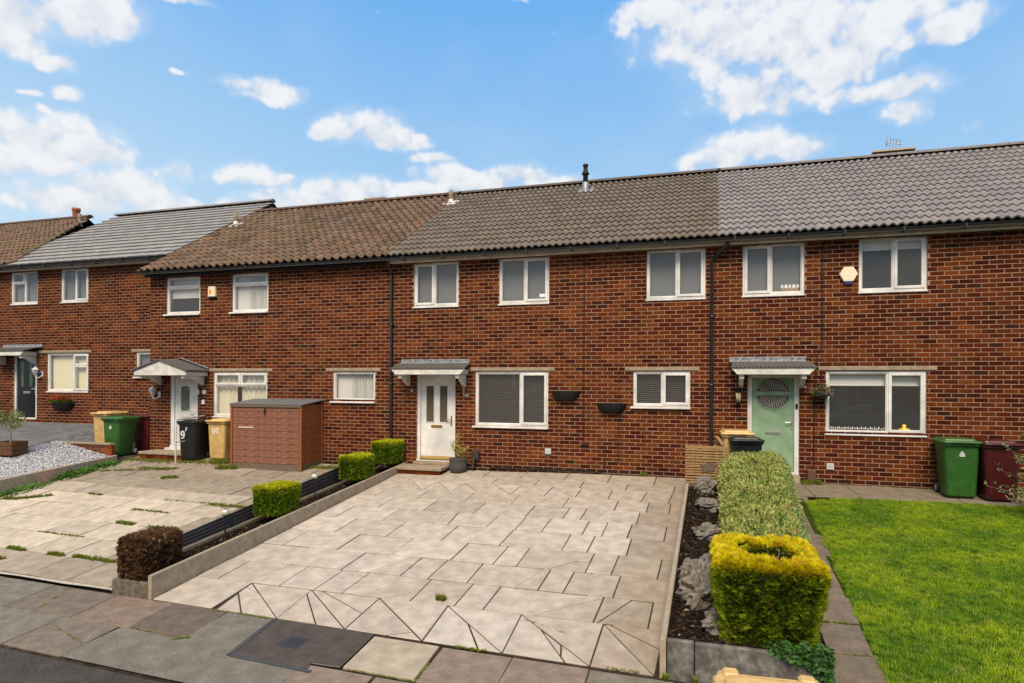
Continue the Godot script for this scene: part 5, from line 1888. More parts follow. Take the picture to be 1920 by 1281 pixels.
func rock(label: String, at: Vector3, size: Vector3, turn: float, sd: int, called := "rock") -> Node3D:
	var f := FastNoiseLite.new()
	f.seed = sd
	f.frequency = 0.9
	f.fractal_octaves = 4
	var s := SphereMesh.new()
	s.radial_segments = 28
	s.rings = 16
	s.radius = 1.0
	s.height = 2.0
	var a: Array = s.surface_get_arrays(0)
	var v: PackedVector3Array = a[Mesh.ARRAY_VERTEX]
	var idx: PackedInt32Array = a[Mesh.ARRAY_INDEX]
	var b := MB.new()
	var w := []
	for p in v:
		var k := 1.0 + 0.62 * f.get_noise_3dv(p * 1.25) + 0.30 * f.get_noise_3dv(p * 3.7 + Vector3(3, 1, 2))
		w.append(Vector3(p.x * size.x, p.y * size.y, p.z * size.z) * k)
	for i in range(0, idx.size(), 3):
		b.trio(w[idx[i]], w[idx[i + 1]], w[idx[i + 2]], w[idx[i]] + w[idx[i + 1]] + w[idx[i + 2]])
	var o := part(called, b, M["rock"])
	o.position = at
	o.rotation = Vector3(0.0, turn, 0.0)
	tag(o, label, "rock", "rockery stones in the mulch bed")
	return o


func build_gardens():
	# --- the narrow bed on the left of the drive
	var bed := thing("planter_wall", "long low pale concrete edging along the narrow bed with hedge cubes", "wall", Vector3(-6.615, ground(-6.6, 7.0), 7.0))
	var zs := [7.06, 5.15, 3.32, 1.48, 0.06]
	for i in zs.size() - 1:
		var b := MB.new()
		sloped_slab(b, -6.645, -6.592, zs[i + 1] + 0.004, zs[i] - 0.004, wall_top, func(z): return ground(-6.6, z) - 0.06)
		part("concrete_panel", b, M["concrete"], bed, true)
	var b := MB.new()
	b.span(Vector3(-7.24, -0.95, 6.93), Vector3(-6.65, -0.645, 7.05), 0.012)
	part("end_block", b, mat("concrete_dark", Color(0.30, 0.255, 0.19), 0.9, {"tex": "patch", "size": 0.5, "grain": "grain", "gsize": 0.2, "bump": "fine", "amount": 0.3}), bed, true)
	b = MB.new()
	sloped_slab(b, -7.26, -7.20, 0.06, 6.45, func(z): return bed_soil(z) + 0.055, func(z): return bed_soil(z) - 0.3)
	part("kerb", b, M["stone"], bed, true)
	b = MB.new()
	sheet(b, [-7.20, -7.05, -6.9, -6.75, -6.646], func(_x): return steps(0.06, 6.94, 14), func(_x, z): return bed_soil(z), 0.0)
	struct("soil", b, M["soil"])
	clods(-7.19, -6.65, 0.1, 6.9, bed_soil, 4200, "dark bark mulch in the narrow bed along the black fence")

	var fence := thing("slatted_fence", "low black composite fence of four slats beside the narrow bed", "fence", Vector3(-7.23, bed_soil(6.4), 6.4))
	var ftop := func(z): return 0.37 - 0.117 * z
	var fbot := func(z): return bed_soil(z) + 0.065
	for k in 4:
		b = MB.new()
		var lo := float(k) / 4.0
		var hi := float(k + 1) / 4.0
		sloped_slab(b, -7.238, -7.218, 0.05, 6.42, func(z): return lerpf(fbot.call(z), ftop.call(z), hi) - 0.004, func(z): return lerpf(fbot.call(z), ftop.call(z), lo) + 0.004, 0.003)
		part("slat", b, M["composite"], fence, true)
	for z in [0.4, 1.9, 3.4, 4.9, 6.3]:
		b = MB.new()
		b.span(Vector3(-7.285, bed_soil(z) - 0.3, z - 0.03), Vector3(-7.24, ftop.call(z) - 0.02, z + 0.03), 0.004)
		part("post", b, M["composite"], fence, true)

	var G := "clipped golden conifer cubes in the narrow bed"
	conifer_cube("clipped golden green conifer cube nearest the pavement, beside the dead brown one", Vector3(-6.89, -0.075, 4.25), Vector3(0.21, 0.225, 0.34), G)
	conifer_cube("clipped golden green conifer cube in the middle of the narrow bed", Vector3(-6.87, 0.165, 1.75), Vector3(0.20, 0.22, 0.34), G)
	conifer_cube("clipped golden green conifer cube against the wall by the white door step", Vector3(-6.88, 0.335, 0.42), Vector3(0.21, 0.235, 0.36), G)
	conifer_cube("dead brown conifer cube at the pavement end of the narrow bed", Vector3(-6.95, -0.385, 6.72), Vector3(0.22, 0.25, 0.30), G, true)
	b = MB.new()
	b.bar(Vector3(-7.16, -0.95, 6.98), Vector3(-7.18, -0.24, 6.96), 0.06, 0.06, 0.006, Vector3.RIGHT)
	part("end_post", b, M["weathered"], fence, true)

	for e in [["solar globe light on a black stake, nearest the dead brown hedge cube", -7.06, 5.25, -0.13], ["solar globe light on a black stake between the two nearer green cubes", -7.04, 2.96, 0.12], ["solar globe light on a black stake between the two farther green cubes", -7.06, 0.95, 0.30]]:
		var gy := bed_soil(e[2])
		var o := thing("solar_light", e[0], "garden light", Vector3(e[1], gy, e[2]), 0.0, "solar globe lights in the narrow bed")
		b = MB.new()
		b.tube([Vector3(0, -0.05, 0), Vector3(0, e[3] - gy - 0.05, 0)], [0.011], 8)
		b.lathe(Vector3(0, e[3] - gy - 0.075, 0), [Vector2(0.011, 0), Vector2(0.028, 0.015), Vector2(0.032, 0.04), Vector2(0, 0.04)], 12)
		part("stake", b, M["black_plastic"], o)
		b = MB.new()
		var pr := []
		for k in 11:
			pr.append(Vector2(sin(PI * k / 10.0) * 0.056, -cos(PI * k / 10.0) * 0.056))
		b.lathe(Vector3(0, e[3] - gy, 0), pr, 18)
		part("globe", b, M["solar_ball"], o)
		b = MB.new()
		b.lathe(Vector3(0, e[3] - gy + 0.054, 0), [Vector2(0.024, 0), Vector2(0.022, 0.008), Vector2(0, 0.009)], 12)
		part("solar_cell", b, M["blue_print"], o)

	# --- the bed on the right of the drive
	var rw := thing("planter_wall", "grey concrete retaining wall round the mulch bed with the rocks", "wall", Vector3(0.3, ground(0.3, 7.5), 7.5))
	zs = [7.52, 5.6, 3.8, 2.1, 1.50]
	for i in zs.size() - 1:
		b = MB.new()
		sloped_slab(b, -0.425, -0.372, zs[i + 1] + 0.003, zs[i] - 0.003, right_top, func(z): return ground(-0.42, z) - 0.06)
		part("concrete_panel", b, M["concrete"], rw, true)
	var grey := mat("concrete_grey", Color(0.30, 0.28, 0.255), 0.88, {"tex": "patch", "size": 0.7, "grain": "stain", "gsize": 0.25, "bump": "fine", "amount": 0.25})
	var fx := [-0.368, -0.13, 0.98]
	for i in fx.size() - 1:
		b = MB.new()
		b.span(Vector3(fx[i] + 0.004, -0.95, 7.44 + i * 0.004), Vector3(fx[i + 1] - 0.004, right_top(7.5) - 0.004 * i, 7.50 + i * 0.004), 0.01)
		part("concrete_panel", b, grey, rw, true)
	b = MB.new()
	b.span(Vector3(-0.37, -0.3, 1.50), Vector3(0.3, 0.10, 1.545), 0.006)
	part("end_board", b, M["weathered"], rw, true)
	var rs := func(z): return right_top(z) - 0.055
	b = MB.new()
	sheet(b, [-0.372, -0.2, 0.0, 0.25, 0.5, 0.75, 0.99], func(_x): return steps(1.545, 7.445, 12), func(x, z): return rs.call(z) - maxf(0.0, x - 0.5) * 0.1, 0.0)
	struct("soil", b, M["soil"])
	clods(-0.36, 0.45, 1.56, 7.42, rs, 5200, "dark bark mulch round the rocks in the retaining wall bed")
	rock("squat grey brown rock at the foot of the slatted screen", Vector3(-0.08, rs.call(1.95) + 0.10, 1.95), Vector3(0.17, 0.17, 0.14), 0.4, 3)
	rock("flat pale wedge shaped rock, second from the slatted screen", Vector3(-0.04, rs.call(2.95) + 0.06, 2.95), Vector3(0.19, 0.10, 0.14), -0.5, 7)
	rock("small white and dark pitted rock, alone in the middle of the mulch", Vector3(-0.06, rs.call(4.35) + 0.06, 4.35), Vector3(0.12, 0.13, 0.16), 1.0, 12)
	rock("brown rock half hidden behind the golden hedge cube, leaning on the great pale rock", Vector3(0.03, rs.call(5.55) + 0.06, 5.55), Vector3(0.13, 0.14, 0.17), 0.2, 15)
	rock("tall pale craggy rock standing behind the largest rock", Vector3(-0.16, rs.call(6.05) + 0.10, 6.05), Vector3(0.15, 0.19, 0.16), 0.9, 21)
	rock("largest rock, pale grey and craggy, near the street end of the mulch bed", Vector3(-0.10, rs.call(6.50) + 0.10, 6.50), Vector3(0.17, 0.18, 0.20), 2.2, 24)
	rock("low grey rock in the corner under the golden hedge cube", Vector3(0.07, rs.call(7.05) + 0.04, 7.05), Vector3(0.14, 0.11, 0.15), 0.1, 28)

	# slatted timber screen
	var sc := thing("timber_screen", "open screen of horizontal pine slats at the house end of the mulch bed", "screen", Vector3(-0.13, ground(-0.1, 1.45), 1.45))
	for k in 18:
		b = MB.new()
		var y := -0.07 + k * 0.0485
		b.box(Vector3(-0.08 + rnd(-0.004, 0.004), y, 1.455), Vector3(0.70, 0.030 if k < 17 else 0.045, 0.022), 0.003, Basis(Vector3.BACK, rnd(-0.006, 0.006)))
		part("slat", b, M["pine"], sc, true)
	for x in [-0.42, -0.18, 0.06, 0.26]:
		b = MB.new()
		b.span(Vector3(x - 0.02, -0.16, 1.405), Vector3(x + 0.02, 0.79, 1.443), 0.003)
		part("post", b, M["pine"], sc, true)
	b = MB.new()
	b.box(Vector3(-0.06, 0.40, 1.475), Vector3(0.20, 0.15, 0.012), 0.003, Basis(Vector3.BACK, 0.12))
	b.box(Vector3(0.05, 0.455, 1.473), Vector3(0.12, 0.05, 0.012), 0.003, Basis(Vector3.BACK, -0.06))
	part("repair_board", b, M["weathered"], sc, true)
	b = MB.new()
	b.bar(Vector3(0.20, 0.80, 1.40), Vector3(0.10, 0.88, 0.50), 0.06, 0.03, 0.004)
	b.bar(Vector3(0.10, 0.02, 0.50), Vector3(0.10, 0.88, 0.50), 0.05, 0.05, 0.004, Vector3.RIGHT)
	part("side_rail", b, M["pine"], sc, true)

	# the long green hedge
	var hd := thing("garden_hedge", "long rounded pale green small leaved hedge between mulch bed and path", "hedge", Vector3(0.6, -0.4, 3.6))
	var ht := func(z): return 0.80 - 0.158 * (z - 1.0)
	var tone := func(p, nn, bump):
		var c := Color(0.19, 0.27, 0.05).lerp(Color(0.40, 0.42, 0.13), clampf(0.5 + bump * 1.2 + rnd(-0.4, 0.4), 0.0, 1.0))
		if nn.x > 0.6:
			c = c.lerp(Color(0.16, 0.27, 0.10), 0.6)
		var q := rng.randf()
		if q < 0.10:
			c = Color(0.40, 0.36, 0.12)
		elif q < 0.16:
			c = Color(0.32, 0.21, 0.10)
		return c * rnd(0.75, 1.15)
	var lv := block_leaves(Vector3(0, 0, 0), Vector3(0.52, 0.50, 2.25), 0.30, 36000, 0.048, 0.0, tone, 0.0, [1, 1, 1, 1, 1], 0.03)
	var xf: Array = lv[0]
	for i in xf.size():
		var t: Transform3D = xf[i]
		var z := 3.65 + t.origin.z
		var wid := lerpf(1.0, 0.86, clampf((z - 1.4) / 4.5, 0.0, 1.0))
		t.origin = Vector3(0.66 + t.origin.x * wid - 0.02 * (z - 3.6), ht.call(z) + (t.origin.y - 0.50) * 0.95, z)
		xf[i] = t
	many("foliage", leaf_mesh(), M["leaf"], xf, lv[1], hd)
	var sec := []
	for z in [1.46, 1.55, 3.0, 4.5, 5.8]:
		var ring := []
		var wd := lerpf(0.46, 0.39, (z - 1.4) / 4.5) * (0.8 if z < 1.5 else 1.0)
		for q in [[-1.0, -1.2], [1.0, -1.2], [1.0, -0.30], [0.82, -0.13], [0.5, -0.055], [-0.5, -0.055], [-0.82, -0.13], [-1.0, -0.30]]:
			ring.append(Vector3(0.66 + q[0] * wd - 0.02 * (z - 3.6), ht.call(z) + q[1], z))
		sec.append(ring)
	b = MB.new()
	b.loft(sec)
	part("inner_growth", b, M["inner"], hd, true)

	# the golden conifer at the street end, hollow at the top
	var cc := Vector3(0.485, -0.09, 6.87)
	var hh := Vector3(0.455, 0.375, 0.53)
	var gc := thing("golden_hedge_cube", "large golden yellow clipped conifer with a bare hollow in its top", "hedge", Vector3(cc.x, -0.75, cc.z))
	var hollow := func(p): return Vector2((p.x - 0.05) / 0.31, (p.z - 0.06) / 0.36).length()
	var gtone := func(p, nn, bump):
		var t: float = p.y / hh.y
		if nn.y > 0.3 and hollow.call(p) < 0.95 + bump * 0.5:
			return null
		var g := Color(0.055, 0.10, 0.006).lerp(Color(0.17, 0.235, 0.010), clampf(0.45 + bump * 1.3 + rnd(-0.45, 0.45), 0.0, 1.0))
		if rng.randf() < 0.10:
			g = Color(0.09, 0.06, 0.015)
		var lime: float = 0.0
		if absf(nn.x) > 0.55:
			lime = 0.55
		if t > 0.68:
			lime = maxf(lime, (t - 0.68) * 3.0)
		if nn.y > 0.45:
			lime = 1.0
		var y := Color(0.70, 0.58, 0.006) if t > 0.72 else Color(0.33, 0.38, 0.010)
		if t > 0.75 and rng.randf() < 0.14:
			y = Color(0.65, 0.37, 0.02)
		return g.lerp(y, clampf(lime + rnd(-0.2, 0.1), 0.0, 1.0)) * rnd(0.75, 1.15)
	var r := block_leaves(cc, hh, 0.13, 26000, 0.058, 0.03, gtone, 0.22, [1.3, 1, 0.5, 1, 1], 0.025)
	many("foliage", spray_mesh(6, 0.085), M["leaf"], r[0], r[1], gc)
	# the sides of the hollow
	var hx := []
	var hc := []
	for i in 3000:
		var a := rnd(0, TAU)
		var dep := rnd(0.0, 0.30)
		var p := Vector3(0.05 + cos(a) * 0.30 * (1.0 - dep), hh.y - 0.01 - dep, 0.06 + sin(a) * 0.35 * (1.0 - dep))
		var s := 0.05 * rnd(0.6, 1.2)
		hx.append(Transform3D(facing(Vector3(-cos(a), 0.6, -sin(a)).normalized(), rnd(0, TAU)).scaled(Vector3(s, s, s)), cc + p))
		hc.append(Color(0.07, 0.12, 0.012) * rnd(0.5, 1.3) if dep > 0.05 else Color(0.45, 0.42, 0.008))
	many("inner_leaves", spray_mesh(6, 0.085), M["leaf"], hx, hc, gc)
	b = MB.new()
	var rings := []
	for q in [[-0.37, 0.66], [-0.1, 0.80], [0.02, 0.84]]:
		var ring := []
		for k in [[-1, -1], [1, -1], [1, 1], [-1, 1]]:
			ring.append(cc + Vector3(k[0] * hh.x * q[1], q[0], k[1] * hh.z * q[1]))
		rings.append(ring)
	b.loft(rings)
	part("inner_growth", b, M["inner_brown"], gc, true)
	b = MB.new()
	for i in 40:
		var a := rnd(0, TAU)
		var q := cc + Vector3(0.05 + cos(a) * rnd(0.0, 0.22), 0.01, 0.04 + sin(a) * rnd(0.0, 0.24))
		b.tube([q, q + Vector3(rnd(-0.05, 0.05), rnd(0.12, 0.18), rnd(-0.04, 0.04)), q + Vector3(rnd(-0.09, 0.09), rnd(0.24, 0.33), rnd(-0.08, 0.08))], [0.008, 0.006, 0.003], 5)
	part("bare_twig", b, mat("pale_twig", Color(0.34, 0.25, 0.20), 0.9), gc, true)
	# ivy at its foot
	var ix := []
	var ic := []
	for i in 620:
		var u := rng.randf()
		var p := Vector3(lerpf(0.45, 0.99, sqrt(u)), -0.44 - rng.randf() * 0.32 * u + rng.randf() * 0.12, 7.44 + rnd(0.0, 0.12))
		var s := rnd(0.03, 0.06)
		ix.append(Transform3D(facing((Vector3(rnd(-0.5, 0.8), rnd(-0.6, 0.6), 1.0)).normalized().cross(Vector3(rnd(-1, 1), 0.3, 0.1)).normalized(), rnd(0, TAU)).scaled(Vector3(s * 1.5, s, s)), p))
		ic.append(Color(0.035, 0.10, 0.018) * rnd(0.5, 1.8))
	var iv := many("ivy", leaf_mesh(), M["leaf"], ix, ic)
	tag(iv, "dark green ivy trailing over the wall under the golden hedge cube", "ivy")

	weeds()


func weeds():
	var b := MB.new()
	for k in 9:
		var a := TAU * k / 9.0
		var o := Vector3(cos(a), 0, sin(a)) * 0.004
		var tip := Vector3(cos(a) * 0.9, 0.7 + 0.5 * (k % 3), sin(a) * 0.9) * 0.03
		var s := Vector3(-sin(a), 0, cos(a)) * 0.005
		b.tri(o - s, o + s, o + tip)
		b.tri(o + s * 1.5, o + tip * 0.7 + s * 1.6, o + tip)
	var m := b.mesh()
	var xf := []
	var cols := []
	# lines of weeds in the joints: [x0, z0, x1, z1, width, number, height]
	var lines := [[-13.9, 0.75, -11.2, 0.55, 0.16, 420, 1.0], [-12.9, 1.35, -11.9, 1.25, 0.10, 160, 0.8], [-13.6, 1.75, -12.0, 1.3, 0.06, 160, 1.0], [-11.5, 0.55, -11.0, 0.5, 0.12, 160, 1.8], [-10.95, 1.0, -10.5, 0.95, 0.07, 140, 1.9], [-11.6, 2.0, -11.3, 1.85, 0.06, 90, 1.2],
		[-10.6, 5.95, -10.2, 6.0, 0.04, 90, 1.0], [-9.6, 6.05, -9.3, 6.08, 0.04, 70, 1.2], [-9.1, 6.05, -8.2, 6.15, 0.05, 200, 0.9], [-10.4, 6.45, -10.15, 6.35, 0.04, 80, 1.1], [-10.9, 5.25, -9.8, 5.33, 0.03, 110, 0.5], [-9.9, 4.62, -9.5, 4.66, 0.04, 90, 1.0], [-9.1, 4.7, -8.5, 4.72, 0.05, 100, 0.8], [-10.3, 3.95, -9.4, 4.0, 0.04, 110, 0.7], [-9.0, 3.4, -8.2, 3.45, 0.08, 150, 0.8], [-8.6, 3.35, -7.6, 3.5, 0.05, 90, 0.6], [-10.2, 3.3, -9.0, 3.35, 0.03, 80, 0.5],
		[-13.4, 3.8, -12.9, 3.5, 0.06, 120, 1.0], [-13.7, 3.85, -13.4, 3.82, 0.05, 90, 1.0], [-12.2, 3.25, -11.8, 3.28, 0.04, 60, 0.8], [-8.9, 0.5, -7.9, 0.3, 0.10, 200, 1.2], [-8.8, 2.0, -7.5, 1.8, 0.04, 60, 0.4],
		[-5.6, 7.18, -4.7, 7.24, 0.02, 90, 0.4], [-2.4, 7.41, -2.1, 7.42, 0.02, 50, 0.5], [-1.3, 6.95, -1.9, 6.68, 0.01, 30, 0.3], [-0.9, 7.47, -0.6, 7.49, 0.015, 30, 0.4], [-3.2, 8.12, -2.5, 8.17, 0.012, 60, 0.3], [-2.52, 7.8, -2.5, 8.15, 0.01, 40, 0.3], [-5.35, 8.0, -5.2, 7.9, 0.015, 40, 0.4], [-0.38, 7.54, -0.36, 7.58, 0.015, 40, 1.0], [-0.13, 7.53, -0.12, 7.56, 0.01, 30, 0.9],
		[1.0, 6.1, 1.45, 6.1, 0.015, 60, 0.5], [0.7, 6.74, 1.4, 6.76, 0.015, 60, 0.4], [1.72, 0.12, 1.95, 0.10, 0.07, 90, 1.6], [1.5, 1.2, 1.56, 2.0, 0.02, 50, 0.5], [-1.35, 0.05, -1.25, 0.05, 0.02, 40, 1.4], [-3.06, 6.38, -2.98, 6.40, 0.03, 50, 1.2], [-7.0, 8.0, -6.2, 8.3, 0.015, 60, 0.25], [-8.0, 7.0, -7.6, 7.8, 0.015, 50, 0.25], [-6.1, 7.82, -5.3, 7.97, 0.015, 60, 0.25]]
	for l in lines:
		for i in l[5]:
			var t := rng.randf()
			var x: float = lerpf(l[0], l[2], t) + rng.randfn(0.0, 0.5) * l[4]
			var z: float = lerpf(l[1], l[3], t) + rng.randfn(0.0, 0.5) * l[4]
			var s: float = rnd(0.5, 1.3) * l[6]
			xf.append(Transform3D(Basis(Vector3.UP, rnd(0, TAU)).scaled(Vector3(0.8 * sqrt(s), s, 0.8 * sqrt(s))), Vector3(x, ground(x, z) - 0.004, z)))
			cols.append(Color(0.11, 0.19, 0.02).lerp(Color(0.26, 0.24, 0.03), rng.randf()) * rnd(0.7, 1.2))
	# broad leaved weeds along the kerb of the gravel bed
	var w := many("weeds", m, M["leaf"], xf, cols)
	tag(w, "green weeds and moss growing in the joints of the paving", "weeds")
	var groups := [[-13.86, 1.5, 0.45, 0.12, 260, "low leafy green weed by the gravel kerb, nearest the green bin"], [-13.86, 2.2, 0.55, 0.13, 360, "low leafy green weed by the gravel kerb, beside its pale end stone"], [-13.84, 3.5, 0.7, 0.12, 300, "low leafy green weed by the gravel kerb, farthest from the bins"]]
	for g in groups:
		var px := []
		var pc := []
		var o := thing("weed_clump", g[5], "weed", Vector3(g[0], ground(g[0], g[1]), g[1]), 0.0, "leafy weeds along the gravel kerb")
		for i in g[4]:
			var a := rnd(0, TAU)
			var rr := sqrt(rng.randf())
			var p := Vector3(g[0] + cos(a) * 0.13 * rr, ground(g[0], g[1]) + 0.01 + g[3] * (1.0 - rr * rr) * rng.randf(), g[1] + sin(a) * g[2] * rr)
			p.y += ground(g[0], p.z) - ground(g[0], g[1])
			var s := rnd(0.04, 0.08)
			px.append(Transform3D(facing(Vector3(cos(a), rnd(0.2, 1.0), sin(a)).normalized(), rnd(0, TAU)).scaled(Vector3(s * 1.3, s, s)), p))
			pc.append(Color(0.06, 0.17, 0.018) * rnd(0.6, 1.5))
		many("foliage", leaf_mesh(), M["leaf"], px, pc, o)


# ---- wheelie bins -----------------------------------------------------------------------------------------------------------------

func rounded(w: float, d: float, y: float, r: float, zc := 0.0) -> Array:
	var o := []
	for q in [[1, 1, 0.0], [-1, 1, PI / 2], [-1, -1, PI], [1, -1, PI * 1.5]]:
		for k in 4:
			var a: float = q[2] + PI / 2 * k / 3.0
			o.append(Vector3(q[0] * (w - r) + cos(a) * r, y, zc + q[1] * (d - r) + sin(a) * r))
	return o


func make_bin(label: String, x: float, z: float, turn: float, body: Material, o := {}) -> Node3D:
	var y: float = o.get("y", ground(x, z))
	var n := thing("wheelie_bin", label, "wheelie bin", Vector3(x, y, z), turn, "household wheelie bins")
	var H: float = o.get("h", 0.98)
	var b := MB.new()
	b.loft([rounded(0.215, 0.20, 0.03, 0.05, 0.06), rounded(0.225, 0.215, 0.06, 0.055, 0.055), rounded(0.262, 0.292, H * 0.86, 0.06, 0.0), rounded(0.268, 0.298, H * 0.90, 0.06)], true)
	b.loft([rounded(0.282, 0.315, H * 0.885, 0.06), rounded(0.290, 0.325, H * 0.90, 0.06), rounded(0.290, 0.325, H * 0.935, 0.06)])
	for s in [-1.0, 1.0]:
		b.span(Vector3(s * 0.16 - 0.02, 0.10, 0.255), Vector3(s * 0.16 + 0.02, H * 0.5, 0.275), 0.008)
	b.span(Vector3(-0.2, 0.0, 0.02), Vector3(0.2, 0.08, 0.24), 0.02)
	b.tube([Vector3(-0.27, H * 0.95, -0.36), Vector3(0.27, H * 0.95, -0.36)], [0.016], 8)
	for s in [-0.24, 0.24]:
		b.span(Vector3(s - 0.03, H * 0.90, -0.375), Vector3(s + 0.03, H * 0.975, -0.29), 0.012)
	part("body", b, body, n)
	b = MB.new()
	var lid := [rounded(0.292, 0.335, H * 0.936, 0.05, 0.012), rounded(0.298, 0.342, H * 0.945, 0.05, 0.014), rounded(0.298, 0.342, H * 0.968, 0.05, 0.014), rounded(0.285, 0.328, H * 0.978, 0.06, 0.008)]
	b.loft(lid, true)
	b.loft([rounded(0.245, 0.235, H * 0.977, 0.05, -0.03), rounded(0.235, 0.225, H * 1.003, 0.05, -0.03), rounded(0.20, 0.19, H * 1.010, 0.06, -0.03)])
	for s in [-0.2, 0.2]:
		b.span(Vector3(s - 0.045, H * 0.965, -0.365), Vector3(s + 0.045, H * 1.0, -0.27), 0.014)
	b.span(Vector3(-0.17, H * 0.945, 0.335), Vector3(0.17, H * 0.966, 0.385), 0.01)
	part("lid", b, o.get("lid", body), n)
	for s in [-1.0, 1.0]:
		b = MB.new()
		b.lathe(Vector3(s * 0.235, 0.098, -0.225), [Vector2(0.07, -0.024), Vector2(0.094, -0.022), Vector2(0.10, -0.010), Vector2(0.10, 0.010), Vector2(0.094, 0.022), Vector2(0.07, 0.024)], 20, Basis(Vector3.BACK, PI / 2))
		var w := part("wheel", b, M["tyre"], n)
		b = MB.new()
		b.lathe(Vector3(s * 0.235, 0.098, -0.225), [Vector2(0.0, -0.02), Vector2(0.072, -0.016), Vector2(0.072, 0.016), Vector2(0.0, 0.02)], 16, Basis(Vector3.BACK, PI / 2))
		part("hub", b, M["hub"] if not o.has("dark_hub") else M["tyre"], w)
	b = MB.new()
	b.tube([Vector3(-0.235, 0.098, -0.225), Vector3(0.235, 0.098, -0.225)], [0.012], 6)
	part("axle", b, M["tyre"], n)
	return n


func bin_front(H: float, y: float) -> float:
	# z of the front face at the height y
	return lerpf(0.275, 0.294, (y - 0.06) / (H * 0.86 - 0.06)) if y > 0.06 else 0.27


func bin_emblem(n: Node3D, y: float):
	# the white crest and lines of print on the green bins
	var z := bin_front(0.98, y) + 0.001
	var m := part("emblem", emblem_mesh(), M["print_white"], n)
	m.position = Vector3(0, y, z)


func emblem_mesh() -> MB:
	var b := MB.new()
	b.prism(PackedVector2Array([Vector2(-0.012, 0.03), Vector2(0.012, 0.03), Vector2(0.0, 0.055)]), 0, 0.003)
	b.prism(PackedVector2Array([Vector2(-0.036, 0.012), Vector2(0.036, 0.012), Vector2(0.012, 0.029), Vector2(-0.012, 0.029)]), 0, 0.003)
	for k in 3:
		var w := 0.042 - 0.004 * absf(k - 1)
		b.span(Vector3(-w, -0.008 - k * 0.017, 0), Vector3(w, 0.002 - k * 0.017, 0.003))
	return b


func build_bins():
	var n := make_bin("black wheelie bin with white numerals by the white door with diamond glazing", -12.2, 0.36, -0.04, M["black_bin"], {"dark_hub": 1})
	var z := bin_front(0.98, 0.70) + 0.002
	lettering("numeral", "9", 0.26, M["print_white"], n, Vector3(-0.11, 0.62, z), Basis(Vector3.BACK, 0.05))
	lettering("numeral", "1", 0.15, M["print_white"], n, Vector3(-0.01, 0.76, z + 0.002), Basis(Vector3.BACK, -0.5))
	var b := MB.new()
	b.span(Vector3(-0.07, 0.045, 0.236), Vector3(0.05, 0.06, 0.243))
	part("label_strip", b, M["grey_plastic"], n)
	n = make_bin("cream wheelie bin with faded white numerals, between black bin and timber bin store", -11.55, 0.12, 0.02, M["cream_bin"], {"dark_hub": 1})
	lettering("numeral", "60", 0.19, mat("print_faded", Color(0.68, 0.62, 0.50), 0.5), n, Vector3(-0.02, 0.70, z))
	make_bin("cream wheelie bin standing behind the low brick wall beside the gravel", -15.35, 0.02, 0.0, M["cream_bin"], {"y": 0.10})
	n = make_bin("green wheelie bin at the end of the low brick wall beside the gravel", -14.5, 0.45, 0.0, M["green_bin"], {"y": 0.0})
	bin_emblem(n, 0.72)
	n = make_bin("maroon wheelie bin with yellow numerals on its side, in the corner of the walls", -14.36, -0.32, 0.0, M["maroon_bin"], {"y": 0.03, "dark_hub": 1})
	lettering("numeral", "62", 0.20, M["print_yellow"], n, Vector3(0.262, 0.66, -0.10), Basis(Vector3.UP, PI / 2) * Basis(Vector3.RIGHT, -0.04))
	n = make_bin("green wheelie bin on the slabs below the window reflecting a car", 4.05, 0.45, -0.03, M["green_bin"])
	bin_emblem(n, 0.74)
	make_bin("maroon wheelie bin partly behind the straggling shrub", 4.58, 0.56, 0.03, M["maroon_bin"], {"dark_hub": 1})
	make_bin("black wheelie bin between the pine screen and the sage green door", 0.60, 0.62, 0.10, M["black_bin"], {"h": 0.94})
	make_bin("cream wheelie bin right behind the black bin at the sage green door", 0.46, -0.02 + 0.36, 0.06, M["cream_bin"], {"h": 0.99, "y": ground(0.4, 0.2) + 0.01})
	make_bin("cream wheelie bin on the pavement, only its lid in the picture", 0.33, 9.86, 0.06, M["cream_bin"], {"h": 1.03})


# ---- small things -----------------------------------------------------------------------------------------------------------------------

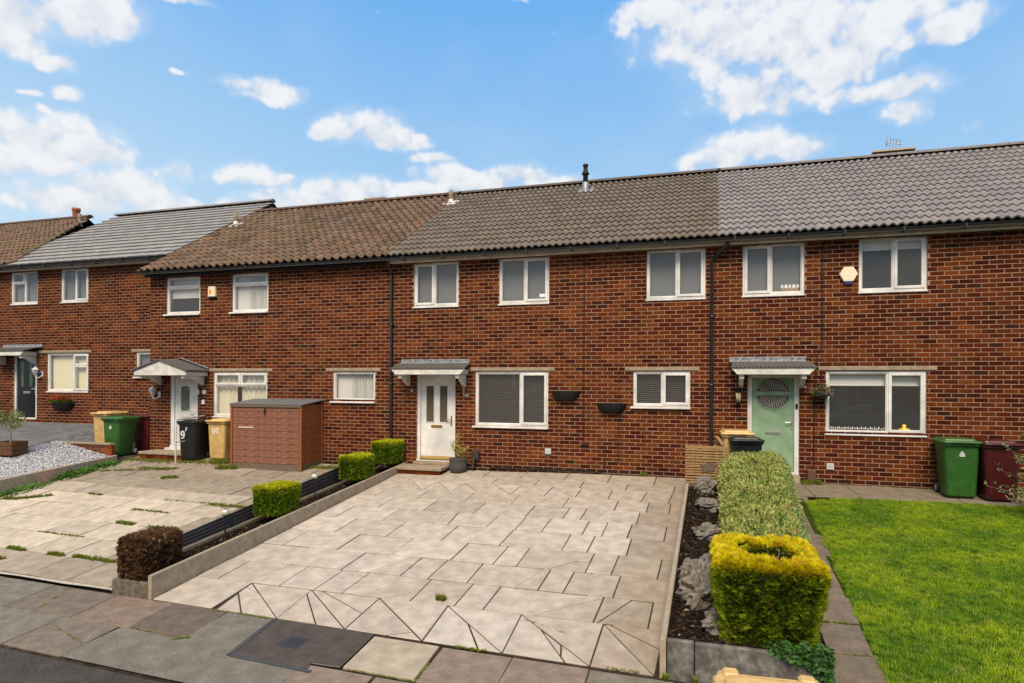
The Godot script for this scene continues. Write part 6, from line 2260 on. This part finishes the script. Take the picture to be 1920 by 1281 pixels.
func build_small_things():
	var b: MB
	# doorstep of the white door
	var st := thing("door_step", "two tier doorstep of concrete slab on brick below the white front door", "step", Vector3(-6.07, ground(-6.07, 0.3), 0.3))
	b = MB.new()
	b.span(Vector3(-6.62, -0.03, 0.003), Vector3(-5.54, 0.045, 0.56), 0.012)
	part("slab", b, M["stone"], st, true)
	for i in 5:
		b = MB.new()
		var x := -6.58 + i * 0.205
		b.col = shade(BRICKS[i % 3], 1.0)
		b.span(Vector3(x, -0.16, 0.01), Vector3(x + 0.197, -0.032, 0.53), 0.005)
		part("brick", b, M["brick"], st, true)
	b = MB.new()
	b.span(Vector3(-6.42, 0.046, 0.003), Vector3(-5.40, 0.11, 0.10), 0.008)
	part("sill_course", b, M["stone"], st, true)
	st = thing("door_step", "low concrete and brick doorstep in front of the white door with diamond glazing", "step", Vector3(-12.9, ground(-12.9, 0.3), 0.3))
	b = MB.new()
	b.span(Vector3(-13.75, 0.06, 0.003), Vector3(-12.35, 0.13, 0.62), 0.012)
	part("slab", b, M["stone"], st, true)
	for i in 6:
		b = MB.new()
		var x := -13.72 + i * 0.226
		b.col = shade(BRICKS[(i + 2) % 5], 1.3)
		b.span(Vector3(x, -0.1, 0.01), Vector3(x + 0.216, 0.058, 0.59), 0.005)
		part("brick", b, M["brick"], st, true)
	b = MB.new()
	b.span(Vector3(-13.40, 0.13, 0.003), Vector3(-12.45, 0.19, 0.14), 0.008)
	part("sill_course", b, M["white_paint"], st, true)

	# grab rail by that step
	var gr := thing("grab_rail", "grey metal grab rail rising beside the doorstep behind the black bin", "handrail", Vector3(-12.25, ground(-12.2, 0.9), 0.9))
	b = MB.new()
	b.tube([Vector3(-12.27, -0.08, 0.92), Vector3(-12.27, 0.93, 0.92), Vector3(-12.26, 0.97, 0.88), Vector3(-12.25, 1.02, 0.10), Vector3(-12.25, 1.02, 0.004)], [0.02], 10)
	b.tube([Vector3(-12.27, 0.42, 0.92), Vector3(-12.25, 0.46, 0.004)], [0.012], 8)
	part("rail", b, mat("rail_grey", Color(0.42, 0.42, 0.42), 0.5), gr, true)

	# timber bin store
	var sh := thing("bin_store", "red brown timber bin store with sloping grey felt lid under the small window", "shed", Vector3(-9.75, ground(-9.75, 0.5), 0.45))
	var g0 := -0.14
	for k in 10:
		b = MB.new()
		var y := g0 + k * 0.15
		b.box(Vector3(-9.765, y + 0.078, 0.848 - 0.004), Vector3(1.82, 0.158, 0.016), 0.003, Basis(Vector3.RIGHT, -0.055))
		part("plank", b, M["weathered"] if k == 0 else M["shed_front"], sh, true)
		b = MB.new()
		b.box(Vector3(-8.824, y + 0.078, 0.43), Vector3(0.016, 0.158, 0.78), 0.003, Basis(Vector3.BACK, -0.055))
		part("plank", b, M["weathered"] if k == 0 else M["shed_side"], sh, true)
		b = MB.new()
		b.box(Vector3(-10.71, y + 0.078, 0.43), Vector3(0.016, 0.158, 0.78), 0.003, Basis(Vector3.BACK, 0.055))
		part("plank", b, M["shed_side"], sh, true)
	for e in [[-10.71, 0.845], [-8.83, 0.845], [-8.83, 0.03], [-10.71, 0.03]]:
		b = MB.new()
		b.span(Vector3(e[0] - 0.03, g0, e[1] - 0.012), Vector3(e[0] + 0.03, 1.36 + (0.845 - e[1]) * 0.10, e[1] + 0.022), 0.004)
		part("corner_post", b, M["shed_side"], sh, true)
	b = MB.new()
	b.box(Vector3(-9.77, 1.335, 0.872), Vector3(1.94, 0.07, 0.02), 0.004)
	part("lid_trim", b, M["weathered"], sh, true)
	b = MB.new()
	b.box(Vector3(-9.77, 1.415, 0.44), Vector3(1.98, 0.022, 0.90), 0.006, Basis(Vector3.RIGHT, 0.11))
	b.box(Vector3(-9.77, 1.40, 0.44), Vector3(1.92, 0.03, 0.84), 0.006, Basis(Vector3.RIGHT, 0.11))
	part("lid", b, mat("felt_blue", Color(0.21, 0.215, 0.225), 0.9, {"tex": "stain", "size": 0.7, "grain": "grain", "gsize": 0.1}), sh, true)
	b = MB.new()
	b.box(Vector3(-9.78, 1.24, 0.868), Vector3(0.035, 0.11, 0.02), 0.004)
	b.lathe(Vector3(-9.78, 1.18, 0.885), [Vector2(0.0, -0.02), Vector2(0.025, -0.02), Vector2(0.025, 0.02), Vector2(0.0, 0.02)], 10)
	part("hasp", b, M["black_soft"], sh, true)
	b = MB.new()
	b.box(Vector3(-10.3, 0.83, 0.862), Vector3(0.42, 0.03, 0.008), 0.002)
	part("scraped_patch", b, mat("bare_wood", Color(0.55, 0.44, 0.34), 0.9), sh, true)

	# low brick wall at the end of the gravel
	var lw := thing("low_wall", "low brick wall with stone coping between gravel and bins", "wall", Vector3(-14.9, -0.03, 1.0))
	b = MB.new()
	b.span(Vector3(-15.9, -0.2, 0.955), Vector3(-14.12, 0.30, 1.045))
	part("mortar_core", b, M["mortar"], lw, true)
	for r in 5:
		var x := -15.92 + (0.11 if r % 2 else 0.0)
		while x < -14.12:
			var xe := minf(x + 0.216, -14.10)
			if xe - x > 0.05:
				b = MB.new()
				var end := x > -14.55
				b.col = shade([0.36, 0.09, 0.03], rnd(0.8, 1.15)) if end else shade([0.20, 0.075, 0.05], rnd(0.8, 1.15))
				b.span(Vector3(x, -0.10 + r * 0.081, 0.945), Vector3(xe, -0.10 + r * 0.081 + 0.069, 1.055), 0.004)
				part("brick", b, M["brick"], lw, true)
			x += 0.228
	b = MB.new()
	var cx := -15.95
	while cx < -14.2:
		b = MB.new()
		b.span(Vector3(cx, 0.305, 0.925), Vector3(minf(cx + 0.45, -14.08), 0.352, 1.075), 0.008)
		part("coping_stone", b, M["stone"], lw, true)
		cx += 0.458
	# kerb of the gravel
	var kb := thing("gravel_kerb", "concrete kerb holding the white and slate gravel along the paved forecourt", "kerb", Vector3(-14.03, ground(-14.0, 2.5), 2.5))
	var ks := [0.98, 1.75, 2.55, 2.98, 3.8, 4.7]
	for i in ks.size() - 1:
		b = MB.new()
		sloped_slab(b, -14.08, -14.0, ks[i] + 0.004, ks[i + 1] - 0.004, func(z): return 0.145 - 0.085 * z, func(z): return ground(-13.99, z) - 0.08)
		part("kerb_stone", b, M["concrete"] if i != 2 else mat("kerb_pink", Color(0.50, 0.34, 0.24), 0.9, {"tex": "stain", "size": 0.6}), kb, true)

	# square planter with a standard shrub
	var px := -15.72
	var pz := 2.32
	var py := land(px, pz) + 0.01
	var pl := thing("planter_box", "square brown timber planter box standing on the gravel", "planter", Vector3(px, py, pz), 0.25, "")
	for k in 3:
		for s in 4:
			b = MB.new()
			var B := Basis(Vector3.UP, PI / 2 * s)
			b.box(B * Vector3(0, 0.055 + k * 0.105, 0.225), Vector3(0.472 if s % 2 == 0 else 0.43, 0.10, 0.035), 0.006, B)
			part("plank", b, M["planter_wood"], pl)
	b = MB.new()
	b.box(Vector3(0, 0.13, 0), Vector3(0.41, 0.25, 0.41))
	part("soil", b, M["soil"], pl)
	var tr := thing("standard_shrub", "small variegated standard shrub growing in the square timber planter", "shrub", Vector3(px, py + 0.25, pz))
	b = MB.new()
	b.tube([Vector3(0, 0, 0), Vector3(0.01, 0.2, 0), Vector3(-0.015, 0.36, 0.01), Vector3(0, 0.50, 0)], [0.018, 0.016, 0.014, 0.012], 8)
	for i in 12:
		var a := i * 2.4
		b.tube([Vector3(0, 0.36 + 0.012 * i, 0), Vector3(cos(a) * 0.12, 0.46 + 0.015 * i, sin(a) * 0.12), Vector3(cos(a) * 0.21, 0.50 + 0.02 * i, sin(a) * 0.21)], [0.006, 0.004, 0.002], 5)
	part("trunk", b, M["bark"], tr)
	var xf := []
	var cols := []
	for i in 1100:
		var d := Vector3(rng.randfn(), rng.randfn(), rng.randfn()).normalized() * pow(rng.randf(), 0.4)
		var p := Vector3(d.x * 0.29, 0.58 + d.y * 0.22, d.z * 0.29)
		if nz.get_noise_3dv(p * 5.0) < -0.12:
			continue
		var s := rnd(0.03, 0.06)
		xf.append(Transform3D(facing((d + Vector3(0, 0.4, 0)).normalized(), rnd(0, TAU)).scaled(Vector3(s, s, s)), tr.position + p))
		cols.append([Color(0.13, 0.18, 0.05), Color(0.22, 0.26, 0.08), Color(0.42, 0.42, 0.22), Color(0.10, 0.14, 0.06)][rng.randi() % 4] * rnd(0.8, 1.2))
	many("crown", leaf_mesh(), M["leaf"], xf, cols, tr)

	# stone pot and yellow plant by the white door
	var pp := Vector3(-5.27, ground(-5.27, 0.24), 0.24)
	b = MB.new()
	b.lathe(Vector3.ZERO, [Vector2(0.0, 0.0), Vector2(0.15, 0.0), Vector2(0.185, 0.05), Vector2(0.195, 0.17), Vector2(0.19, 0.27), Vector2(0.20, 0.285), Vector2(0.20, 0.31), Vector2(0.17, 0.31), Vector2(0.165, 0.24), Vector2(0.0, 0.235)], 22)
	var pot := part("stone_pot", b, M["pot"])
	pot.position = pp
	tag(pot, "round mottled grey stone pot beside the white front door", "pot")
	var yp := thing("potted_plant", "spindly yellow variegated plant in the mottled grey stone pot", "plant", pp + Vector3(0, 0.24, 0))
	b = MB.new()
	xf = []
	cols = []
	for i in 11:
		var a := i * 2.1
		var lean := 0.05 + 0.12 * (i % 4) / 3.0
		var h := 0.38 + 0.12 * (i % 3) - lean * 0.5
		var top := Vector3(cos(a) * lean * 1.3, h, sin(a) * lean)
		b.tube([Vector3(cos(a) * 0.03, 0, sin(a) * 0.03), top * 0.5 + Vector3(0.01, 0, 0), top], [0.005, 0.004, 0.002], 5)
		for k in 26:
			var t := 0.35 + 0.65 * k / 26.0
			var p := top * t + Vector3(rnd(-0.035, 0.035), rnd(-0.02, 0.03), rnd(-0.035, 0.035))
			var s := rnd(0.03, 0.055)
			xf.append(Transform3D(facing(Vector3(rnd(-1, 1), rnd(-0.2, 1), rnd(-1, 1)).normalized(), rnd(0, TAU)).scaled(Vector3(s, s, s)), yp.position + p))
			cols.append((Color(0.50, 0.42, 0.10) if rng.randf() < 0.7 else Color(0.20, 0.22, 0.04)) * rnd(0.8, 1.2))
	part("stem", b, M["twig"], yp)
	many("leaves", leaf_mesh(), M["leaf"], xf, cols, yp)
	b = MB.new()
	b.tube([Vector3(-4.98, 0.0, 0.12), Vector3(-4.97, 0.2, 0.08), Vector3(-4.93, 0.34, 0.05)], [0.03, 0.04, 0.05], 8)
	b.box(Vector3(-4.93, 0.30, 0.06), Vector3(0.16, 0.20, 0.09), 0.02)
	var dk := part("meter_box", b, mat("dark_box", Color(0.03, 0.02, 0.02), 0.7))
	tag(dk, "small dark box with a pipe on the wall behind the stone pot", "box")

	# wall lanterns
	var la := thing("wall_lantern", "black wall lantern with cream glass beside the sage green door", "wall light", Vector3(0.50, 1.48, 0.0))
	b = MB.new()
	b.box(Vector3(0, 0.16, 0.01), Vector3(0.10, 0.24, 0.018), 0.006)
	b.lathe(Vector3(0, 0.02, 0.10), [Vector2(0.0, -0.03), Vector2(0.02, -0.02), Vector2(0.05, 0.01), Vector2(0.062, 0.035), Vector2(0.0, 0.035)], 4, Basis(Vector3.UP, PI / 4))
	b.lathe(Vector3(0, 0.24, 0.10), [Vector2(0.095, 0.0), Vector2(0.085, 0.015), Vector2(0.03, 0.055), Vector2(0.012, 0.065), Vector2(0.0, 0.085)], 4, Basis(Vector3.UP, PI / 4))
	b.tube([Vector3(0, 0.29, 0.02), Vector3(0, 0.31, 0.06), Vector3(0, 0.30, 0.10)], [0.010], 6)
	for k in 4:
		var a := PI / 4 + PI / 2 * k
		b.tube([Vector3(cos(a) * 0.062, 0.05, 0.10 + sin(a) * 0.062), Vector3(cos(a) * 0.078, 0.24, 0.10 + sin(a) * 0.078)], [0.006], 5)
	for k in 4:
		var a := PI / 2 * k
		b.tube([Vector3(cos(a) * 0.044, 0.05, 0.10 + sin(a) * 0.044), Vector3(cos(a) * 0.055, 0.24, 0.10 + sin(a) * 0.055)], [0.004], 4)
	part("frame", b, M["black_soft"], la)
	b = MB.new()
	b.lathe(Vector3(0, 0.055, 0.10), [Vector2(0.0, 0.0), Vector2(0.055, 0.0), Vector2(0.07, 0.18), Vector2(0.0, 0.18)], 4, Basis(Vector3.UP, PI / 4))
	part("glass", b, M["lamp_glass"], la)
	for e in [["ornate white twin wall lantern on the corner by the gabled porch", -13.80, 1.47, 0.0], ["ornate white wall lantern beside the black front door", -18.98, 2.02, -0.8]]:
		la = thing("wall_lantern", e[0], "wall light", Vector3(e[1], e[2], e[3]), 0.0, "")
		b = MB.new()
		b.box(Vector3(0.10, 0.08, 0.012), Vector3(0.09, 0.16, 0.02), 0.008)
		b.tube([Vector3(0.10, 0.03, 0.02), Vector3(0.08, -0.03, 0.08), Vector3(0.02, -0.02, 0.13), Vector3(0, 0.04, 0.13)], [0.010], 6)
		b.lathe(Vector3(0, 0.04, 0.13), [Vector2(0.0, -0.02), Vector2(0.03, 0.0), Vector2(0.045, 0.03), Vector2(0.045, 0.035)], 6)
		b.lathe(Vector3(0, 0.20, 0.13), [Vector2(0.10, 0.0), Vector2(0.085, 0.02), Vector2(0.05, 0.06), Vector2(0.02, 0.075), Vector2(0.008, 0.10), Vector2(0.0, 0.11)], 6)
		for k in 6:
			var a := TAU * k / 6.0
			b.tube([Vector3(cos(a) * 0.046, 0.075, 0.13 + sin(a) * 0.046), Vector3(cos(a) * 0.088, 0.20, 0.13 + sin(a) * 0.088)], [0.005], 4)
		part("frame", b, M["upvc"], la)
		b = MB.new()
		b.lathe(Vector3(0, 0.075, 0.13), [Vector2(0.0, 0.0), Vector2(0.04, 0.0), Vector2(0.08, 0.12), Vector2(0.0, 0.12)], 6)
		part("glass", b, M["grey_plastic"], la)

	# alarm boxes
	var al := thing("alarm_box", "white hexagonal burglar alarm box with a dark blue foot", "alarm box", Vector3(2.43, 3.93, 0.0))
	b = MB.new()
	var hx := []
	for q in [[0.158, 0.0], [0.158, 0.045], [0.145, 0.058]]:
		var ring := []
		for k in 6:
			ring.append(Vector3(cos(PI / 3 * k) * q[0], sin(PI / 3 * k) * q[0], q[1]))
		hx.append(ring)
	b.loft(hx)
	part("cover", b, M["bell_box"], al)
	b = MB.new()
	b.prism(PackedVector2Array([Vector2(-0.076, -0.139), Vector2(-0.05, -0.185), Vector2(0.05, -0.185), Vector2(0.076, -0.139)]), 0.004, 0.05)
	part("strobe", b, M["blue_print"], al)
	al = thing("alarm_box", "cream rectangular burglar alarm box with orange flash and black foot", "alarm box", Vector3(-12.02, 4.15, 0.0))
	b = MB.new()
	b.prism(PackedVector2Array([Vector2(-0.115, -0.12), Vector2(0.115, -0.12), Vector2(0.115, 0.13), Vector2(-0.115, 0.13)]), 0.002, 0.05)
	b.loft([[Vector3(-0.115, -0.12, 0.05), Vector3(0.115, -0.12, 0.05), Vector3(0.115, 0.13, 0.05), Vector3(-0.115, 0.13, 0.05)], [Vector3(-0.04, -0.12, 0.075), Vector3(0.09, -0.12, 0.075), Vector3(0.09, 0.13, 0.075), Vector3(-0.04, 0.13, 0.075)]])
	part("cover", b, M["bell_box"], al)
	b = MB.new()
	b.span(Vector3(-0.06, -0.07, 0.064), Vector3(0.01, 0.04, 0.078), 0.002)
	part("orange_flash", b, M["orange_print"], al)
	b = MB.new()
	b.span(Vector3(-0.115, -0.165, 0.002), Vector3(0.115, -0.121, 0.06), 0.01)
	b.box(Vector3(-0.02, 0.145, 0.02), Vector3(0.10, 0.03, 0.03), 0.008)
	part("foot", b, M["black_plastic"], al)

	# wall troughs and hanging basket
	for e in [["empty black wall trough nearer the large front window", -2.93, 1.52, 0.0, 0.60, false], ["empty black wall trough lower down, beside the small square window", -1.96, 1.275, 0.0, 0.60, false], ["black wall trough full of red geraniums by the black door", -18.02, 1.06, -0.8, 0.82, true]]:
		var t := thing("wall_trough", e[0], "wall planter", Vector3(e[1], e[2], e[3]), 0.0, "troughs hung on the house walls")
		var w: float = e[4] * 0.5
		b = MB.new()
		var ra := []
		for q in [[0.62, 0.0, 0.10], [0.80, 0.05, 0.15], [0.96, 0.13, 0.18], [1.0, 0.185, 0.19]]:
			var ring := []
			for k in 9:
				var a := PI * k / 8.0
				ring.append(Vector3(-cos(a) * w * q[0], q[1], 0.006 + sin(a) * q[2]))
			ra.append(ring)
		b.loft(ra, true)
		for k in 9:
			var a := PI * k / 8.0
			b.tube([Vector3(-cos(a) * w * 0.64, 0.0, 0.01 + sin(a) * 0.105), Vector3(-cos(a) * w * 0.98, 0.13, 0.01 + sin(a) * 0.185), Vector3(-cos(a) * w * 1.02, 0.195, 0.01 + sin(a) * 0.195)], [0.006], 5)
		b.tube([Vector3(-w, 0.195, 0.008), Vector3(-w * 0.7, 0.195, 0.15), Vector3(0, 0.195, 0.20), Vector3(w * 0.7, 0.195, 0.15), Vector3(w, 0.195, 0.008)], [0.008], 6)
		part("basket", b, M["black_soft"], t)
		xf = []
		cols = []
		for i in (900 if e[5] else 60):
			var u := rnd(-1, 1)
			var hgt := rng.randf() * (0.20 if e[5] else 0.015)
			var p := Vector3(u * w * 0.98, 0.185 + hgt * (1.0 - 0.5 * u * u), rnd(0.03, 0.20))
			var red: bool = e[5] and hgt > 0.08 and nz.get_noise_3dv(p * 9.0) > -0.02
			var s := rnd(0.03, 0.055) if e[5] else 0.02
			xf.append(Transform3D(facing(Vector3(u * 0.5, rnd(0.2, 1), rnd(0, 1)).normalized(), rnd(0, TAU)).scaled(Vector3(s * (1.7 if red else 1.2), s, s)), t.position + p))
			cols.append((Color(0.55, 0.012, 0.008) if rng.randf() < 0.8 else Color(0.60, 0.16, 0.10)) if red else Color(0.07, 0.14, 0.02) * rnd(0.6, 1.5) if e[5] else Color(0.05, 0.06, 0.025))
		many("flowers" if e[5] else "moss", leaf_mesh(), M["leaf"], xf, cols, t)
	var hb := thing("hanging_basket", "small hanging basket of pink and white flowers left of the wide window", "hanging basket", Vector3(1.965, 1.60, 0.17))
	b = MB.new()
	b.lathe(Vector3.ZERO, [Vector2(0.0, 0.0), Vector2(0.07, 0.01), Vector2(0.12, 0.07), Vector2(0.135, 0.14), Vector2(0.0, 0.13)], 14)
	part("basket", b, mat("basket_green", Color(0.012, 0.03, 0.018), 0.8), hb)
	b = MB.new()
	b.tube([Vector3(0, 0.42, -0.165), Vector3(0, 0.46, -0.08), Vector3(0, 0.44, 0.0)], [0.008], 6)
	for k in 3:
		var a := TAU * k / 3.0
		b.tube([Vector3(0, 0.44, 0), Vector3(cos(a) * 0.13, 0.14, sin(a) * 0.13)], [0.003], 4)
	part("bracket", b, M["black_soft"], hb)
	xf = []
	cols = []
	for i in 520:
		var a := rnd(0, TAU)
		var r := sqrt(rng.randf()) * 0.17
		var p := Vector3(cos(a) * r, 0.06 + rng.randf() * 0.24 * (1.0 - r * 2.5), sin(a) * r)
		var k := rng.randf()
		var s := rnd(0.025, 0.045)
		xf.append(Transform3D(facing(Vector3(cos(a), rnd(-0.2, 1), sin(a)).normalized(), rnd(0, TAU)).scaled(Vector3(s * 1.4, s, s)), hb.position + p))
		cols.append(Color(0.60, 0.28, 0.24) if k < 0.16 else Color(0.62, 0.52, 0.46) if k < 0.26 else Color(0.30, 0.06, 0.05) if k < 0.36 else Color(0.05, 0.10, 0.03) * rnd(0.5, 1.5))
	many("flowers", leaf_mesh(), M["leaf"], xf, cols, hb)

	# straggling shrub at the right edge
	var sr := thing("straggling_shrub", "straggling variegated shrub leaning in front of the maroon bin", "shrub", Vector3(5.05, ground(5.0, 1.75), 1.75))
	b = MB.new()
	xf = []
	cols = []
	var r2 := RandomNumberGenerator.new()
	r2.seed = 77
	for i in 34:
		var a := r2.randf_range(PI * 0.55, PI * 1.45)
		var reach := r2.randf_range(0.35, 1.0)
		var h := r2.randf_range(0.15, 1.65)
		var tip := Vector3(cos(a) * reach * (0.55 if h > 1.2 else 1.0), h, sin(a) * 0.45 * reach)
		var midp := Vector3(tip.x * 0.35, h * 0.65, tip.z * 0.4)
		b.tube([Vector3(r2.randf_range(-0.1, 0.1), 0, r2.randf_range(-0.1, 0.1)), midp, tip], [0.010, 0.006, 0.003], 5)
		for k in 46:
			var t := r2.randf_range(0.35, 1.03)
			var p: Vector3 = (midp.lerp(tip, (t - 0.5) * 2.0) if t > 0.5 else midp * (t * 2.0)) + Vector3(r2.randf_range(-0.05, 0.05), r2.randf_range(-0.04, 0.06), r2.randf_range(-0.05, 0.05))
			var s := r2.randf_range(0.035, 0.07)
			xf.append(Transform3D(facing(Vector3(r2.randf_range(-1, 1), r2.randf_range(-0.1, 1), r2.randf_range(-0.3, 1)).normalized(), r2.randf_range(0, TAU)).scaled(Vector3(s, s, s)), sr.position + p))
			cols.append([Color(0.12, 0.19, 0.06), Color(0.22, 0.27, 0.11), Color(0.34, 0.36, 0.20), Color(0.26, 0.20, 0.06), Color(0.10, 0.16, 0.08)][r2.randi() % 5] * r2.randf_range(0.8, 1.2))
	part("stem", b, M["twig"], sr)
	many("foliage", leaf_mesh(), M["leaf"], xf, cols, sr)
	# the shrub at the left edge of the picture
	sr = thing("garden_shrub", "loose olive brown shrub at the far end of the grey drive", "shrub", Vector3(-20.35, land(-20.3, 0.2), 0.2))
	b = MB.new()
	b.tube([Vector3.ZERO, Vector3(0.03, 0.5, 0), Vector3(0, 1.0, 0.05)], [0.03, 0.02, 0.01], 6)
	part("stem", b, M["bark"], sr)
	xf = []
	cols = []
	for i in 1500:
		var d := Vector3(rng.randfn(), rng.randfn(), rng.randfn()).normalized() * pow(rng.randf(), 0.5)
		var s := rnd(0.05, 0.09)
		xf.append(Transform3D(facing((d + Vector3(0, 0.3, 0)).normalized(), rnd(0, TAU)).scaled(Vector3(s, s, s)), sr.position + Vector3(d.x * 0.42, 0.75 + d.y * 0.75, d.z * 0.42)))
		cols.append((Color(0.11, 0.11, 0.02) if rng.randf() < 0.6 else Color(0.20, 0.14, 0.05)) * rnd(0.6, 1.4))
	many("crown", leaf_mesh(), M["leaf"], xf, cols, sr)


# ---- the other side of the street, which the windows reflect ------------------------------------------------------------------------------

func make_car(label: String, at: Vector3, turn: float, paint: Material):
	var car := thing("parked_car", label, "car", at, turn, "")
	var prof := [[-2.15, 0.35, 0.62], [-2.1, 0.30, 0.78], [-1.2, 0.26, 0.95], [0.0, 0.24, 0.98], [1.4, 0.26, 1.0], [2.1, 0.30, 0.98], [2.2, 0.38, 0.75]]
	var sec := []
	for q in prof:
		var w := 0.80 if absf(q[0]) > 2.0 else 0.90
		sec.append([Vector3(q[0], q[1], -w), Vector3(q[0], q[2] - 0.08, -w), Vector3(q[0], q[2], -w + 0.1), Vector3(q[0], q[2], w - 0.1), Vector3(q[0], q[2] - 0.08, w), Vector3(q[0], q[1], w)])
	var b := MB.new()
	b.loft(sec)
	part("body", b, paint, car)
	sec = []
	for q in [[-1.2, 0.95, 0.97, 0.80], [-0.35, 0.96, 1.36, 0.66], [0.3, 0.96, 1.43, 0.62], [1.3, 0.98, 1.40, 0.62], [2.02, 0.98, 1.05, 0.72]]:
		sec.append([Vector3(q[0], q[1], -0.82), Vector3(q[0], q[2], -q[3]), Vector3(q[0], q[2], q[3]), Vector3(q[0], q[1], 0.82)])
	b = MB.new()
	b.loft(sec)
	part("cabin", b, paint, car)
	for s in [-1.0, 1.0]:
		for e in [[-0.85, -0.05], [0.05, 0.85], [0.95, 1.55]]:
			b = MB.new()
			var h := 1.30 if e[0] > -0.5 else 1.24
			b.quado(Vector3(e[0], 1.0, s * 0.815), Vector3(e[1], 1.0, s * 0.815), Vector3(e[1] - 0.02, h, s * 0.70), Vector3(maxf(e[0], -0.42), h, s * 0.70), Vector3(0, 0, s))
			part("side_window", b, M["black_door"], car)
		for x in [-1.35, 1.35]:
			b = MB.new()
			b.lathe(Vector3(x, 0.32, s * 0.80), [Vector2(0.0, -0.1), Vector2(0.31, -0.1), Vector2(0.32, 0.0), Vector2(0.31, 0.11), Vector2(0.2, 0.115), Vector2(0.0, 0.10)], 20, Basis(Vector3.RIGHT, s * PI / 2))
			part("wheel", b, M["tyre"], car)
	return car


func build_far_side():
	mat("silver_paint", Color(0.42, 0.44, 0.47), 0.25, {"metal": 0.4})
	mat("red_paint", Color(0.32, 0.02, 0.02), 0.25)
	make_car("silver estate car parked across the street, mirrored in the wide window", Vector3(7.1, ground(7.1, 21.6), 21.6), 0.0, M["silver_paint"])
	make_car("red car parked across the street, mirrored in the small window", Vector3(-2.2, ground(-2.2, 23.5) + 0.0, 23.5), PI, M["red_paint"])
	# a clipped hedge and the houses behind it
	var hd := thing("street_hedge", "clipped dark hedge along the far side of the street", "hedge", Vector3(-9.0, ground(-9.0, 18.2), 18.2))
	var tone := func(_p, _n, bump): return Color(0.05, 0.10, 0.015).lerp(Color(0.13, 0.19, 0.02), clampf(0.5 + bump + rnd(-0.3, 0.3), 0, 1))
	var lv := block_leaves(hd.position + Vector3(0, 0.65, 0), Vector3(8.5, 0.7, 0.45), 0.12, 16000, 0.14, 0.0, tone)
	many("foliage", leaf_mesh(), M["leaf"], lv[0], lv[1], hd)
	var b := MB.new()
	b.box(Vector3(0, 0.65, 0), Vector3(16.8, 1.3, 0.75), 0.05)
	part("inner_growth", b, M["inner"], hd)
	for e in [[-22.0, "brick house across the street, left of the others as the windows mirror it"], [-7.0, "brick house across the street with a white porch, facing the white front door"], [9.0, "brick house across the street behind the silver car"]]:
		var x: float = e[0]
		var gy := ground(x, 30.0)
		var h := thing("street_house", e[1], "house", Vector3(x, gy, 34.0), 0.0, "houses across the street")
		b = MB.new()
		b.span(Vector3(-6.2, -0.5, -4.0), Vector3(6.2, 4.8, 4.0))
		b.prism(PackedVector2Array([Vector2(-4.0, 4.8), Vector2(4.0, 4.8), Vector2(0, 7.3)]), -6.2, 6.2, Basis(Vector3(0, 0, 1), Vector3.UP, Vector3(-1, 0, 0)))
		part("wall", b, mat("far_brick", Color(0.14, 0.045, 0.025), 0.9, {"tex": "grain", "size": 0.5}), h)
		b = MB.new()
		for s in [-1.0, 1.0]:
			b.bar(Vector3(0, 4.7, s * 4.3), Vector3(0, 7.45, 0), 12.8, 0.08, 0.0, Vector3.RIGHT.cross(Vector3(0, 1, s)).normalized())
		part("roof", b, mat("far_roof", Color(0.15, 0.12, 0.10), 0.9, {"tex": "grain", "size": 0.6}), h)
		for wx in [-4.0, 0.2, 4.0]:
			for wy in [0.9, 3.3]:
				b = MB.new()
				moulding(b, wx - 0.8, wx + 0.8, -wy - 1.2, -wy, 4.02, 0.09, 0.05)
				var w := part("window", b, M["upvc"], h)
				w.rotation.x = PI
				b = MB.new()
				b.span(Vector3(wx - 0.72, -wy - 1.12, 4.005), Vector3(wx + 0.72, -wy - 0.08, 4.02))
				part("pane", b, M["black_door"], w)
		b = MB.new()
		b.span(Vector3(-2.6, 2.2, -5.0), Vector3(-0.6, 2.45, -4.0), 0.02)
		b.span(Vector3(-2.1, 0.0, -4.04), Vector3(-1.1, 2.1, -4.0), 0.01)
		part("porch", b, M["white_paint"], h)


func _ready():
	rng.seed = 20
	nz.seed = 5
	nz.frequency = 1.0
	nz.fractal_octaves = 3
	var gain := 0.325
	var cam := Camera3D.new()
	cam.name = "camera"
	add_child(cam)
	var near := 0.05
	cam.set_frustum(2.0 * near * 640.5 / 1214.6, Vector2(0.0, near * 83.29 / 1214.6), near, 900.0)
	cam.position = EYE
	cam.basis = Basis(Vector3.UP, deg_to_rad(17.11)) * Basis(Vector3.BACK, deg_to_rad(ROLL))
	cam.current = true
	make_sun_and_sky(gain)
	make_materials()
	build_ground()
	build_houses()
	build_gardens()
	build_bins()
	build_small_things()
	build_far_side()


const ROLL := 0.304


func make_sun_and_sky(gain: float):
	var e := Environment.new()
	e.background_mode = Environment.BG_SKY
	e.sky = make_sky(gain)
	e.tonemap_mode = Environment.TONE_MAPPER_LINEAR
	e.tonemap_exposure = 1.0 / gain
	e.sdfgi_enabled = true
	e.ssao_enabled = true
	e.ssil_enabled = true
	var we := WorldEnvironment.new()
	we.name = "environment"
	we.environment = e
	add_child(we)
	var sun := DirectionalLight3D.new()
	sun.name = "sun"
	sun.light_color = Color(1.0, 0.92, 0.80)
	sun.light_energy = 0.5
	sun.light_angular_distance = 28.0
	sun.shadow_enabled = true
	add_child(sun)
	sun.basis = Basis.looking_at(-Vector3(0.06, 0.82, 0.70))
